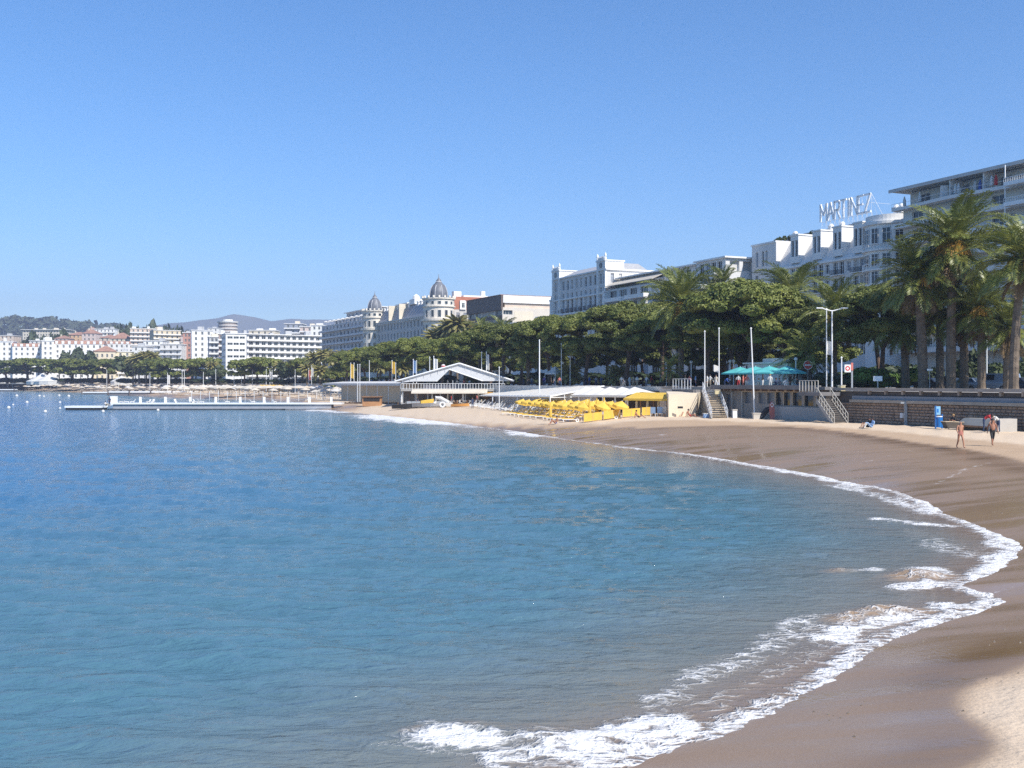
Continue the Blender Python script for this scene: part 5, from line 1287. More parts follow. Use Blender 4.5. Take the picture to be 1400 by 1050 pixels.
# wall further left (behind the beach clubs)
mb=MB()
for i in range(len(WALLS)-1):
    a=Vector(WALLS[i]);b=Vector(WALLS[i+1])
    if b.y<wp(T_BB1).y: continue
    a=a if a.y>wp(T_BB1).y else wp(T_BB1).to_2d()
    if a.y>850: break
    mb.quad((a.x,a.y,.4),(a.x,a.y,PZ+.3),(b.x,b.y,PZ+.3),(b.x,b.y,.4)); e=Vector((.72,.69))*.45
    mb.quad((a.x,a.y,PZ+.3),(a.x+e.x,a.y+e.y,PZ+.3),(b.x+e.x,b.y+e.y,PZ+.3),(b.x,b.y,PZ+.3)); mb.quad((a.x+e.x,a.y+e.y,PZ),(b.x+e.x,b.y+e.y,PZ),(b.x+e.x,b.y+e.y,PZ+.3),(a.x+e.x,a.y+e.y,PZ+.3))
tag(mb.build('retaining_wall',M('far_wall',(0.62,0.57,0.50),0.9,0.15,0.3)),'low retaining wall behind the beach clubs, carrying the promenade','wall')
# beach building under the promenade, with a row of dark windows
bb=thing('beach_building','low concrete beach building under the promenade with a row of dark square windows','building',wp(T_BB1,0,1.0),ANG)
Lb=T_BB1-T_BB0
mb=MB(); wx=lambda px:T_BB1-wt(px)
ops=[(wx(a)+.12,wx(b)-.12,2.0-.15,3.2) for a,b in ((1060,1069),(1071,1081),(1083,1097),(1099,1113),(1115,1130))]
ops+=[(wx(a),wx(b),1.95,3.15) for a,b in ((1018,1027),(1037,1047),(1049,1058))]
ops+=[(wx(993),wx(999),.3,2.9)]
mb.facade((0,0,0),(1,0,0),(0,1,0),Lb,3.5,ops,.3); mb.quad((0,.3,0),(0,.3,3.5),(Lb,.3,3.5),(Lb,.3,0)); mb.build('wall',M('stained_concrete',(0.30,0.265,0.23),0.9,0.2,0.5,bump=.2),bb)
for i,(a,b,c,d) in enumerate(ops):
    p=MB(); p.box(0,b-a,0,.03,0,d-c); q=link('window',p.mesh('window',[glass if i<5 else M('dull_blue_glass',(0.12,0.14,0.17),0.35,0.1)]),bb,(a,.22,c))
    if i<5:
        f=MB(); f.box(-.12,.0,-.25,.02,-.05,d-c+.05); f.build('frame',wood_l,q)
mb=MB(); mb.box(wx(1058),wx(1137),-.45,-.004,0,1.72); mb.build('parapet',M('grey_panel',(0.37,0.36,0.345),0.85,0.08,0.5),bb)
mb=MB(); mb.box(wx(1017),wx(1138),-.22,-.006,3.22,3.5); mb.build('lintel',wood_l,bb)
mb=MB(); mb.box(-.3,wx(1140),-1.1,.3,3.502,3.80); mb.box(-.3,wx(1132),-1.1,-.85,3.802,3.95); mb.build('deck_edge',concrete_d,bb)
mb=MB()
for i in range(14): x=Lb*(i+.5)/14; mb.box(x,x+.18,-1.0,-.02,3.30,3.50)
mb.build('deck_beam',wood,bb,kind='stuff')
mb=MB(); mb.box(wx(1002)-.15,wx(1002)+.15,-.2,-.01,0,3.2); mb.box(wx(1016)-.1,wx(1016)+.1,-.2,-.01,0,3.4); mb.build('pillar',concrete,bb,kind='stuff')
# ---- stairs
def stairs(label,top,bot,width,n,matt,railm,rails=2):
    d=Vector((bot.x-top.x,bot.y-top.y,0)); L=d.length; ang=math.atan2(d.y,d.x); s=thing('beach_stairs',label,'stairs',(top.x,top.y,0),ang)
    H=top.z-bot.z; w=width/2
    for i in range(n):
        x0=L*i/n; x1=L*(i+1)/n+.05; z=top.z-H*(i+1)/n+.0; mb=MB(); mb.box(x0,x1,-w,w,z-.05,z+.03); mb.build('step',matt,s)
    mb=MB()
    for y in (-w-.08,w): mb.poly([(0,y,top.z-.05),(L,y,bot.z+.0),(L,y,bot.z-.35),(0,y,top.z-.55)][::-1]); mb.poly([(0,y+.08,top.z-.05),(L,y+.08,bot.z),(L,y+.08,bot.z-.35),(0,y+.08,top.z-.55)]); mb.quad((0,y,top.z-.05),(0,y+.08,top.z-.05),(L,y+.08,bot.z),(L,y,bot.z)); mb.quad((0,y,top.z-.55),(L,y,bot.z-.35),(L,y+.08,bot.z-.35),(0,y+.08,top.z-.55))
    mb.build('stringer',concrete,s,kind='stuff')
    mb=MB()
    for y in (-w,w):
        for h in (.45,.95): mb.bar((0,y,top.z+h),(L,y,bot.z+h),.055)
        for i in range(8): f=i/7; mb.bar((L*f,y,top.z-H*f-.1),(L*f,y,top.z-H*f+.97),.055)
    mb.build('handrail',railm,s,kind='stuff'); return s
p0=at(971,118.5,PZ-.1); p1=at(984,111,sand_at(*at(984,111)[:2]))
s1=stairs('pale straight beach stairs with white railings beside the beige wall',p0,p1,1.7,13,wood_l,metalw)
p0=wp(wt(1147),-1.9,PZ-.6); p1=wp(wt(1175),-2.2,1.35)
s2=stairs('dark steep beach stairs with pale railings in front of the stone sea wall',p0,p1,1.5,14,M('dark_tread',(0.13,0.115,0.10),.9,.2),M('rail_cream',(0.62,0.57,0.48),0.5,0.05))
# landing in front of the wall
ld=thing('stair_landing','concrete landing with pale vertical railing at the top of the dark stairs','landing',wp(wt(1136),-1.5,0),ANG)
mb=MB(); mb.box(-1.4,1.6,-1.3,1.3,PZ-.45,PZ-.1); mb.build('slab',concrete_d,ld)
mb=MB(); rail(mb,-1.4,1.3,-1.2,PZ-.1,1.15,.42,.09); mb.build('railing',M('rail_cream',(0.62,0.57,0.48),0.5,0.05),ld)
ld2=thing('stair_landing','landing with a white picket railing above the cream wall and pale stairs','landing',wp(wt(955),-.9,0),ANG)
mb=MB(); mb.box(-3.0,1.6,-.9,.9,PZ-.35,PZ-.02); mb.build('slab',concrete_d,ld2)
mb=MB(); rail(mb,-2.9,.9,-.8,PZ-.02,1.3,.55,.09); mb.build('railing',metalw,ld2)
# beige lit wall of the beach club and shaded side
bw=thing('beach_club_wall','plain cream wall lit by the sun between the yellow awning and the pale stairs','wall')
a,b=at(914,117),at(953,118.2); c=Vector((b.x+1.3,b.y+3.5,0)); zt=3.85
mb=MB()
f0=[(a.x,a.y,.8),(b.x-.3,b.y,.8),(b.x+.15,b.y,zt+.15),(a.x,a.y,zt)]
mb.poly(f0); mb.poly([(b.x-.3,b.y,.8),(c.x-.6,c.y,.8),(c.x,c.y,zt+.3),(b.x+.15,b.y,zt+.15)]); mb.poly([(a.x,a.y,zt),(b.x+.15,b.y,zt+.15),(c.x,c.y,zt+.3),(a.x+.5,a.y+5,zt+.3)]); mb.poly([(a.x,a.y,.8),(a.x,a.y,zt),(a.x+.5,a.y+5,zt+.3),(a.x+.5,a.y+5,.8)])
mb.build('wall',M('club_cream',(0.66,0.56,0.42),0.85,0.05,0.6),bw)
mb=MB(); p=at(930,116.6,zy(557,116.6)); mb.box(p.x-.3,p.x+.3,p.y-.09,p.y+.0,p.z-.12,p.z+.12); mb.build('vent',black_fab,bw)
# ---- restaurant: white canopies, yellow awning, back wall coloured for shade, yellow screens
rs=thing('beach_restaurant','open beach restaurant with white scalloped canopies and a yellow awning','restaurant')
fa,fb=at(776,131),at(916,121)   # front line
d=(fb-fa); Lr=d.length; ux=d.normalized(); uy=Vector((-ux.y,ux.x,0)); rs.location=(fa.x,fa.y,1.15); rs.rotation_euler=(0,0,math.atan2(ux.y,ux.x))
mb=MB(); mb.box(0,Lr,.0,7,0,.12); mb.build('deck',wood,rs)
mb=MB(); mb.box(0,Lr,6.4,6.6,.121,3.0); mb.build('back_wall',M('shade_toned_wall',(0.06,0.045,0.035),0.9,0.2,0.6),rs)  # near-black colour stands in for the shade under the canopies
nC=5; Lw=Lr*.62
for i in range(nC):
    mb=MB(); x0,x1=Lw*i/nC,Lw*(i+1)/nC; N=6
    for k in range(N):
        xa,xb=x0+(x1-x0)*k/N,x0+(x1-x0)*(k+1)/N; za,zb=2.55+.62*math.sin(math.pi*k/N),2.55+.62*math.sin(math.pi*(k+1)/N)
        mb.quad((xa,-.6,2.5),(xb,-.6,2.5),(xb,2.6,zb+.35),(xa,2.6,za+.35)); mb.quad((xa,2.6,za+.35),(xb,2.6,zb+.35),(xb,6.4,2.75),(xa,6.4,2.75))
    mb.quad((x0,-.6,2.25),(x1,-.6,2.25),(x1,-.6,2.5),(x0,-.6,2.5)); mb.build('canopy',white_fab,rs)
mb=MB(); x0,x1=Lw+.05,Lr+.6; mb.quad((x0,-1.3,2.15),(x1,-1.3,2.15),(x1,1.5,2.85),(x0,1.5,2.85)); mb.quad((x0,-1.32,1.9),(x1,-1.32,1.9),(x1,-1.3,2.15),(x0,-1.3,2.15)); mb.quad((x1,-1.3,2.15),(x1,-1.3,1.9),(x1,1.5,2.6),(x1,1.5,2.85)); mb.build('awning',yellow_fab,rs)
for i in range(9):
    mb=MB(); x=.2+(Lr-.4)*i/8; mb.box(x-.06,x+.06,-.4,-.28,.121,2.3); mb.build('post',metalw if i<6 else wood,rs)
for i in range(9):  # folded white parasols / candles between the tables
    mb=MB(); x=1+(Lr-2)*i/8.5; mb.lathe([(.05,0),(.05,.7),(.17,.75),(.15,1.6),(.03,1.75)],7,(x,.3,.12)); tag(mb.build('folded_parasol',white_fab),'white folded parasol standing among the restaurant tables','parasol','white folded parasols in the beach restaurant').matrix_world=Matrix.Translation(rs.location)@Matrix.Rotation(rs.rotation_euler.z,4,'Z')
# yellow wind screens, in front
def screen(label,pa,pb,Da,Db,h):
    a,b=beach(pa,Da),beach(pb,Db); s=thing('wind_screen',label,'wind screen',a,0,'yellow wind screens on the beach'); v=b-a
    n=Vector((-v.y,v.x,0)).normalized()*.03
    mb=MB(); mb.poly([(-n.x,-n.y,.12),(v.x-n.x,v.y-n.y,v.z+.12),(v.x-n.x,v.y-n.y,v.z+h),(-n.x,-n.y,h)]); mb.poly([(n.x,n.y,h),(v.x+n.x,v.y+n.y,v.z+h),(v.x+n.x,v.y+n.y,v.z+.12),(n.x,n.y,.12)]); mb.poly([(-n.x,-n.y,h),(v.x-n.x,v.y-n.y,v.z+h),(v.x+n.x,v.y+n.y,v.z+h),(n.x,n.y,h)])
    mb.build('panel',yellow_fab,s); mb=MB()
    for f in (0,.5,1): mb.bar((v.x*f,v.y*f-.04,v.z*f-.2),(v.x*f,v.y*f-.04,v.z*f+h+.05),.05)
    mb.build('post',wood_l,s,kind='stuff')
screen('yellow wind screen nearest the loungers, leftmost of the four',798,823,111,113,1.0); screen('second yellow wind screen from the loungers',825,848,113.5,116.5,1.05)
screen('third yellow wind screen from the loungers, before the restaurant',851,875,117,119,1.0); screen('short yellow wind screen at the right end by the blue chairs',877.5,889,119.3,120.3,1.05)
# slatted canopy left of the restaurant
cn=thing('slatted_canopy','long white slatted canopy sloping down behind the yellow loungers','canopy')
P1=at(826,136,zy(527,136));P2=at(752,126,zy(541,126));P3=at(646,186,zy(540,186));P4=at(716,192,zy(528,192))
N=26; mb=MB()
for i in range(N):
    f0=i/N;f1=(i+.62)/N
    a=P2.lerp(P3,f0);b=P2.lerp(P3,f1);c=P1.lerp(P4,f1);dd=P1.lerp(P4,f0)
    n=len(mb.v); mb.v+=[tuple(a),tuple(b),tuple(c),tuple(dd)]+[(q.x,q.y,q.z-.06) for q in (a,b,c,dd)]
    for f_ in ((0,3,2,1),(4,5,6,7),(0,1,5,4),(1,2,6,5),(2,3,7,6),(3,0,4,7)): mb.f.append(tuple(n+k for k in f_)); mb.mi.append(0)
mb.build('slat',white_fab,cn,kind='stuff')
mb=MB()
for a,b in ((P1,P2),(P2,P3),(P3,P4),(P1,P4)): mb.bar(a-Vector((0,0,.12)),b-Vector((0,0,.12)),.16)
mb.build('beam',metalw,cn,kind='stuff')
mb=MB()
for f in (0,.33,.66,1): q=P2.lerp(P3,f); mb.bar((q.x,q.y,.9),(q.x,q.y,q.z),.14)
for f in (.25,.55,.85): q=P2.lerp(P1,f); mb.bar((q.x,q.y,.9),(q.x,q.y,q.z),.10)
mb.bar((P2.x,P2.y,P2.z-.25),(P2.lerp(P1,.9).x,P2.lerp(P1,.9).y,P2.z-.25),.1)
mb.build('post',metalw,cn,kind='stuff')
mb=MB()
for i in range(40):
    a=P2.lerp(P3,i/40)-Vector((-2.5,-.6,.15));b=P2.lerp(P3,(i+.93)/40)-Vector((-2.5,-.6,.15)); s=.12*(i%2)
    mb.quad((a.x,a.y+s,a.z-1.2),(b.x,b.y+.12-s,b.z-1.2),(b.x,b.y+.12-s,b.z),(a.x,a.y+s,a.z))
mb.build('curtain',M('grey_curtain',(0.42,0.41,0.40),0.8,0.1,0.8),cn,kind='stuff')
# ---- gabled pavilion
gpv=thing('gabled_pavilion','big white gabled roof pavilion with an open triangular front on the beach','pavilion')
D0=181.0; bl,br,ap=at(541,D0,zy(521.5,D0)),at(703,D0,zy(521,D0)),at(628,D0,zy(497,D0))
sh=Vector((-.4,14,0))
roofm=M('pavilion_roof',(0.60,0.61,0.62),0.6,0.05,0.5)
mb=MB()
for a,b in ((bl,ap),(ap,br)):
    mb.quad(a,b,b+sh,a+sh); mb.quad(a-Vector((0,0,.15)),a+sh-Vector((0,0,.15)),b+sh-Vector((0,0,.15)),b-Vector((0,0,.15)))
mb.build('roof',roofm,gpv)
il,ir,ia=at(597,D0,zy(521.5,D0)),at(660,D0,zy(521,D0)),at(614,D0,zy(505,D0))
fm_=M('gable_cloth',(0.60,0.60,0.60),0.7,0.06,0.5)
mb=MB(); mb.poly([bl,il,ia,ap]); mb.poly([ia,ir,br,ap]); 
mb.build('gable',fm_,gpv)
mb=MB()
for a,b in ((bl,ap),(ap,br)): mb.bar(a-Vector((0,.2,0)),b-Vector((0,.2,0)),.28)
for a,b in ((il,ia),(ia,ir)): mb.bar(a-Vector((0,.1,0)),b-Vector((0,.1,0)),.14)
mb.build('rafter',metalw,gpv,kind='stuff')
mb=MB()
for k in range(1,9):
    f=k/9
    for a,b in ((bl,ap),(ap,br)): q=a.lerp(b,f)-Vector((0,.12,.0)); mb.bar(q,(q.x,q.y,max(min(q.z-.7,q.z),bl.z)),.05)
mb.build('gable_batten',roofm,gpv,kind='stuff')
# deck, railing, lower level
mb=MB(); z0_=zy(532,D0-1.0); a,b=at(548,D0-1.5),at(690,D0-1.5)
mb.box(a.x,b.x,a.y,a.y+8,z0_-.35,z0_); mb.build('upper_deck',concrete,gpv)
mb=MB(); rail(mb,a.x,b.x,a.y+.1,z0_+.002,1.0,.5,.06); mb.build('railing',metalw,gpv)
mb=MB(); mb.quad((a.x+2,a.y-1.9,z0_-.55),(b.x-3,a.y-1.9,z0_-.55),(b.x-3,a.y-.02,z0_-.0),(a.x+2,a.y-.02,z0_-.0)); mb.quad((a.x+2,a.y-1.92,z0_-.75),(b.x-3,a.y-1.92,z0_-.75),(b.x-3,a.y-1.9,z0_-.55),(a.x+2,a.y-1.9,z0_-.55)); mb.build('awning',cream_fab,gpv)
mb=MB()
for i in range(9): x=a.x+.3+(b.x-a.x-.6)*i/8; mb.box(x-.1,x+.1,a.y+.2,a.y+.4,.9,z0_-.351); mb.box(x-.07,x+.07,a.y+.2,a.y+.34,z0_+.003,bl.z+.2) if i in (0,4,8) else None
mb.build('post',metalg,gpv,kind='stuff')
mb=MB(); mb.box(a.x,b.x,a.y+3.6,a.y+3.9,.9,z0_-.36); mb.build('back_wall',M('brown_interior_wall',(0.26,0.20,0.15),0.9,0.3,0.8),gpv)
mb=MB(); mb.box(a.x+1,b.x-4,a.y+1.6,a.y+2.2,1.0,2.0); mb.box(at(661,D0).x,at(672,D0).x,a.y-.4,a.y-.2,2.3,3.1); mb.build('bar_counter',wood,gpv)
mb=MB(); mb.box(at(661,D0).x,at(674,D0).x,a.y-.25,a.y-.1,zy(542,D0),zy(536,D0)); mb.build('sign_panel',M('ochre_panel',(0.50,0.27,0.05),0.7,0.1),gpv)
# red and white ball above the roof
bq=at(606,D0+8,zy(501,D0+8)); bl_=thing('ball_sign','red and white ball on a pole above the gabled roof','sign',(bq.x,bq.y,0)); mb=MB(); mb.sphere((0,0,bq.z),.42,12,8); bb_=mb.build('ball',white_fab,bl_); mb=MB(); mb.lathe([(.424,-.1),(.43,0),(.424,.1)],12,(0,0,bq.z+.05)); mb.build('stripe',red_paint,bl_); mb=MB(); mb.bar((0,0,PZ-2),(0,0,bq.z-.4),.06); mb.build('pole',metalw,bl_)
# long flat white canopy further left
lc=thing('long_canopy','long flat white awning over the beach left of the gabled pavilion','canopy'); D1=215
a,b=at(441,D1+25,zy(524,D1+25)),at(547,D1-25,zy(524,D1-25)); v=(b-a); n=Vector((-v.y,v.x,0)).normalized()*5
mb=MB(); mb.quad(a,b,b+n+Vector((0,0,.4)),a+n+Vector((0,0,.4))); mb.quad(a-Vector((0,0,.45)),b-Vector((0,0,.45)),b,a); mb.build('awning',white_fab,lc)
mb=MB(); 
for i in range(9): q=a.lerp(b,i/8); mb.bar((q.x,q.y+.3,.9),(q.x,q.y+.3,q.z-.1),.1)
mb.build('post',metalw,lc,kind='stuff')
mb=MB(); mb.quad(a+n*.9-Vector((0,0,4)),b+n*.9-Vector((0,0,4)),b+n*.9,a+n*.9); mb.build('back_wall',beige,lc)
# ---- kiosk with turquoise parasols
def kpos(px,o,z=PZ): t=wt(px,o); return wp(t,o,z)
kk=thing('kiosk','white kiosk with a flat roof behind the turquoise parasols','kiosk',kpos(1052,9.5),ANG)
kx=lambda px: wt(1052,9.5)-wt(px,9.5)
mb=MB(); x0,x1=kx(1022),kx(1084); ops=[(1.0,x1-x0-1.6,1.0,2.2)]; mb.facade((x0,0,0),(1,0,0),(0,1,0),x1-x0,3.1,ops,.4); mb.quad((x0,.4,0),(x1,.4,0),(x1,.4,3.1),(x0,.4,3.1)); mb.quad((x1,0,0),(x1,3,0),(x1,3,3.1),(x1,0,3.1)); mb.quad((x0,3,0),(x0,0,0),(x0,0,3.1),(x0,3,3.1)); mb.build('wall',white2,kk)
mb=MB(); mb.box(x0-.5,x1-1.0,-.4,3.2,3.102,3.3); mb.box(kx(1040),kx(1077),.3,2.8,3.303,3.75); mb.build('roof',white2,kk)
for a_,b_ in ((x0+.3,x0+3.0),(x0+3.3,x0+5.4)):
    pass
def parasol(label,loc,rad,h,m_,group=None,tilt=0,seg=8,name='parasol',peak=.55,val=.16):
    t=thing(name,label,'parasol',loc,random.uniform(0,1),group); t.rotation_euler=(tilt[0],tilt[1],random.uniform(0,.7)) if tilt else (0,0,random.uniform(0,.7))
    mb=MB(); mb.lathe([(.03,h+peak*.99),(rad*.5,h+peak*.52),(rad,h),(rad,h-val)],seg); mb.build('canopy',m_,t)
    mb=MB(); mb.tube([(0,0,0),(0,0,h+peak+.08)],.035,6); mb.build('pole',metalw,t); return t
for px,o,r_,lb in ((1012,5.5,2.3,'turquoise parasol at the left end over the promenade cafe'),(1033,4.8,2.5,'second turquoise parasol of the promenade cafe, just left of the leaning pole'),(1052,4.6,2.5,'third turquoise parasol of the promenade cafe, the brightest one'),(1076,5.8,2.2,'turquoise parasol at the right end by the kiosk corner')):
    q=kpos(px,o); parasol(lb,q,r_,1.95,turq_fab,'turquoise parasols of the promenade cafe',peak=.75)
# ---- signs
ns=thing('no_entry_sign','round red no entry sign with a white bar beside the low palms','traffic sign',kpos(1104.5,9)); mb=MB(); mb.tube([(0,0,0),(0,0,2.9)],.04,6); mb.build('pole',metalg,ns)
def disc(mb,r_,y,z,seg=20): mb.poly([(r_*math.cos(2*math.pi*i/seg),y,z+r_*math.sin(2*math.pi*i/seg)) for i in range(seg)])
zs=zy(499,ns.location.y)-PZ
mb=MB(); disc(mb,.52,-.06,zs); disc(mb,.52,-.04,zs); ds=mb.build('disc',red_paint,ns); mb=MB(); mb.box(-.36,.36,-.075,-.062,zs-.09,zs+.09); mb.build('bar',metalw,ds); mb=MB()
for i in range(20):
    a0,a1=2*math.pi*i/20,2*math.pi*(i+1)/20; mb.quad((.46*math.cos(a0),-.064,zs+.46*math.sin(a0)),(.52*math.cos(a0),-.064,zs+.52*math.sin(a0)),(.52*math.cos(a1),-.064,zs+.52*math.sin(a1)),(.46*math.cos(a1),-.064,zs+.46*math.sin(a1)))
mb.build('rim',metalw,ds)
ls=thing('life_ring_sign','white notice board with a red ring on a post near the dark stairs','sign',kpos(1163,.8)); zs=zy(503,ls.location.y)-PZ
mb=MB(); mb.box(.05,.2,-.06,.06,0,zs+.2); mb.build('post',metalg,ls)
mb=MB(); mb.box(-.62,-.02,-.1,-.05,zs-.42,zs+.32); pn=mb.build('board',metalw,ls); mb=MB()
for i in range(16):
    a0,a1=2*math.pi*i/16,2*math.pi*(i+1)/16; f=lambda r_,a:(-.32+r_*math.cos(a),-.104,zs-.05+r_*math.sin(a))
    mb.quad(f(.12,a0),f(.24,a0),f(.24,a1),f(.12,a1))
mb.build('ring',red_paint,pn)
mb=MB(); mb.box(.0,.2,-.13,-.062,zs-.25,zs+.5); mb.build('side_board',coral_fab,ls)
wsn=thing('white_notice','small white blank notice in front of the bright green hedge','sign',kpos(1200,5)); zs=zy(518,wsn.location.y)-PZ; mb=MB(); mb.box(-.45,.45,-.03,.03,zs-.22,zs+.28); mb.build('board',metalw,wsn); mb=MB(); mb.box(-.05,.05,-.02,.02,0,zs-.2); mb.build('post',metalg,wsn)
ws2=thing('white_notice','small white street notice between the palm trunks','sign',kpos(1271,10)); zs=zy(505.5,ws2.location.y)-PZ; mb=MB(); mb.box(-.25,.3,-.03,.03,zs-.1,zs+.1); mb.build('board',metalw,ws2); mb=MB(); mb.box(-.03,.03,-.02,.02,0,zs-.1); mb.build('post',metalg,ws2)
# ---- street lamp and poles
q=kpos(1137.5,3.2); sl_=thing('street_lamp','tall white street lamp with two arms in front of the lone palm','street lamp',q); zt=zy(424,q.y)-PZ
mb=MB(); mb.tube([(0,0,0),(0,0,zt)],[.10,.065],8); mb.build('pole',metalw,sl_)
for s in (-1,1):
    mb=MB(); mb.tube([(0,0,zt-.1),(s*.9,0,zt+.14),(s*1.55,0,zt+.26)],[.06,.05,.04],6); o=mb.build('arm',metalw,sl_); mb=MB(); mb.box(min(s*.95,s*1.6),max(s*.95,s*1.6),-.14,.14,zt+.16,zt+.27); mb.build('lamp_head',metalw,o)
def pole(label,px,D,yt,yb=None,zb=None,lean=0,rad=.07,name='flagpole',flag=None,fm=None,group='white flagpoles'):
    p=at(px,D); zb=zb if zb is not None else zy(yb,D); t=thing(name,label,'pole' if name=='pole' else 'flagpole',(p.x,p.y,zb),0,group); H=zy(yt,D)-zb
    mb=MB(); mb.tube([(0,0,0),(-lean*H,0,H)],[rad,rad*.75],7); mb.sphere((-lean*H,0,H+.08),.11,6,4); mb.build('pole',metalw,t)
    if flag:
        f0,f1,w=flag; mb=MB(); k=4
        for i in range(k):
            a,b=w*i/k,w*(i+1)/k; ya,yb_=.18*math.sin(i*1.7),.18*math.sin((i+1)*1.7); dz=.25
            mb.quad((rad+a,ya,H*f0-a*dz),(rad+b,yb_,H*f0-b*dz),(rad+b,yb_,H*f1-b*dz),(rad+a,ya,H*f1-a*dz))
        mb.build('flag',fm or white_fab,t)
    return t
pole('white pole with a hanging white banner just left of the double armed lamp',1130,106,424,zb=PZ,flag=(.45,.62,.55))
pole('white pole rising above the pale stairs landing, left one',963.5,119.5,454,zb=PZ); pole('tall white pole on the right side of the pale stairs',983,117,450,zb=3.6)
pole('tall white pole leaning left, standing on a block in front of the beach building',1031.5,109.5,450,zb=1.9,lean=.042,rad=.085)
pole('short white pole at the top of the dark stairs with a cream box',1150.5,101,490,zb=4.0,rad=.08)
pole('tall bare white pole behind the yellow parasols',737.5,142,466,zb=1.2,rad=.10); pole('white pole with a lamp, right of the small white tent',767.5,166,471,zb=PZ,flag=(.55,.6,.3)); pole('white pole with a folded banner behind the canopies',779.5,168,470,zb=PZ,flag=(.7,.98,.35))
pole('white pole at the right end of the gabled pavilion',682.5,150,503,zb=1.2); pole('white pole behind the gabled roof, right pair left one',658.5,190,482,zb=PZ); pole('white pole with white flag behind the gabled roof',665,190,482,zb=PZ,flag=(.5,.95,.5))
pole('white pole behind the left slope of the gabled roof',587.5,195,489,zb=PZ); pole('white pole with a triangular white flag behind the left slope of the gabled roof',593,195,488,zb=PZ,flag=(.5,.95,.7))
pole('white pole with a blue flag left of the gabled roof',565,205,492,zb=PZ,flag=(.5,.98,.45),fm=ltblue_fab); pole('white pole left of the gabled roof beside the blue flag',569.5,205,494,zb=PZ)
pole('pole with a yellow flag nearest the gabled roof',536,215,493.5,zb=PZ,flag=(.5,.98,.5),fm=yellow_fab); pole('bare white pole beside the right yellow flag',541,214,497,zb=PZ)
pole('tall bare white pole over the long white awning',505,225,494,zb=PZ-.4); pole('pole with a yellow flag at the left of the white awning',479.5,235,497,zb=PZ-.4,flag=(.4,.98,.6),fm=yellow_fab); pole('white pole right beside the left yellow flag',484,233,497,zb=1.0)
pole('white pole, first of a pair in front of the long awning',489,205,499,zb=1.0); pole('white pole, second of a pair in front of the long awning',492,206,499,zb=1.0)
pole('white pole left of the low palms with brown skirts',403.5,300,506,zb=2.0); pole('white pole with a banner among the low palms',426,330,500,zb=PZ,flag=(.45,.9,.5)); pole('white pole with an orange flag among the low palms',422,332,504,zb=PZ,flag=(.3,.9,.5),fm=coral_fab)
for i,(px,D,yt,fl) in enumerate(((229,430,510,1),(249,420,507,0),(252,420,507,0),(295,405,505,0),(320,400,506,0),(330,398,504,0),(364,385,505,0),(369,384,505,1),(372,383,506,0),(146,520,506,0),(162,515,509,0),(11,610,508,0),(17,610,508,0),(110,560,508,0),(205,450,510,0),(278,412,509,0),(345,392,507,0))):
    pole(f'thin white pole on the far beachfront at left',px,D,yt,zb=1.5,flag=(.4,.9,.9) if fl else None,rad=.11,group='thin white poles of the far beachfront')
pole('white lamp post between the palm trunks at right',1349,113,460,zb=PZ,name='pole',rad=.09,group='posts along the boulevard')
# small white tent on the promenade
tt=thing('tent','small white pagoda tent on the promenade beside the tall bare pole','tent',at(759,172,PZ)); mb=MB(); mb.lathe([(.05,3.5),(1.0,2.75),(1.75,2.35)],4); mb.lathe([(1.75,2.35),(1.75,2.15)],4); mb.build('roof',white_fab,tt)
mb=MB()
for a in range(4): x,y=1.7*math.cos(a*math.pi/2),1.7*math.sin(a*math.pi/2); mb.bar((x,y,0),(x,y,2.3),.07)
mb.build('post',metalw,tt,kind='stuff')
for px,D,lb in ((166,520,'white tent peak on the far beachfront below the red roofed villa'),(57,560,'large white tent roof on the far beachfront at left'),(68,556,'lower white tent roof on the far beachfront at left')):
    q=at(px,D,PZ-.6); t_=thing('tent',lb,'tent',q); w=5.5 if px>100 else 8; mb=MB(); mb.lathe([(.05,6 if px<100 else 4.6),(w*.4,4.0 if px<100 else 3.4),(w,1.7)],10); mb.build('roof',white_fab,t_); mb=MB(); mb.lathe([(w*.96,0),(w*.98,1.7)],10); mb.build('wall',white_fab,t_)
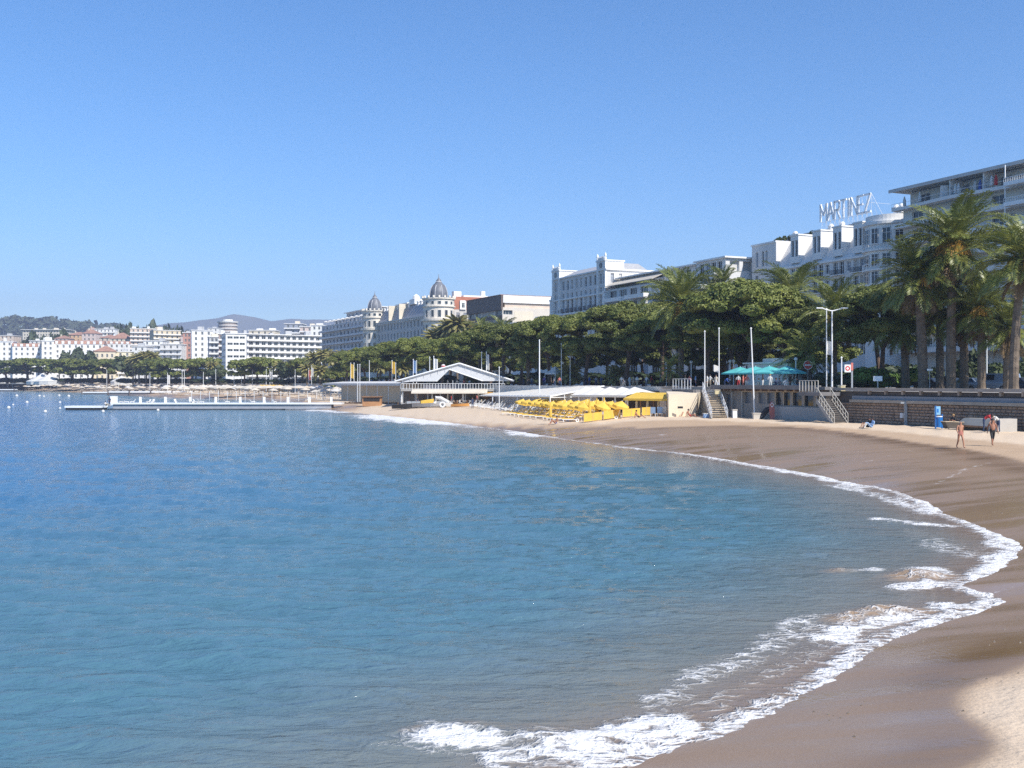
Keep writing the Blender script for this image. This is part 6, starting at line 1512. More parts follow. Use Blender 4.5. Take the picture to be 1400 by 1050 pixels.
# ------------------------------------------------------------------ people
def body_mesh(J,name='person'):
    """J: joints {name:(x,y,z,r)}; one continuous skinned body. material slots: 0 skin 1 top 2 bottom 3 shoes"""
    E=[('pelvis','waist'),('waist','chest'),('chest','neck'),('neck','head'),('head','crown'),('head','nose')]
    lab={('pelvis','waist'):'hip',('waist','chest'):'torso',('chest','neck'):'torso',('neck','head'):'head',('head','crown'):'head',('head','nose'):'head'}
    J=dict(J)
    for s in 'LR':
        for a,b,l in (('chest','sh','torso'),('sh','el','uarm'),('el','wr','farm'),('wr','pa','hand'),('pelvis','hi','hip'),('hi','kn','thigh'),('kn','an','shin'),('an','to','foot')):
            p=a if a in ('chest','pelvis') else a+s
            E.append((p,b+s)); lab[(p,b+s)]=l
        w=Vector(J['wr'+s][:3]);p=Vector(J['pa'+s][:3]); d=(p-w).normalized(); sd_=d.cross(Vector((1,0,0)) if abs(d.x)<.8 else Vector((0,1,0))).normalized()
        for i,(o,L) in enumerate(((-.030,.075),(-.010,.088),(.010,.082),(.030,.066))):
            q1=p+sd_*o+d*L*.5; q2=p+sd_*o*1.1+d*L+Vector((0,0,-.0)); J[f'f{i}a{s}']=(*q1,.0095); J[f'f{i}b{s}']=(*q2,.008)
            for a,b in ((f'pa{s}',f'f{i}a{s}'),(f'f{i}a{s}',f'f{i}b{s}')): E.append((a,b)); lab[(a,b)]='hand'
        q=w+(p-w)*.45+sd_*-.045+d*.01; J['th'+s]=(*q,.011); q=q+d*.04-sd_*.012; J['tt'+s]=(*q,.009)
        for a,b in ((f'wr{s}',f'th{s}'),(f'th{s}',f'tt{s}')): E.append((a,b)); lab[(a,b)]='hand'
    names=list(J); ix={n:i for i,n in enumerate(names)}
    bm=bmesh.new(); sk=bm.verts.layers.skin.verify(); vs=[]
    for n in names:
        v=bm.verts.new(J[n][:3]); r=J[n][3]; v[sk].radius=(r,r); v[sk].use_root=(n=='pelvis'); vs.append(v)
    for a,b in E: bm.edges.new((vs[ix[a]],vs[ix[b]]))
    me=bpy.data.meshes.new(name+'_skeleton'); bm.to_mesh(me); bm.free()
    o=bpy.data.objects.new('tmp_body',me); COL.objects.link(o)
    m=o.modifiers.new('skin','SKIN'); m.use_smooth_shade=True; s_=o.modifiers.new('sub','SUBSURF'); s_.levels=1; s_.render_levels=1
    dg=bpy.context.evaluated_depsgraph_get(); dg.update()
    out=bpy.data.meshes.new_from_object(o.evaluated_get(dg)); out.name=name
    bpy.data.objects.remove(o); bpy.data.meshes.remove(me)
    out.materials.clear()
    for m_ in (skin,white_fab,navy_fab,black_fab): out.materials.append(m_)
    segs=[(Vector(J[a][:3]),Vector(J[b][:3]),lab[(a,b)],(J[a][3]+J[b][3])/2) for a,b in E]
    labs=[]
    for p in out.polygons:
        c=p.center; best=1e9;l=''
        for a,b,lb,r_ in segs:
            ab=b-a; t=max(0,min(1,(c-a).dot(ab)/max(ab.length_squared,1e-9))); dd=(c-a-ab*t).length-r_*.7
            if dd<best: best=dd;l=lb
        labs.append(l)
    return out,labs,J
STY={'dressed':{'torso':1,'uarm':1,'hip':2,'thigh':2,'shin':2,'foot':3},'shorts':{'torso':1,'uarm':1,'hip':2,'thigh':2,'foot':3},
 'bare_shorts':{'hip':2,'thigh':2},'trunks':{'hip':2},'long':{'torso':1,'uarm':1,'farm':1,'hip':2,'thigh':2,'shin':2,'foot':3},'robe':{'torso':1,'uarm':1,'farm':1,'hip':1,'thigh':1,'shin':2,'foot':3}}
BASEJ={'pelvis':(0,0,.96,.125),'waist':(0,0,1.10,.115),'chest':(0,.01,1.32,.135),'neck':(0,0,1.50,.055),'head':(0,-.015,1.62,.088),'crown':(0,-.005,1.70,.075),'nose':(0,-.115,1.60,.016)}
for s,k in (('L',1),('R',-1)):
    BASEJ.update({'sh'+s:(.19*k,.01,1.42,.062),'el'+s:(.25*k,.03,1.13,.043),'wr'+s:(.27*k,-.05,.90,.029),'pa'+s:(.275*k,-.075,.83,.032),
      'hi'+s:(.095*k,0,.90,.092),'kn'+s:(.105*k,-.02,.50,.060),'an'+s:(.105*k,.03,.085,.040),'to'+s:(.12*k,-.14,.035,.034)})
def pose(**k):
    J=dict(BASEJ)
    for n,v in k.items(): J[n]=(*v,J[n][3]) if len(v)==3 else v
    return J
walkA=pose(knL=(.10,-.17,.52),anL=(.10,-.24,.10),toL=(.11,-.41,.07),knR=(-.10,.06,.50),anR=(-.10,.27,.13),toR=(-.11,.14,.035),elL=(.26,.16,1.15),wrL=(.28,.20,.92),paL=(.28,.19,.85),elR=(-.26,-.05,1.14),wrR=(-.27,-.24,.97),paR=(-.27,-.30,.92))
walkB=pose(knR=(-.09,-.17,.52),anR=(-.07,-.22,.10),toR=(-.08,-.39,.07),knL=(.07,.06,.50),anL=(.05,.27,.13),toL=(.05,.14,.035),elR=(-.27,.14,1.15),wrR=(-.29,.12,.92),paR=(-.29,.09,.85),elL=(.27,.0,1.14),wrL=(.28,-.14,.92),paL=(.28,-.19,.86),waist=(0,-.03,1.10,.155))
stand=pose(); standB=pose(elL=(.27,.06,1.14),wrL=(.12,-.17,1.12),paL=(.05,-.20,1.12),knR=(-.11,-.05,.5))
bend=pose(waist=(0,-.08,1.06),chest=(0,-.30,1.20),neck=(0,-.46,1.28),head=(0,-.57,1.30),crown=(0,-.63,1.34),nose=(0,-.64,1.22),shL=(.19,-.36,1.25),shR=(-.19,-.36,1.25),elL=(.22,-.50,1.0),elR=(-.22,-.50,1.0),wrL=(.16,-.66,.84),wrR=(-.16,-.66,.84),paL=(.14,-.71,.79),paR=(-.14,-.71,.79))
def sitJ(zs=.14,knee=.52,back=.15):
    J=pose(pelvis=(0,0,zs),waist=(0,back*.35,zs+.15),chest=(0,back,zs+.37),neck=(0,back*.9,zs+.56),head=(0,back*.75,zs+.68),crown=(0,back*.7,zs+.76),nose=(0,back*.7-.10,zs+.66))
    for s,k in (('L',1),('R',-1)):
        J.update({'hi'+s:(.1*k,-.04,zs,.095),'kn'+s:(.13*k,-.42,knee,.06),'an'+s:(.13*k,-.68,max(.07,knee-.44),.04),'to'+s:(.14*k,-.84,max(.05,knee-.48),.034),
          'sh'+s:(.19*k,back,zs+.47,.062),'el'+s:(.25*k,back-.05,zs+.2,.043),'wr'+s:(.17*k,-.22,zs+.26,.029),'pa'+s:(.14*k,-.28,zs+.28,.032)})
    return J
sit=sitJ(); sitchair=sitJ(.52,.56,.05); recline=sitJ(.13,.35,.32)
for k,s in ((1,'L'),(-1,'R')): recline.update({'wr'+s:(.28*k,.42,.10,.029),'pa'+s:(.30*k,.40,.05,.032),'el'+s:(.28*k,.40,.32,.043)})
BODY={}
for n,J in (('walkA',walkA),('walkB',walkB),('stand',stand),('standB',standB),('bend',bend),('sit',sit),('sitchair',sitchair),('recline',recline)): BODY[n]=body_mesh(J)
PM={}
def pmesh(ps,style):
    if (ps,style) in PM: return PM[(ps,style)]
    m,labs,J=BODY[ps]; c=m.copy(); c.name='person'; mp=STY[style]
    c.polygons.foreach_set('material_index',np.array([mp.get(l,0) for l in labs],np.int32)); c.polygons.foreach_set('use_smooth',np.ones(len(c.polygons),bool)); c.update(); PM[(ps,style)]=c; return c
HAIR={}
def hair_mesh(kind):
    if kind in HAIR: return HAIR[kind]
    mb=MB()
    if kind=='hat': mb.lathe([(.19,.03),(.19,.045),(.105,.05),(.10,.12),(.05,.15),(.001,.155)],12)
    elif kind=='bald': mb.lathe([(.093,-.04),(.097,.0),(.085,.035)],10,a0=0,a1=math.pi)
    else:
        mb.lathe([(.104,-.02),(.106,.03),(.092,.08),(.055,.108),(.001,.115)],12)
        if kind=='long': mb.lathe([(.085,-.2),(.105,-.1),(.106,-.01)],8,a0=.2,a1=math.pi-.2)
    HAIR[kind]=mb.mesh('hair',hair_d); return HAIR[kind]
def person(label,loc,rot,ps='stand',style='dressed',top=white_fab,bot=navy_fab,sk=skin,hair=hair_d,hk='short',h=1.0,shoe=black_fab,group=None):
    o=link('person',pmesh(ps,style),None,loc,rot); o.scale=(h,h,h); tag(o,label,'person',group)
    for i,m_ in ((0,sk),(1,top),(2,bot),(3,shoe)): o.material_slots[i].link='OBJECT'; o.material_slots[i].material=m_
    J=BODY[ps][2]; hd=Vector(J['head'][:3]).lerp(Vector(J['crown'][:3]),.25)+Vector((0,.012,0))
    hh=link('hat' if hk=='hat' else 'hair',hair_mesh(hk),o,hd,(0.55,0,0) if ps=='bend' else 0)
    hh.material_slots[0].link='OBJECT'; hh.material_slots[0].material=hair
    return o
trunks_red=M('pale_red_trunks',(0.45,0.17,0.13),0.7,0.1)
q=beach(1313,64.5,.01); person('bald bare chested man in small swim trunks, left of the two walkers',q,R(5),'walkA','trunks',bot=trunks_red,sk=skin,hair=hair_g,hk='bald')
q=beach(1357,65.5,.01); person('bare chested man in dark swim shorts, right of the two walkers',q,R(-8),'walkB','bare_shorts',bot=black_fab,sk=skin_d,hair=hair_d)
q=beach(1345,79.6); person('person in a red jacket and jeans bending forward beside the grey upturned boat',q,R(65),'bend','long',top=red_fab,bot=navy_fab,hk='short',h=1.02)
q=beach(1365,78.2,.05); person('person in a white top with dark hair bending beside the one in red',q,R(-75),'bend','dressed',top=white_fab,bot=navy_fab,h=.95)
q=beach(1303,84,.0); person('blond person in a black top sitting at the left end of the grey boat',q,R(-60),'sitchair','dressed',top=black_fab,bot=grey_fab,hair=hair_b,hk='long',h=.95)
q=beach(1187,87,.02); person('person in black sitting on the pale sand below the dark stairs',q,R(-70),'sit','shorts',top=black_fab,bot=black_fab,hair=hair_d,hk='short')
q=beach(1191.5,86.6,.02); person('person wrapped in a pale blue towel sitting on the sand below the dark stairs',q,R(-85),'sit','robe',top=ltblue_fab,bot=white_fab,hair=hair_d,hk='long')
q=beach(944,115,.0); person('tanned sunbather leaning back on the sand in front of the cream wall',q,R(60),'recline','trunks',bot=red_fab,sk=skin_d)
q=beach(934,118,.0); person('sunbather sitting close to the cream wall, left of the reclining one',q,R(-30),'sit','trunks',bot=black_fab)
q=beach(929,118.6,.0); person('dark haired sunbather sitting nearest the black vent in the cream wall',q,R(40),'sit','shorts',top=black_fab,bot=navy_fab)
q=beach(873,115.5,.0); person('sunbather lying before the third yellow wind screen',q,R(80),'recline','trunks',bot=black_fab,sk=skin_d)
q=beach(760,112,.0); person('pale sunbather sitting among the yellow loungers',q,R(-70),'sit','trunks',bot=blue_fab)
def prom(px,o,label,ps='stand',style='dressed',top=white_fab,bot=navy_fab,rot=None,**k):
    t=wt(px,o); person(label,wp(t,o,PZ+.003),rot if rot is not None else random.uniform(-3,3),ps,style,top,bot,**k)
prom(744,3.5,'person in a purple jacket and white hat on the promenade by the tall bare pole',style='long',top=M('purple_fabric',(0.12,0.06,0.25),0.75,.1),bot=navy_fab,hk='hat',hair=white_fab)
prom(801,6,'person in dark clothes in the shade above the white canopies, left of a pair',style='long',top=black_fab); prom(806,6,'person in a blue shirt in the shade above the white canopies',top=blue_fab); prom(815,4,'person in a pale grey shirt in the shade above the white canopies',top=grey_fab)
prom(822,5,'person in a navy coat walking in the shade over the canopies','walkA','long',top=navy_fab); prom(850,2.5,'person in a white shirt on the promenade above the left end of the yellow awning',top=white_fab,bot=grey_fab); prom(853.5,3.2,'person in a black and white outfit above the yellow awning','standB',top=black_fab,bot=white_fab)
prom(861,5,'tall person all in white in the sun gap above the yellow awning','standB','long',top=white_fab,bot=white_fab); prom(866,2.4,'person in tan clothes leaning on the promenade parapet','stand','long',top=tan_fab,bot=tan_fab); prom(871,2.4,'person in a white top beside the one in tan',top=white_fab,bot=tan_fab)
prom(884,2.5,'person in a white blouse beside the one in dark red','walkA',top=white_fab,bot=grey_fab,hair=hair_b); prom(891,2.6,'person in a dark red coat on the promenade','stand','long',top=M('dark_red_fabric',(0.25,0.02,0.025),0.75,.1),bot=black_fab); prom(903,3.5,'person in black with white hair crossing near the small palm','walkB','long',top=black_fab,bot=black_fab,hair=hair_g)
prom(937,2.2,'person in black behind the picket railing, left one',style='long',top=black_fab); prom(943,2.6,'person in a coral shirt behind the picket railing',top=coral_fab); prom(951,3.2,'person in a pale blue shirt behind the picket railing','standB',top=ltblue_fab)
prom(967,1.6,'person in white at the top of the pale stairs, left one',style='long',top=white_fab,bot=white_fab); prom(971,1.2,'person in a white jacket starting down the pale stairs','walkA','long',top=white_fab,bot=tan_fab); prom(979,1.5,'person in cream clothes by the tall pole at the pale stairs',style='long',top=cream_fab,bot=white_fab)
prom(991,2.2,'person in bright blue bending near the tall pole','bend','long',top=blue_fab); prom(999,2.5,'person in black sitting left of the turquoise parasols','sitchair','long',top=black_fab)
prom(1009.5,2,'person in a white shirt and red shorts under the left turquoise parasol','standB','shorts',top=white_fab,bot=red_fab); prom(1016,2.0,'person in coral clothes under the turquoise parasols, left one of two','stand','long',top=coral_fab,bot=coral_fab); prom(1021,2.3,'person in coral top and pale trousers under the turquoise parasols','walkB','dressed',top=coral_fab,bot=white_fab)
prom(1031,2.6,'person in white sitting beside the leaning pole','sitchair','long',top=white_fab,bot=white_fab); prom(1037,3,'person in white seated at the cafe, right of the leaning pole','sitchair','long',top=white_fab,bot=tan_fab,hair=hair_b)
prom(1043,2.1,'person with a black top and white trousers standing at the cafe','standB','dressed',top=black_fab,bot=white_fab); prom(1053,2.0,'person in a long white robe standing at the cafe','standB','robe',top=white_fab,bot=skin,hair=hair_b)
prom(1061,2.6,'person in dark clothes seated at the cafe, right of the white robe','sitchair','long',top=navy_fab); prom(1066,2.6,'person in a grey top seated at the cafe','sitchair','long',top=grey_fab); prom(1074,2.1,'person in white sitting near the kiosk corner','sitchair','long',top=white_fab,bot=white_fab)
prom(1080,2.4,'person in black standing near the kiosk corner',top=black_fab,bot=black_fab,style='long'); prom(1090,2.3,'person in black seated right of the kiosk','sitchair','long',top=black_fab); prom(700,4,'person in white on the promenade behind the right end of the gabled roof',top=white_fab); prom(716,5,'person in black on the promenade left of the tall bare pole',style='long',top=black_fab)
prom(727,4,'person in a grey coat on the promenade just left of the tall bare pole',style='long',top=grey_fab); prom(758,2.5,'person in white in front of the small white tent',top=white_fab); prom(765,2.7,'person in a coral top in front of the small white tent',top=coral_fab)
# people in the pavilion, as far figures
for i,(px,dz,tp) in enumerate(((612,0,white_fab),(618,0,black_fab),(625,0,white_fab),(634,0,coral_fab),(642,0,ltblue_fab),(649,0,black_fab))):
    q=at(px,D0+2.5+i%2,zy(532,D0-1.0)); person(('person in white at the left on the pavilion deck','person in black on the pavilion deck','person in white under the apex of the pavilion','person in coral on the pavilion deck','person in pale blue on the pavilion deck','person in black at the right on the pavilion deck')[i],q,random.uniform(-1,1),'stand' if i%2 else 'standB','dressed',tp,navy_fab)
q=at(145,192,.75); person('person in pale clothes sitting at the step of the long pontoon',q,R(60),'sit','dressed',top=white_fab,bot=tan_fab); q=at(150,194,.75); person('person in dark clothes standing at the step of the long pontoon',q,R(-20),'stand','dressed',top=navy_fab,bot=navy_fab,h=.95)
q=beach(646,160); person('person in dark blue standing beside the grey loungers',q,R(10),'stand','long',top=navy_fab,bot=navy_fab)
# the crowd along the far promenade reads as one mass
allv=[];allf=[];base=0;mi=[]
r=random.Random(12)
crowd_m=[M('crowd_white',(0.7,0.68,0.65),.8),M('crowd_dark',(0.05,0.05,0.07),.8),M('crowd_red',(0.4,0.10,0.08),.8),M('crowd_blue',(0.12,0.2,0.4),.8),skin]
mb=MB()
for i in range(330):
    k=r.uniform(0,1); Y=250+k**1.1*400; j=np.interp(Y,[w[1] for w in WALLS],[w[0] for w in WALLS]); o=r.uniform(.8,7); x=j+o*.75; y=Y+o*.65; z=PZ; c=r.choice([0,0,0,0,0,0,1,2,3]); h=r.uniform(.94,1.05)
    mb.m(1 if r.random()<.6 else 0); mb.tube([(x-.09,y,z),(x-.08,y,z+.85*h)],[.06,.09],5); mb.tube([(x+.09,y,z),(x+.08,y,z+.85*h)],[.06,.09],5)
    mb.m(c); mb.tube([(x,y,z+.85*h),(x,y,z+1.2*h),(x,y,z+1.42*h),(x,y,z+1.5*h)],[.16,.17,.19,.07],6)
    mb.tube([(x-.22,y,z+1.4*h),(x-.27,y,z+.85*h)],[.06,.04],4); mb.tube([(x+.22,y,z+1.4*h),(x+.27,y,z+.85*h)],[.06,.04],4)
    mb.m(4); mb.sphere((x,y,z+1.62*h),.11,6,4)
tag(mb.build('crowd',crowd_m,kind='stuff'),'distant crowd strolling along the far promenade','crowd')
# ------------------------------------------------------------------ loungers, parasols, boats, pontoons
def lounger(label,loc,rot,fab,group,up=R(50)):
    t=thing('sun_lounger',label,'sun lounger',loc,rot,group)
    mb=MB()
    for y in (-.31,.31): mb.box(-.65,1.25,y-.03,y+.03,.26,.33)
    mb.box(-.65,-.59,-.28,.28,.26,.33); mb.build('frame',metalw,t)
    for x,y in ((-.5,-.29),(-.5,.29),(.95,-.29),(.95,.29)):
        l=MB(); l.box(x-.03,x+.03,y-.03,y+.03,0,.26); l.build('leg',metalw,t)
    mb=MB(); mb.box(-.66,.62,-.29,.29,.335,.42); mb.build('mattress',fab,t)
    mb=MB(); c,s=math.cos(up),math.sin(up); L=.85; n=(-s*.09,c*.09); mb.xprism([(0,0),(1,0),(1,1)],0,.1) if 0 else None
    P=[(.63,.345),(.63+L*c,.345+L*s),(.63+L*c+n[0],.345+L*s+n[1]),(.63+n[0],.345+n[1])]
    k=len(mb.v); mb.v+=[(a,-.29,b) for a,b in P]+[(a,.29,b) for a,b in P]
    for f in ((0,1,2,3),(7,6,5,4),(0,4,5,1),(1,5,6,2),(2,6,7,3),(3,7,4,0)): mb.f.append(tuple(k+i for i in f)); mb.mi.append(0)
    mb.build('backrest',fab,t); return t
def wheel(t):
    mb=MB(); mb.lathe([(.10,-.03),(.20,-.04),(.20,.04),(.10,.03)],12); o=mb.build('wheel',metalw,t); o.rotation_euler=(R(90),0,0); o.location=(1.05,-.36,.2)
F0,F1=Vector((-.6,136.5)),Vector((6.3,113.5)); fd=(F1-F0).normalized(); fn=Vector((-fd.y,fd.x)) ; fn=fn if fn.x>0 else -fn
rotL=math.atan2(fn.y,fn.x)-.25
protoY=None
r=random.Random(8)
for row in range(3):
    for i in range(11):
        p=F0+fd*(i*(F1-F0).length/10.4)+fn*(row*2.5+.25*r.uniform(-1,1)); q=(p.x,p.y,sand_at(p.x,p.y)); 
        if protoY is None: protoY=lounger('yellow cushioned white sun lounger facing the sea under the yellow parasols',q,rotL,yellow_fab,'yellow sun loungers in rows'); wheel(protoY)
        else: dup(protoY,None,q,rotL+r.uniform(-.08,.08))
protoP=None
for row in range(3):
    for i in range(10):
        if row>1 and i<5: continue
        p=F0+fd*((i+.35)*(F1-F0).length/9.6)+fn*(row*2.2+1.5+.2*r.uniform(-1,1)); q=Vector((p.x,p.y,sand_at(p.x,p.y)-.05))
        if protoP is None: protoP=parasol('open yellow parasol tilted to the sun over the yellow loungers',q,.98,1.62,yellow_fab,'open yellow parasols in rows',tilt=(R(5),R(12)),peak=.52,val=.26)
        else: dup(protoP,None,q,(R(8+r.uniform(-5,5)),R(14+r.uniform(-6,6)),r.uniform(0,.7)))
for px,D,lb in ((806,114,'folded yellow parasol right of the yellow rows, left of three'),(816,115.5,'folded yellow parasol right of the yellow rows, middle of three'),(826,117,'folded yellow parasol right of the yellow rows, right of three'),(752.5,113,'orange yellow folded parasol at the white corner post')):
    t=thing('folded_parasol',lb,'parasol',beach(px,D),0,'folded yellow parasols'); mb=MB(); mb.lathe([(.05,.75),(.20,.85),(.17,1.5),(.05,2.35),(.01,2.5)],8); mb.build('canopy',yellow_fab,t); mb=MB(); mb.tube([(0,0,0),(0,0,.8)],.03,6); mb.build('pole',metalw,t)
# grey white loungers further left
G0,G1=Vector((-8.0,172)),Vector((0.6,142)); gd=(G1-G0).normalized(); protoG=None
for row in range(3):
    for i in range(12):
        p=G0+gd*(i*(G1-G0).length/11.5)+fn*(row*2.4+.3*r.uniform(-1,1)); q=(p.x,p.y,sand_at(p.x,p.y))
        if protoG is None: protoG=lounger('white sun lounger with a grey cushion before the slatted canopy',q,rotL,M('pale_grey_cushion',(0.52,0.51,0.49),.8,.08),'grey cushioned sun loungers in rows'); wheel(protoG)
        else: dup(protoG,None,q,rotL+r.uniform(-.1,.1))
# far beaches: cream parasols and loungers, single small meshes
mb=MB(); mb.lathe([(.02,2.6),(.8,2.35),(1.5,2.05),(1.5,1.9)],8); mb.tube([(0,0,0),(0,0,2.6)],.05,5,False); farP=mb.mesh('parasol',cream_fab)
mb=MB(); mb.box(-.9,.5,-.32,.32,.22,.36); mb.poly([(.5,-.32,.3),(1.1,-.32,.85),(1.1,.32,.85),(.5,.32,.3)]); mb.box(-.8,-.7,-.3,.3,0,.22); mb.box(.3,.4,-.3,.3,0,.22); farL=mb.mesh('sun_lounger',cream_fab)
farm=[cream_fab,white_fab,cream_fab,M('sand_canvas',(0.60,0.50,0.38),.8,.08)]
np_=0;nl=0
for k in random.Random(3).sample(range(100),100):
    f=k/99; Y=245+f*440; wx_=np.interp(Y,[w[1] for w in WALLS],[w[0] for w in WALLS])
    for o in range(3,46,5):
        x=wx_-o*.85+r.uniform(-1,1); y=Y-o*.45+r.uniform(-1,1)
        s,_=sdist(np.array([x]),np.array([y]),SHORE)
        if s[0]<(5.5 if y<420 else 2.5) or y<205: continue
        z=sand_at(x,y)
        if r.random()<.42 and np_<230:
            q=link('parasol',farP,None,(x,y,z),r.uniform(0,1)); tag(q,'small cream parasol on the far left beach','parasol','cream parasols on the far beach'); np_+=1
            m_=r.choice(farm); q.material_slots[0].link='OBJECT'; q.material_slots[0].material=m_
        elif r.random()<.8 and nl<295:
            q=link('sun_lounger',farL,None,(x,y,z),rotL+r.uniform(-.2,.6)); tag(q,'small pale sun lounger on the far left beach','sun lounger','pale loungers on the far beach'); nl+=1
            m_=r.choice(farm); q.material_slots[0].link='OBJECT'; q.material_slots[0].material=m_
for i in range(7):
    q=link('parasol',farP,None,(*beach(357+i*4.2,372)[:2],1.4)); q.scale=(1.15,1.15,1.1); tag(q,'small yellow parasol in a short row on the far beach','parasol','small yellow parasols on the far beach'); q.material_slots[0].link='OBJECT'; q.material_slots[0].material=yellow_fab
for i in range(9):
    q=link('parasol',farP,None,(*beach(300+i*13.5,318)[:2],1.2)); q.scale=(2.2,2.2,1.15); tag(q,'wide cream parasol in the row nearest the water on the far beach','parasol','wide cream parasols at the far waterline')
# long pontoon
pz=1.3; PD=196.0
pt=thing('pontoon','long white pontoon with posts reaching out into the bay','pontoon'); xl,xm,xr=at(92,PD-3).x,at(151,PD).x,at(470,PD+1).x
mb=MB(); mb.box(xm,xr,PD-1.6,PD+1.6,pz-.28,pz); mb.build('deck',metalw,pt)
mb=MB(); mb.box(xm+1,xr-2,PD-1.3,PD+1.3,.18,pz-.282); mb.build('side_panel',M('pontoon_side',(0.33,0.34,0.37),.7,.1),pt)
mb=MB(); mb.box(xm,at(388,PD).x,PD-1.45,PD+1.45,-.5,.178); mb.build('hull',hull_d,pt)
mb=MB(); mb.box(xl,xm-.05,PD-4.2,PD-1.0,.42,.78); mb.build('lower_platform',metalw,pt)
mb=MB(); mb.box(xl+.1,xm-.15,PD-4.0,PD-1.2,-.5,.418); mb.build('lower_hull',hull_d,pt)
mb=MB(); mb.poly([(xm-.04,PD-1.62,.5),(xm+1.2,PD-1.62,pz-.3),(xm+1.2,PD-1.62,pz-.01),(xm-.04,PD-1.62,.79)]); mb.poly([(xm-.04,PD-1.62,.79),(xm+1.2,PD-1.62,pz-.01),(xm+1.2,PD+.4,pz-.01),(xm-.04,PD+.4,.79)]); mb.build('ramp',metalw,pt)
mb=MB(); mb.box(at(152.5,PD).x,at(159,PD).x,PD-.7,PD+.7,pz+.002,pz+1.25); mb.build('cabin',metalw,pt)
for px in (190,224.5,258.5,293.5,327,360,392.5,422,452): mb=MB(); x=at(px,PD).x; mb.box(x-.2,x+.2,PD+.6,PD+1.0,pz+.002,pz+1.1); mb.build('post',metalw,pt)
mb=MB(); 
for a,b in zip((159,190,224.5,258.5,293.5,327,360,392.5,422),(190,224.5,258.5,293.5,327,360,392.5,422,452)): xa,xb=at(a,PD).x+.25,at(b,PD).x-.25; mb.tube([(xa,PD+.8,pz+.8),((xa+xb)/2,PD+.8,pz+.58),(xb,PD+.8,pz+.8)],.035,5)
mb.build('rope',metalg,pt,kind='stuff')
# loose chairs on the pontoon
for i,px in enumerate((167,174,181,203,209,240,262,268,275,310,345,375)):
    q=at(px,PD-.3,pz); t=link('deck_chair',farL,None,q,rotL+i*.4); t.scale=(.6,.6,.8); tag(t,'small white deck chair on the long pontoon','deck chair','white deck chairs on the long pontoon'); t.material_slots[0].link='OBJECT'; t.material_slots[0].material=white_fab
def quay(label,xa,xb,D,zt,w=4,name='pontoon'):
    t=thing(name,label,'pontoon'); a,b=at(xa,D),at(xb,D); mb=MB(); mb.box(a.x,b.x,D-w/2,D+w/2,zt-.5,zt); mb.build('deck',metalw,t); mb=MB(); mb.box(a.x+.3,b.x-.3,D-w/2+.3,D+w/2-.3,-.5,zt-.502); mb.build('hull',M('pontoon_side2',(0.16,0.15,0.16),.7,.1),t)
    k=int((b.x-a.x)/7); 
    for i in range(k+1): mb=MB(); x=a.x+(b.x-a.x)*i/max(k,1); mb.box(x-.18,x+.18,D-w/2-.3,D-w/2-.01,-.5,zt+.5); mb.build('pile',brownb,t)
quay('short white landing stage on the water left of the tree clad shore',115,151,430,1.1); quay('white quay edge along the far beach behind the long pontoon',152,268,400,1.6,6); quay('white landing stage at the left edge of the picture',-12,22,560,1.3)
# posts of a fence at the waterline behind the pontoon
fw=thing('waterline_fence','thin white fence posts at the waterline behind the long pontoon','fence')
for i in range(22):
    q=at(262+i*12.2,300-i*2.2,0); mb=MB(); mb.tube([(q.x,q.y,-.5),(q.x,q.y,zy(535,q.y))],.07,5); mb.build('post',metalw,fw)
mb=MB()
for i in range(21):
    a=at(262+i*12.2,300-i*2.2);b=at(262+(i+1)*12.2,300-(i+1)*2.2); mb.bar((a.x,a.y,zy(538,a.y)),(b.x,b.y,zy(538,b.y)),.05)
mb.build('rail',metalw,fw,kind='stuff')
# buoys
buoys=[(12,557,.34,'largest white buoy near the left edge'),(37,549.5,.32,'white buoy right of the largest one, near the left edge'),(18,552.5,.22,'small white buoy above the largest one'),(62,562.3,.30,'white buoy just left of the low end of the pontoon'),(82,549.5,.26,'upper of two buoys in line with the pontoon end'),(82,557.5,.24,'lower of two buoys in line with the pontoon end'),
 (141,562,.28,'pale buoy under the low end of the pontoon'),(216,560.3,.28,'white buoy touching the pontoon hull'),(23,540.5,.3,'distant white buoy near the left edge'),(54,540.5,.26,'distant buoy in the gap left of the landing stage'),(60,541,.22,'distant small buoy beside another'),(94,541,.3,'distant white buoy below the landing stage'),(81,540,.26,'distant white buoy left of the landing stage')]
for px,y,rd,lb in buoys:
    X,D=gp(px,y+2,0); t=thing('buoy',lb,'buoy',(X,D,0.02),0,'mooring buoys in the bay'); s=max(1,D/210); mb=MB(); mb.sphere((0,0,rd*.6*s),rd*s,10,7); mb.build('float',white_fab,t); mb=MB(); mb.lathe([(.06*s,0),(.07*s,.12*s),(.01,.13*s)],6,(0,0,rd*1.6*s-.03)); mb.build('ring',metalg,t)
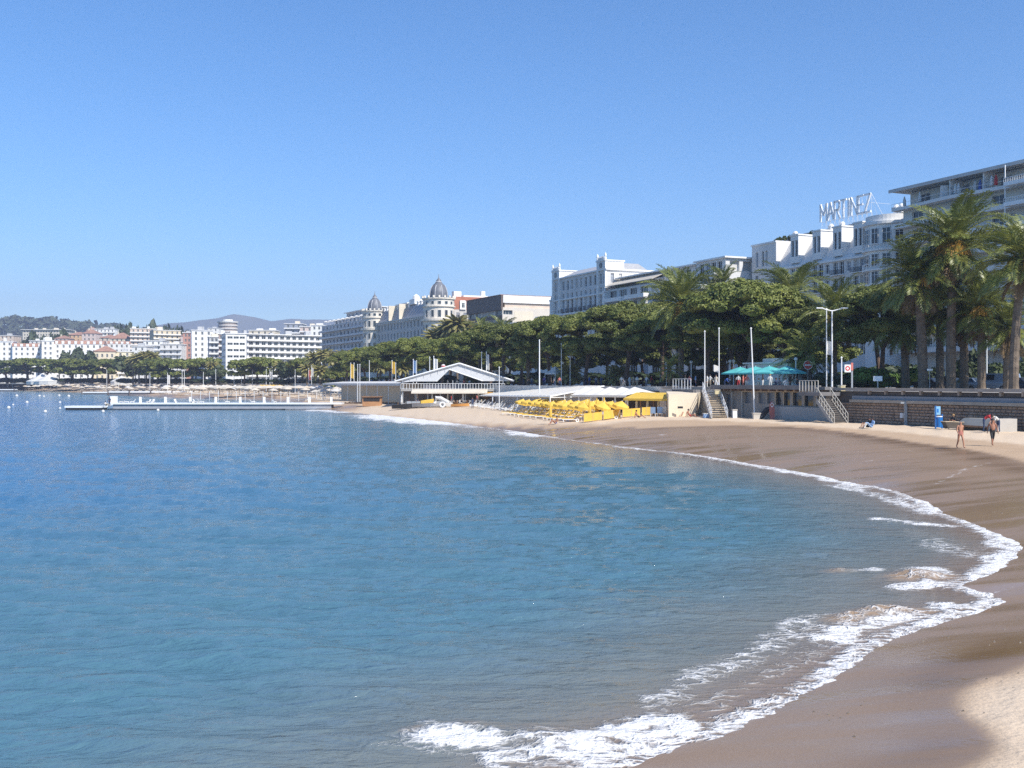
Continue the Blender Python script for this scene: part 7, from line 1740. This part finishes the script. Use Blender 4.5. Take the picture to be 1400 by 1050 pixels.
# small craft and clutter on the sand by the pavilion
def boat(label,px,D,L,w,h,hm,rot,name='beached_boat',cat='boat',deck=None):
    t=thing(name,label,cat,beach(px,D,.02),rot); mb=MB(); N=8; rows=[]
    for i in range(N+1):
        f=i/N; ww=w*math.sin(math.pi*min(max(f*.86+.12,0),1))**.7; x=-L/2+L*f; rows.append([(x,-ww/2,h*(.85+.25*f)),(x,-ww*.36,h*.25),(x,0,0.05*h+.25*h*f*f),(x,ww*.36,h*.25),(x,ww/2,h*(.85+.25*f))])
    for i in range(N):
        for j in range(4): mb.quad(rows[i][j],rows[i+1][j],rows[i+1][j+1],rows[i][j+1])
    mb.poly(rows[0]); mb.build('hull',hm,t); mb=MB()
    for i in range(N): mb.quad(rows[i][0],rows[i][4],rows[i+1][4],rows[i+1][0])
    mb.build('deck',deck or hm,t); return t
boat('dark covered boat lying on the sand left of the white pedal boat',553,171,4.2,1.6,.8,black_fab,R(10)); boat('brown covered boat on the sand under the pavilion awning',568,172,4.0,1.5,.8,wood,R(-5)); boat('grey covered boat beside the brown one on the sand',578,171,3.6,1.4,.75,grey_fab,R(4))
boat('small yellow kayak leaning by the white pedal boat',584,172,2.4,.8,1.3,yellow_fab,R(30)); boat('flat orange boat on the sand right of the white pedal boat',629,168,3.0,1.1,.55,M('orange_paint',(0.55,0.27,0.07),.5,.1),R(0))
pb=boat('white pedal boat with round paddle wheels on the beach before the pavilion',604,169,3.6,1.7,.75,white_fab,R(-8),'pedal_boat')
for y in (-.75,.75): mb=MB(); mb.lathe([(.25,-.08),(.5,-.1),(.5,.1),(.25,.08)],14); o=mb.build('paddle_wheel',metalw,pb); o.rotation_euler=(R(90),0,0); o.location=(.3,y*1.1,.5)
mb=MB(); mb.tube([(-1.2,0,.7),(-.9,0,1.6),(-.2,0,1.5),(1.2,0,.8)],[.3,.34,.34,.28],8); mb.build('slide',white_fab,pb)
ht=thing('beach_hut','small brown and orange wooden hut under the long white awning','hut',beach(508,190)); mb=MB(); mb.box(-1.7,1.7,0,2,0,1.7); mb.build('wall',M('orange_wood',(0.42,0.22,0.10),.8,.2),ht); mb=MB(); mb.box(-1.9,1.9,-.3,2.2,1.702,1.85); mb.build('roof',wood,ht); mb=MB(); mb.box(-1.5,1.5,-.06,-.01,.9,1.5); mb.build('dark_hut_panel',black_fab,ht)  # flat black panel paints the shade inside the hut
# bank of dry seaweed
mb=MB(); r=random.Random(5); a=gp(455,554,.5);b=gp(558,556,.6)
for i in range(420):
    f=r.random(); x=a[0]+(b[0]-a[0])*f+r.gauss(0,.25); y=a[1]+(b[1]-a[1])*f+r.gauss(0,.6); z=sand_at(x,y); s=r.uniform(.12,.4)*math.sin(math.pi*min(max(f,.05),.95))**.4
    mb.poly([(x-s,y-s*.5,z-.02),(x+s,y-s*.4,z-.02),(x+s*.2,y,z+s*.8)]); mb.poly([(x+s,y+s*.5,z-.02),(x-s,y+s*.6,z-.02),(x-s*.1,y,z+s*.7)]); mb.poly([(x-s,y-s*.5,z),(x+s*.2,y,z+s*.8),(x-s,y+s*.6,z)]); mb.poly([(x+s,y-s*.4,z),(x+s,y+s*.5,z),(x+s*.2,y,z+s*.8)])
tag(mb.build('seaweed',seaweed,kind='stuff'),'bank of dry brown seaweed on the sand left of the pavilion','seaweed')
# grey upturned boat and blue bin by the sea wall
ba,bb_=at(1307,85.5),at(1380,79.8); Lg=(bb_-ba).length
gb=thing('upturned_boat','grey flat sided upturned boat on the sand by the stone wall','boat',(ba.x,ba.y,1.12),math.atan2(bb_.y-ba.y,bb_.x-ba.x))
mb=MB(); mb.v=[(.9,-.8,.62),(Lg-.4,-.9,.62),(Lg-.2,.8,.62),(.9,.7,.62),(1.35,-.35,1.22),(Lg-.7,-.45,1.25),(Lg-.5,.5,1.25),(1.35,.4,1.22)]
mb.f=[(0,3,2,1),(4,5,6,7),(0,1,5,4),(1,2,6,5),(2,3,7,6),(3,0,4,7)]; mb.mi=[0]*6
mb.build('hull',M('grey_hull',(0.33,0.315,0.28),.8,.1,.8),gb)
mb=MB(); mb.box(1.0,Lg-.8,-.6,.6,-.2,.617); mb.build('trestle',M('dark_wood',(0.10,0.085,0.07),.9,.2),gb)  # solid dark block filling the space under the hull
mb=MB(); mb.box(.85,Lg-.45,-.86,-.80,.52,.66); mb.build('gunwale',wood,gb)
mb=MB(); mb.prism([(Lg-.75,-1.15),(Lg+.1,-1.2),(Lg+.15,.6),(Lg-.65,.6)],-.2,1.3); mb.v=[(x-(.0 if z>1 else .0)-(.35 if (z<0 and x<Lg-.3) else 0),y,z) for x,y,z in mb.v]; mb.build('transom',M('pale_hull',(0.45,0.42,0.38),.8,.1,.8),gb)
rb_=thing('rowing_boat','small dark dinghy at the left end of the grey upturned boat','boat',beach(1302,83.5,.1),R(5)); mb=MB(); mb.poly([(-.8,-.4,.55),(.8,-.4,.5),(.6,-.3,.05),(-.5,-.3,.05)]); mb.poly([(.8,.4,.5),(-.8,.4,.55),(-.5,.3,.05),(.6,.3,.05)]); mb.poly([(-.8,-.4,.55),(-.5,-.3,.05),(-.5,.3,.05),(-.8,.4,.55)]); mb.poly([(-.5,-.3,.05),(.6,-.3,.05),(.6,.3,.05),(-.5,.3,.05)]); mb.poly([(.6,-.3,.05),(.8,-.4,.5),(.8,.4,.5),(.6,.3,.05)]); mb.build('hull',M('dark_wood',(0.10,0.085,0.07),.9,.2),rb_)
mb=MB()
for a,b in (((-.8,-.4,.57),(.8,-.4,.52)),((.8,.4,.52),(-.8,.4,.57)),((-.8,-.4,.57),(-.8,.4,.57))): mb.bar(a,b,.05)
mb.build('gunwale',wood_l,rb_)
bn=thing('waste_bin','blue recycling bin stand with a pale blue sign against the stone wall','bin',beach(1283.5,85.5)); mb=MB(); mb.lathe([(.22,.1),(.26,.9),(.24,.95)],12); mb.build('bag',blue_plastic,bn); mb=MB(); mb.box(-.30,-.24,-.1,.1,0,1.9); mb.box(.24,.30,-.1,.1,0,1.2); mb.build('post',blue_plastic,bn,kind='stuff'); mb=MB(); mb.box(-.33,.12,-.06,.06,1.15,1.85); sgn=mb.build('sign_plate',M('pale_blue_sign',(0.25,0.50,0.72),.5,.05),bn); mb=MB(); mb.box(-.17,-.04,-.075,-.062,1.35,1.65); mb.build('symbol',blue_plastic,sgn); mb=MB(); mb.lathe([(.27,.95),(.30,1.0),(.27,1.05)],12); mb.build('rim',metalw,bn)
# concrete block under the leaning pole, white bollard, red kayak, dark buoy, blue box
def blk(name,label,cat,px,D,w,d,h,m_): t=thing(name,label,cat,beach(px,D)); mb=MB(); mb.box(-w/2,w/2,-d/2,d/2,-.1,h*.85); mb.build('base',m_,t); mb=MB(); mb.box(-w/2-.04,w/2+.04,-d/2-.04,d/2+.04,h*.852,h); mb.build('cap',pale_conc,t)
blk('concrete_block','square pale concrete base of the leaning pole','pole base',1034,108,.75,.75,.65,pale_conc); blk('bollard','short white pillar on the sand right of the pale stairs','pillar',1004.5,111,.45,.4,.95,metalw)
rk=thing('surf_board','red and white board leaning upright against the grey parapet','board',beach(1055,107)); mb=MB(); mb.prism([(-.25,-.06),(.25,-.06),(.28,.02),(-.28,.02)],0,.01) if 0 else None
P=[(-.22,0),(.24,0),(.28,.9),(.22,1.5),(.05,1.85),(-.08,1.85),(-.24,1.5),(-.28,.9)]
k=0; mb.v+=[(x,-.3+.12*z,z) for x,z in P]+[(x,-.2+.12*z,z) for x,z in P]; n=len(P); mb.f=[tuple(range(n)),tuple(range(2*n-1,n-1,-1))]+[(i,(i+1)%n,n+(i+1)%n,n+i) for i in range(n)]; mb.mi=[0]*len(mb.f); o=mb.build('board',M('faded_red',(0.42,0.13,0.10),.5,.1),rk); mb=MB(); mb.lathe([(.10,.0),(.16,.0)],12); q=mb.build('ring',metalw,o); q.rotation_euler=(R(90),0,0); q.scale=(1,1.5,1); q.location=(0,-.17,1.5)
db=thing('canoe','dark round ended canoe leaning beside the red board','canoe',beach(1046,107.5)); mb=MB(); mb.tube([(-.5,.3,.0),(-.15,.2,.5),(.25,.15,1.0),(.5,.12,1.25)],[.16,.3,.28,.1],9); mb.build('hull',black_fab,db); mb=MB(); mb.tube([(-.4,.0,.2),(.3,-.08,1.1)],[.03,.03],5); mb.build('strap',metalg,db)
bx=thing('cool_box','pale blue box beside the foot of the pale stairs','box',beach(965,113)); mb=MB(); mb.box(-.3,.3,-.2,.2,0,.4); mb.build('body',ltblue_fab,bx); mb=MB(); mb.box(-.32,.32,-.22,.22,.402,.5); mb.build('lid',white_fab,bx)
cb=thing('electrical_box','cream box on the short pole at the top of the dark stairs','box',(*at(1150,100.6)[:2],zy(536,100.6))); mb=MB(); mb.box(-.32,.36,-.2,.2,0,.62); mb.build('case',M('cream_paint',(0.62,0.52,0.30),.6,.06),cb); mb=MB(); mb.box(-.36,.40,-.24,.24,.622,.68); mb.build('lid',cream,cb)
cb=thing('electrical_box','cream box at the top right of the pale stairs','box',(*at(981,115.8)[:2],zy(539,115.8))); mb=MB(); mb.box(-.3,.3,-.2,.2,0,.45); mb.build('case',M('cream_paint',(0.62,0.52,0.30),.6,.06),cb); mb=MB(); mb.box(-.34,.34,-.24,.24,.452,.52); mb.build('lid',cream,cb)
for px,D,lb in ((893,118.6,'blue and white chair by the short yellow screen, left one'),(902,118.8,'blue and white chair by the short yellow screen, middle one'),(908,119,'white folding chair in front of the wooden post')):
    t=thing('beach_chair',lb,'chair',beach(px,D),R(-100),'beach chairs by the yellow screens'); f=ltblue_fab if 'blue' in lb else white_fab; mb=MB(); mb.box(-.3,.3,-.28,.28,.34,.40); mb.build('seat',f,t); mb=MB(); mb.poly([(.3,-.28,.4),(.55,-.28,1.1),(.55,.28,1.1),(.3,.28,.4)]); mb.poly([(.34,.28,.4),(.59,.28,1.1),(.59,-.28,1.1),(.34,-.28,.4)]); mb.build('backrest',f,t)
    for x in (-.27,.27):
        for y in (-.26,.26): mb=MB(); mb.box(x-.02,x+.02,y-.02,y+.02,0,.34); mb.build('leg',metalw,t)
# terrace furniture of the apartment block and roof terraces
for px,yin,lb,m_,kind in ((1265,-1.2,'white folded parasol on the top terrace, nearest the left end',white_fab,1),(1239,-.4,'white bag like folded parasol at the left end of the top terrace',white_fab,1),(1315,-1.4,'white folded parasol right of the square white blind',white_fab,1),(1319,-1.35,'second white folded parasol right of the square white blind',white_fab,1),(1337,-.6,'white folded awning cloth beside the blue parasol',white_fab,1),(1344,-.6,'blue folded parasol on the top terrace',blue_fab,1),(1366,-1.6,'white folded parasol under the red one',white_fab,1),(1372,-1.6,'red topped folded parasol on the top terrace',red_fab,1)):
    q=on_apt(px,yin,fl[0] if 0 else 0); q.z=APT.root.location.z+(zy(262,wp(ta,63).y)-PZ-3.15)+.02
    t=thing('terrace_parasol',lb,'parasol',q,0,'folded parasols on the apartment terrace'); mb=MB(); mb.lathe([(.06,.5),(.30,.6),(.26,1.5),(.08,2.1),(.02,2.2)],8); mb.build('canopy',m_,t); mb=MB(); mb.tube([(0,0,0),(0,0,.6)],.04,6); mb.build('pole',metalw,t)
q=on_apt(1300,-1.45,0); q.z=APT.root.location.z+(zy(262,wp(ta,63).y)-PZ-3.15)+.4
t=thing('sun_blind','square white sun blind hanging on the top terrace of the apartment block','blind',q,0); mb=MB(); mb.poly([(-.75,0,0),(.5,0,.1),(.65,0,1.9),(-.6,0,1.8)]); mb.poly([(-.75,.05,0),(-.6,.05,1.8),(.65,.05,1.9),(.5,.05,.1)]); mb.build('cloth',white_fab,t); mb=MB(); mb.bar((-.65,.02,1.85),(.7,.02,1.95),.06); mb.build('rod',metalw,t)
for i in range(12):
    q=on_terrace(.06+.035*i,.9,TERR[2]+.02); t=thing('terrace_parasol','small white parasol on the upper terrace of the stepped hotel','parasol',q,0,'white parasols on the hotel terrace'); mb=MB(); mb.lathe([(.03,2.3),(.9,1.95),(.9,1.8)],6); mb.build('canopy',white_fab,t); mb=MB(); mb.tube([(0,0,0),(0,0,2.2)],.04,5); mb.build('pole',metalw,t)
for i in range(10):
    f=(i+.5)/10; q=at(440,508).lerp(at(501,447),f); t=thing('terrace_parasol','small white parasol on the roof edge of the shaded apartment block','parasol',(q.x+1,q.y+1,zy(441,475)+.02),0,'white parasols on the shaded apartment roof'); mb=MB(); mb.lathe([(.03,2.6),(1.5,2.1),(1.5,1.9)],6); mb.build('canopy',white_fab,t); mb=MB(); mb.tube([(0,0,0),(0,0,2.5)],.05,5); mb.build('pole',metalw,t)
# ---- cars
def car(label,px,o,m_,rot=0,kind='hatch',group='cars on the boulevard'):
    t=wt(px,o); c=thing('parked_car',label,'car',wp(t,o,PZ-.115 if o>17 else PZ),ANG+rot,group)
    if kind=='van': prof=[(-2.3,.35),(-2.32,.9),(-2.2,1.85),(.9,1.9),(1.5,1.15),(2.25,1.0),(2.35,.7),(2.32,.35)]; top=(2,3,4)
    else: prof=[(-2.0,.32),(-2.05,.75),(-1.85,.98),(-1.25,1.42),(.35,1.45),(1.05,1.0),(1.85,.85),(2.05,.6),(2.0,.32)]; top=(3,4,5)
    mb=MB(); n=len(prof); rings=[]
    for y,k,dz in ((-.86,1,0),(-.80,1,0),(.80,1,0),(.86,1,0)):
        rings.append([(x*(.985 if abs(y)>.85 else 1),y*(1-.16*max(0,(z-.9)/.55)) ,z) for x,z in prof])
    for a,b in zip(rings[:-1],rings[1:]):
        for i in range(n): j=(i+1)%n; mb.quad(a[i],b[i],b[j],a[j])
    mb.poly(rings[0][::-1]); mb.poly(rings[-1]); mb.build('body',m_,c)
    g=glass; zz=(.95,1.38) if kind!='van' else (1.2,1.75)
    for s in (-1,1):
        mb=MB()
        for x0,x1,x2,x3 in (((-1.55,-.42,-.42,-1.15),(-.34,.78,.28,-.34)) if kind!='van' else ((-.2,.85,.75,-.2),(.9,1.3,1.0,.9))):
            yy=lambda z:s*(.868*(1-.16*max(0,(z-.9)/.55))+.0)
            pts=[(x0,yy(zz[0])+s*.004,zz[0]),(x1,yy(zz[0])+s*.004,zz[0]),(x2,yy(zz[1])+s*.004,zz[1]),(x3,yy(zz[1])+s*.004,zz[1])]; mb.poly(pts if s<0 else pts[::-1])
        mb.build('side_window',g,c,kind='stuff')
    mb=MB(); a,b=((.42,1.40),(1.0,1.03)) if kind!='van' else ((.95,1.82),(1.45,1.2)); mb.quad((a[0]+.03,-.66,a[1]+.015),(b[0]+.03,-.74,b[1]+.015),(b[0]+.03,.74,b[1]+.015),(a[0]+.03,.66,a[1]+.015)); mb.build('windscreen',g,c)
    if kind!='van': mb=MB(); mb.quad((-1.30,-.66,1.405),(-1.30,.66,1.405),(-1.85,.72,1.02),(-1.85,-.72,1.02)); mb.build('rear_window',g,c)
    for x in (-1.28,1.28):
        for y in (-.80,.80):
            mb=MB(); mb.lathe([(.16,-.1),(.30,-.11),(.315,-.06),(.315,.06),(.30,.11),(.16,.1)],14); w=mb.build('wheel',rubber,c); w.rotation_euler=(R(90),0,0); w.location=(x,y,.315)
            mb=MB(); mb.lathe([(.01,-.09),(.17,-.095),(.17,.095),(.01,.09)],10); mb.build('rim',metalg,w)
    for x,mm in ((2.03 if kind!='van' else 2.33,framew),(-2.04 if kind!='van' else -2.32,red_paint)):
        for y in (-.62,.62): mb=MB(); mb.box(min(x,x*.985),max(x,x*.985),y-.16,y+.16,.60,.74); mb.build('headlight' if x>0 else 'tail_light',mm,c)
    return c
silver=M('silver_blue_paint',(0.30,0.36,0.44),.3,.05,metallic=.4); darkcar=M('dark_blue_paint',(0.03,0.04,0.07),.3,.1); whitecar=M('white_car_paint',(0.62,0.62,0.63),.3,.05); bluecar=M('blue_car_paint',(0.04,0.10,0.30),.3,.05)
car('dark car seen between the first two palm trunks of the group',1275,20.0,darkcar); car('dark blue car between the second and third palm trunks',1300,20.5,darkcar,0); car('silver car half hidden by a palm trunk, left of the larger silver one',1323,19.8,silver,math.pi)
car('silver blue people carrier near the right edge, the largest car',1364,19.5,silver,math.pi,'van'); car('dark car at the right edge behind the leaning palm',1397,20.0,darkcar); car('white van roof seen over the dark car between the palms',1296,36,whitecar,0,'van')
car('blue car with a white bonnet right of the kiosk',1102,12,bluecar,.5); car('bright blue car beside the landing railing',1119,13,bluecar,.3); car('white car in the shade left of the kiosk, behind the trunks',1000,30,whitecar); car('pale car in the deep shade above the yellow awning',905,30,whitecar,math.pi); car('white car behind the trunks at the drooping palm',940,30,whitecar)
# small lamps under the trees
for px,o,lb in ((911,9,'white globe lamp post in the shade left of the small palm'),(998,8,'white post lamp left of the turquoise parasols'),(1003,8.5,'second white post lamp left of the turquoise parasols'),(945,7,'white globe lamp in the shade left of the picket railing'),(1088,7.5,'white lamp post right of the kiosk')):
    q=kpos(px,o); t=thing('lamp_post',lb,'lamp',q,0,'small lamps under the trees'); mb=MB(); mb.tube([(0,0,0),(0,0,3.3)],.06,6); mb.build('post',metalw,t); mb=MB(); mb.sphere((0,0,3.5),.22,10,6); mb.build('globe',white_fab,t)

# tables, chairs and diners under and before the pavilion
r=random.Random(21)
mb=MB(); mb.box(-.35,.35,-.35,.35,.7,.74); mb.tube([(0,0,0),(0,0,.7)],.04,5); mb.box(-.2,.2,-.2,.2,0,.03); tbm=mb.mesh('table',white_fab)
mb=MB(); mb.box(-.22,.22,-.22,.22,.42,.47); mb.box(-.22,-.18,-.22,.22,.47,.9)
for x in (-.19,.19):
    for y in (-.19,.19): mb.box(x-.02,x+.02,y-.02,y+.02,0,.42)
chm=mb.mesh('chair',white_fab)
for i in range(16):
    px=552+9.3*i+r.uniform(-2,2); q=beach(px,D0-2.6-r.random()*2.2); t=link('table',tbm,None,q); tag(t,'small white square table before the gabled pavilion','table','tables before the gabled pavilion')
    for k in range(2):
        c=link('chair',chm,None,q+Vector(((-.62,.62)[k],r.uniform(-.3,.3),0)),(0,math.pi)[k]+r.uniform(-.4,.4)); tag(c,'small pale chair at a table before the gabled pavilion','chair','chairs before the gabled pavilion'); c.material_slots[0].link='OBJECT'; c.material_slots[0].material=r.choice([white_fab,wood,cream_fab,grey_fab])
gls=thing('glass_screen','low grey glass screen in front of the pavilion terrace','screen',beach(556,174),R(8))
for i in range(9): mb=MB(); mb.box(i*.85,i*.85+.8,-.02,.02,.05,1.15); mb.build('panel',M('grey_screen_glass',(0.34,0.36,0.38),.25,.1),gls)
for i,(px,tp) in enumerate(((559,coral_fab),(571,black_fab),(595,white_fab),(617,red_fab),(631,white_fab),(652,coral_fab),(664,black_fab),(674,ltblue_fab))):
    q=beach(px,D0-1.5-1.6*(i%2)); person('%s dressed person below the pavilion deck, %s'%(('coral','black','white','red','white','coral','black','pale blue')[i],('at its left end','behind the glass screen','left of the pedal boat slide','right of the pedal boat','beside the orange boat','near the grey loungers','behind the grey loungers','at its right end')[i]),q,r.uniform(-2,2),'stand' if i%2 else 'sitchair','dressed',tp,navy_fab)
for i in range(7):
    px=549+21*i; t=thing('folded_parasol','pale folded parasol under the front awning of the gabled pavilion','parasol',beach(px,D0-2.2),0,'folded parasols under the pavilion awning'); mb=MB(); mb.lathe([(.05,.7),(.2,.8),(.16,1.5),(.04,2.2)],7); mb.build('canopy',cream_fab if i%2 else white_fab,t); mb=MB(); mb.tube([(0,0,0),(0,0,.75)],.03,5); mb.build('pole',metalw,t)

# pebbles and shell bits on the near sand
mb=MB(); r=random.Random(31)
for i in range(260):
    y=r.uniform(14.5,40); x=r.uniform(.22,.52)*y
    s,_=sdist(np.array([x]),np.array([y]),SHORE)
    if s[0]<.8: continue
    z=sand_at(x,y); q=r.uniform(.008,.022)*(1+y/40); mb.poly([(x-q,y-q*.6,z),(x+q,y-q*.5,z),(x,y,z+q*.9)]); mb.poly([(x+q,y-q*.5,z),(x,y+q,z),(x,y,z+q*.9)]); mb.poly([(x,y+q,z),(x-q,y-q*.6,z),(x,y,z+q*.9)])
tag(mb.build('pebbles',M('pebble',(0.06,0.05,0.04),.9,.4,9.0,col2=(0.20,0.17,0.14)),kind='stuff'),'scattered pebbles and shell bits on the near sand','pebbles')
# ------------------------------------------------------------------ haze
def haze(density):
    mb=MB(); mb.box(-3000,2600,-120,5200,-3.6,420)
    m=bpy.data.materials.new('air_haze'); m.use_nodes=True; n=m.node_tree; n.nodes.clear()
    v=n.nodes.new('ShaderNodeVolumePrincipled'); v.inputs['Density'].default_value=density
    v.inputs['Color'].default_value=(0.60,0.69,0.93,1); v.inputs['Anisotropy'].default_value=0.0
    o=n.nodes.new('ShaderNodeOutputMaterial'); n.links.new(v.outputs[0],o.inputs['Volume'])
    h=mb.build('haze',m,kind='stuff'); return h
haze(2.3e-4)
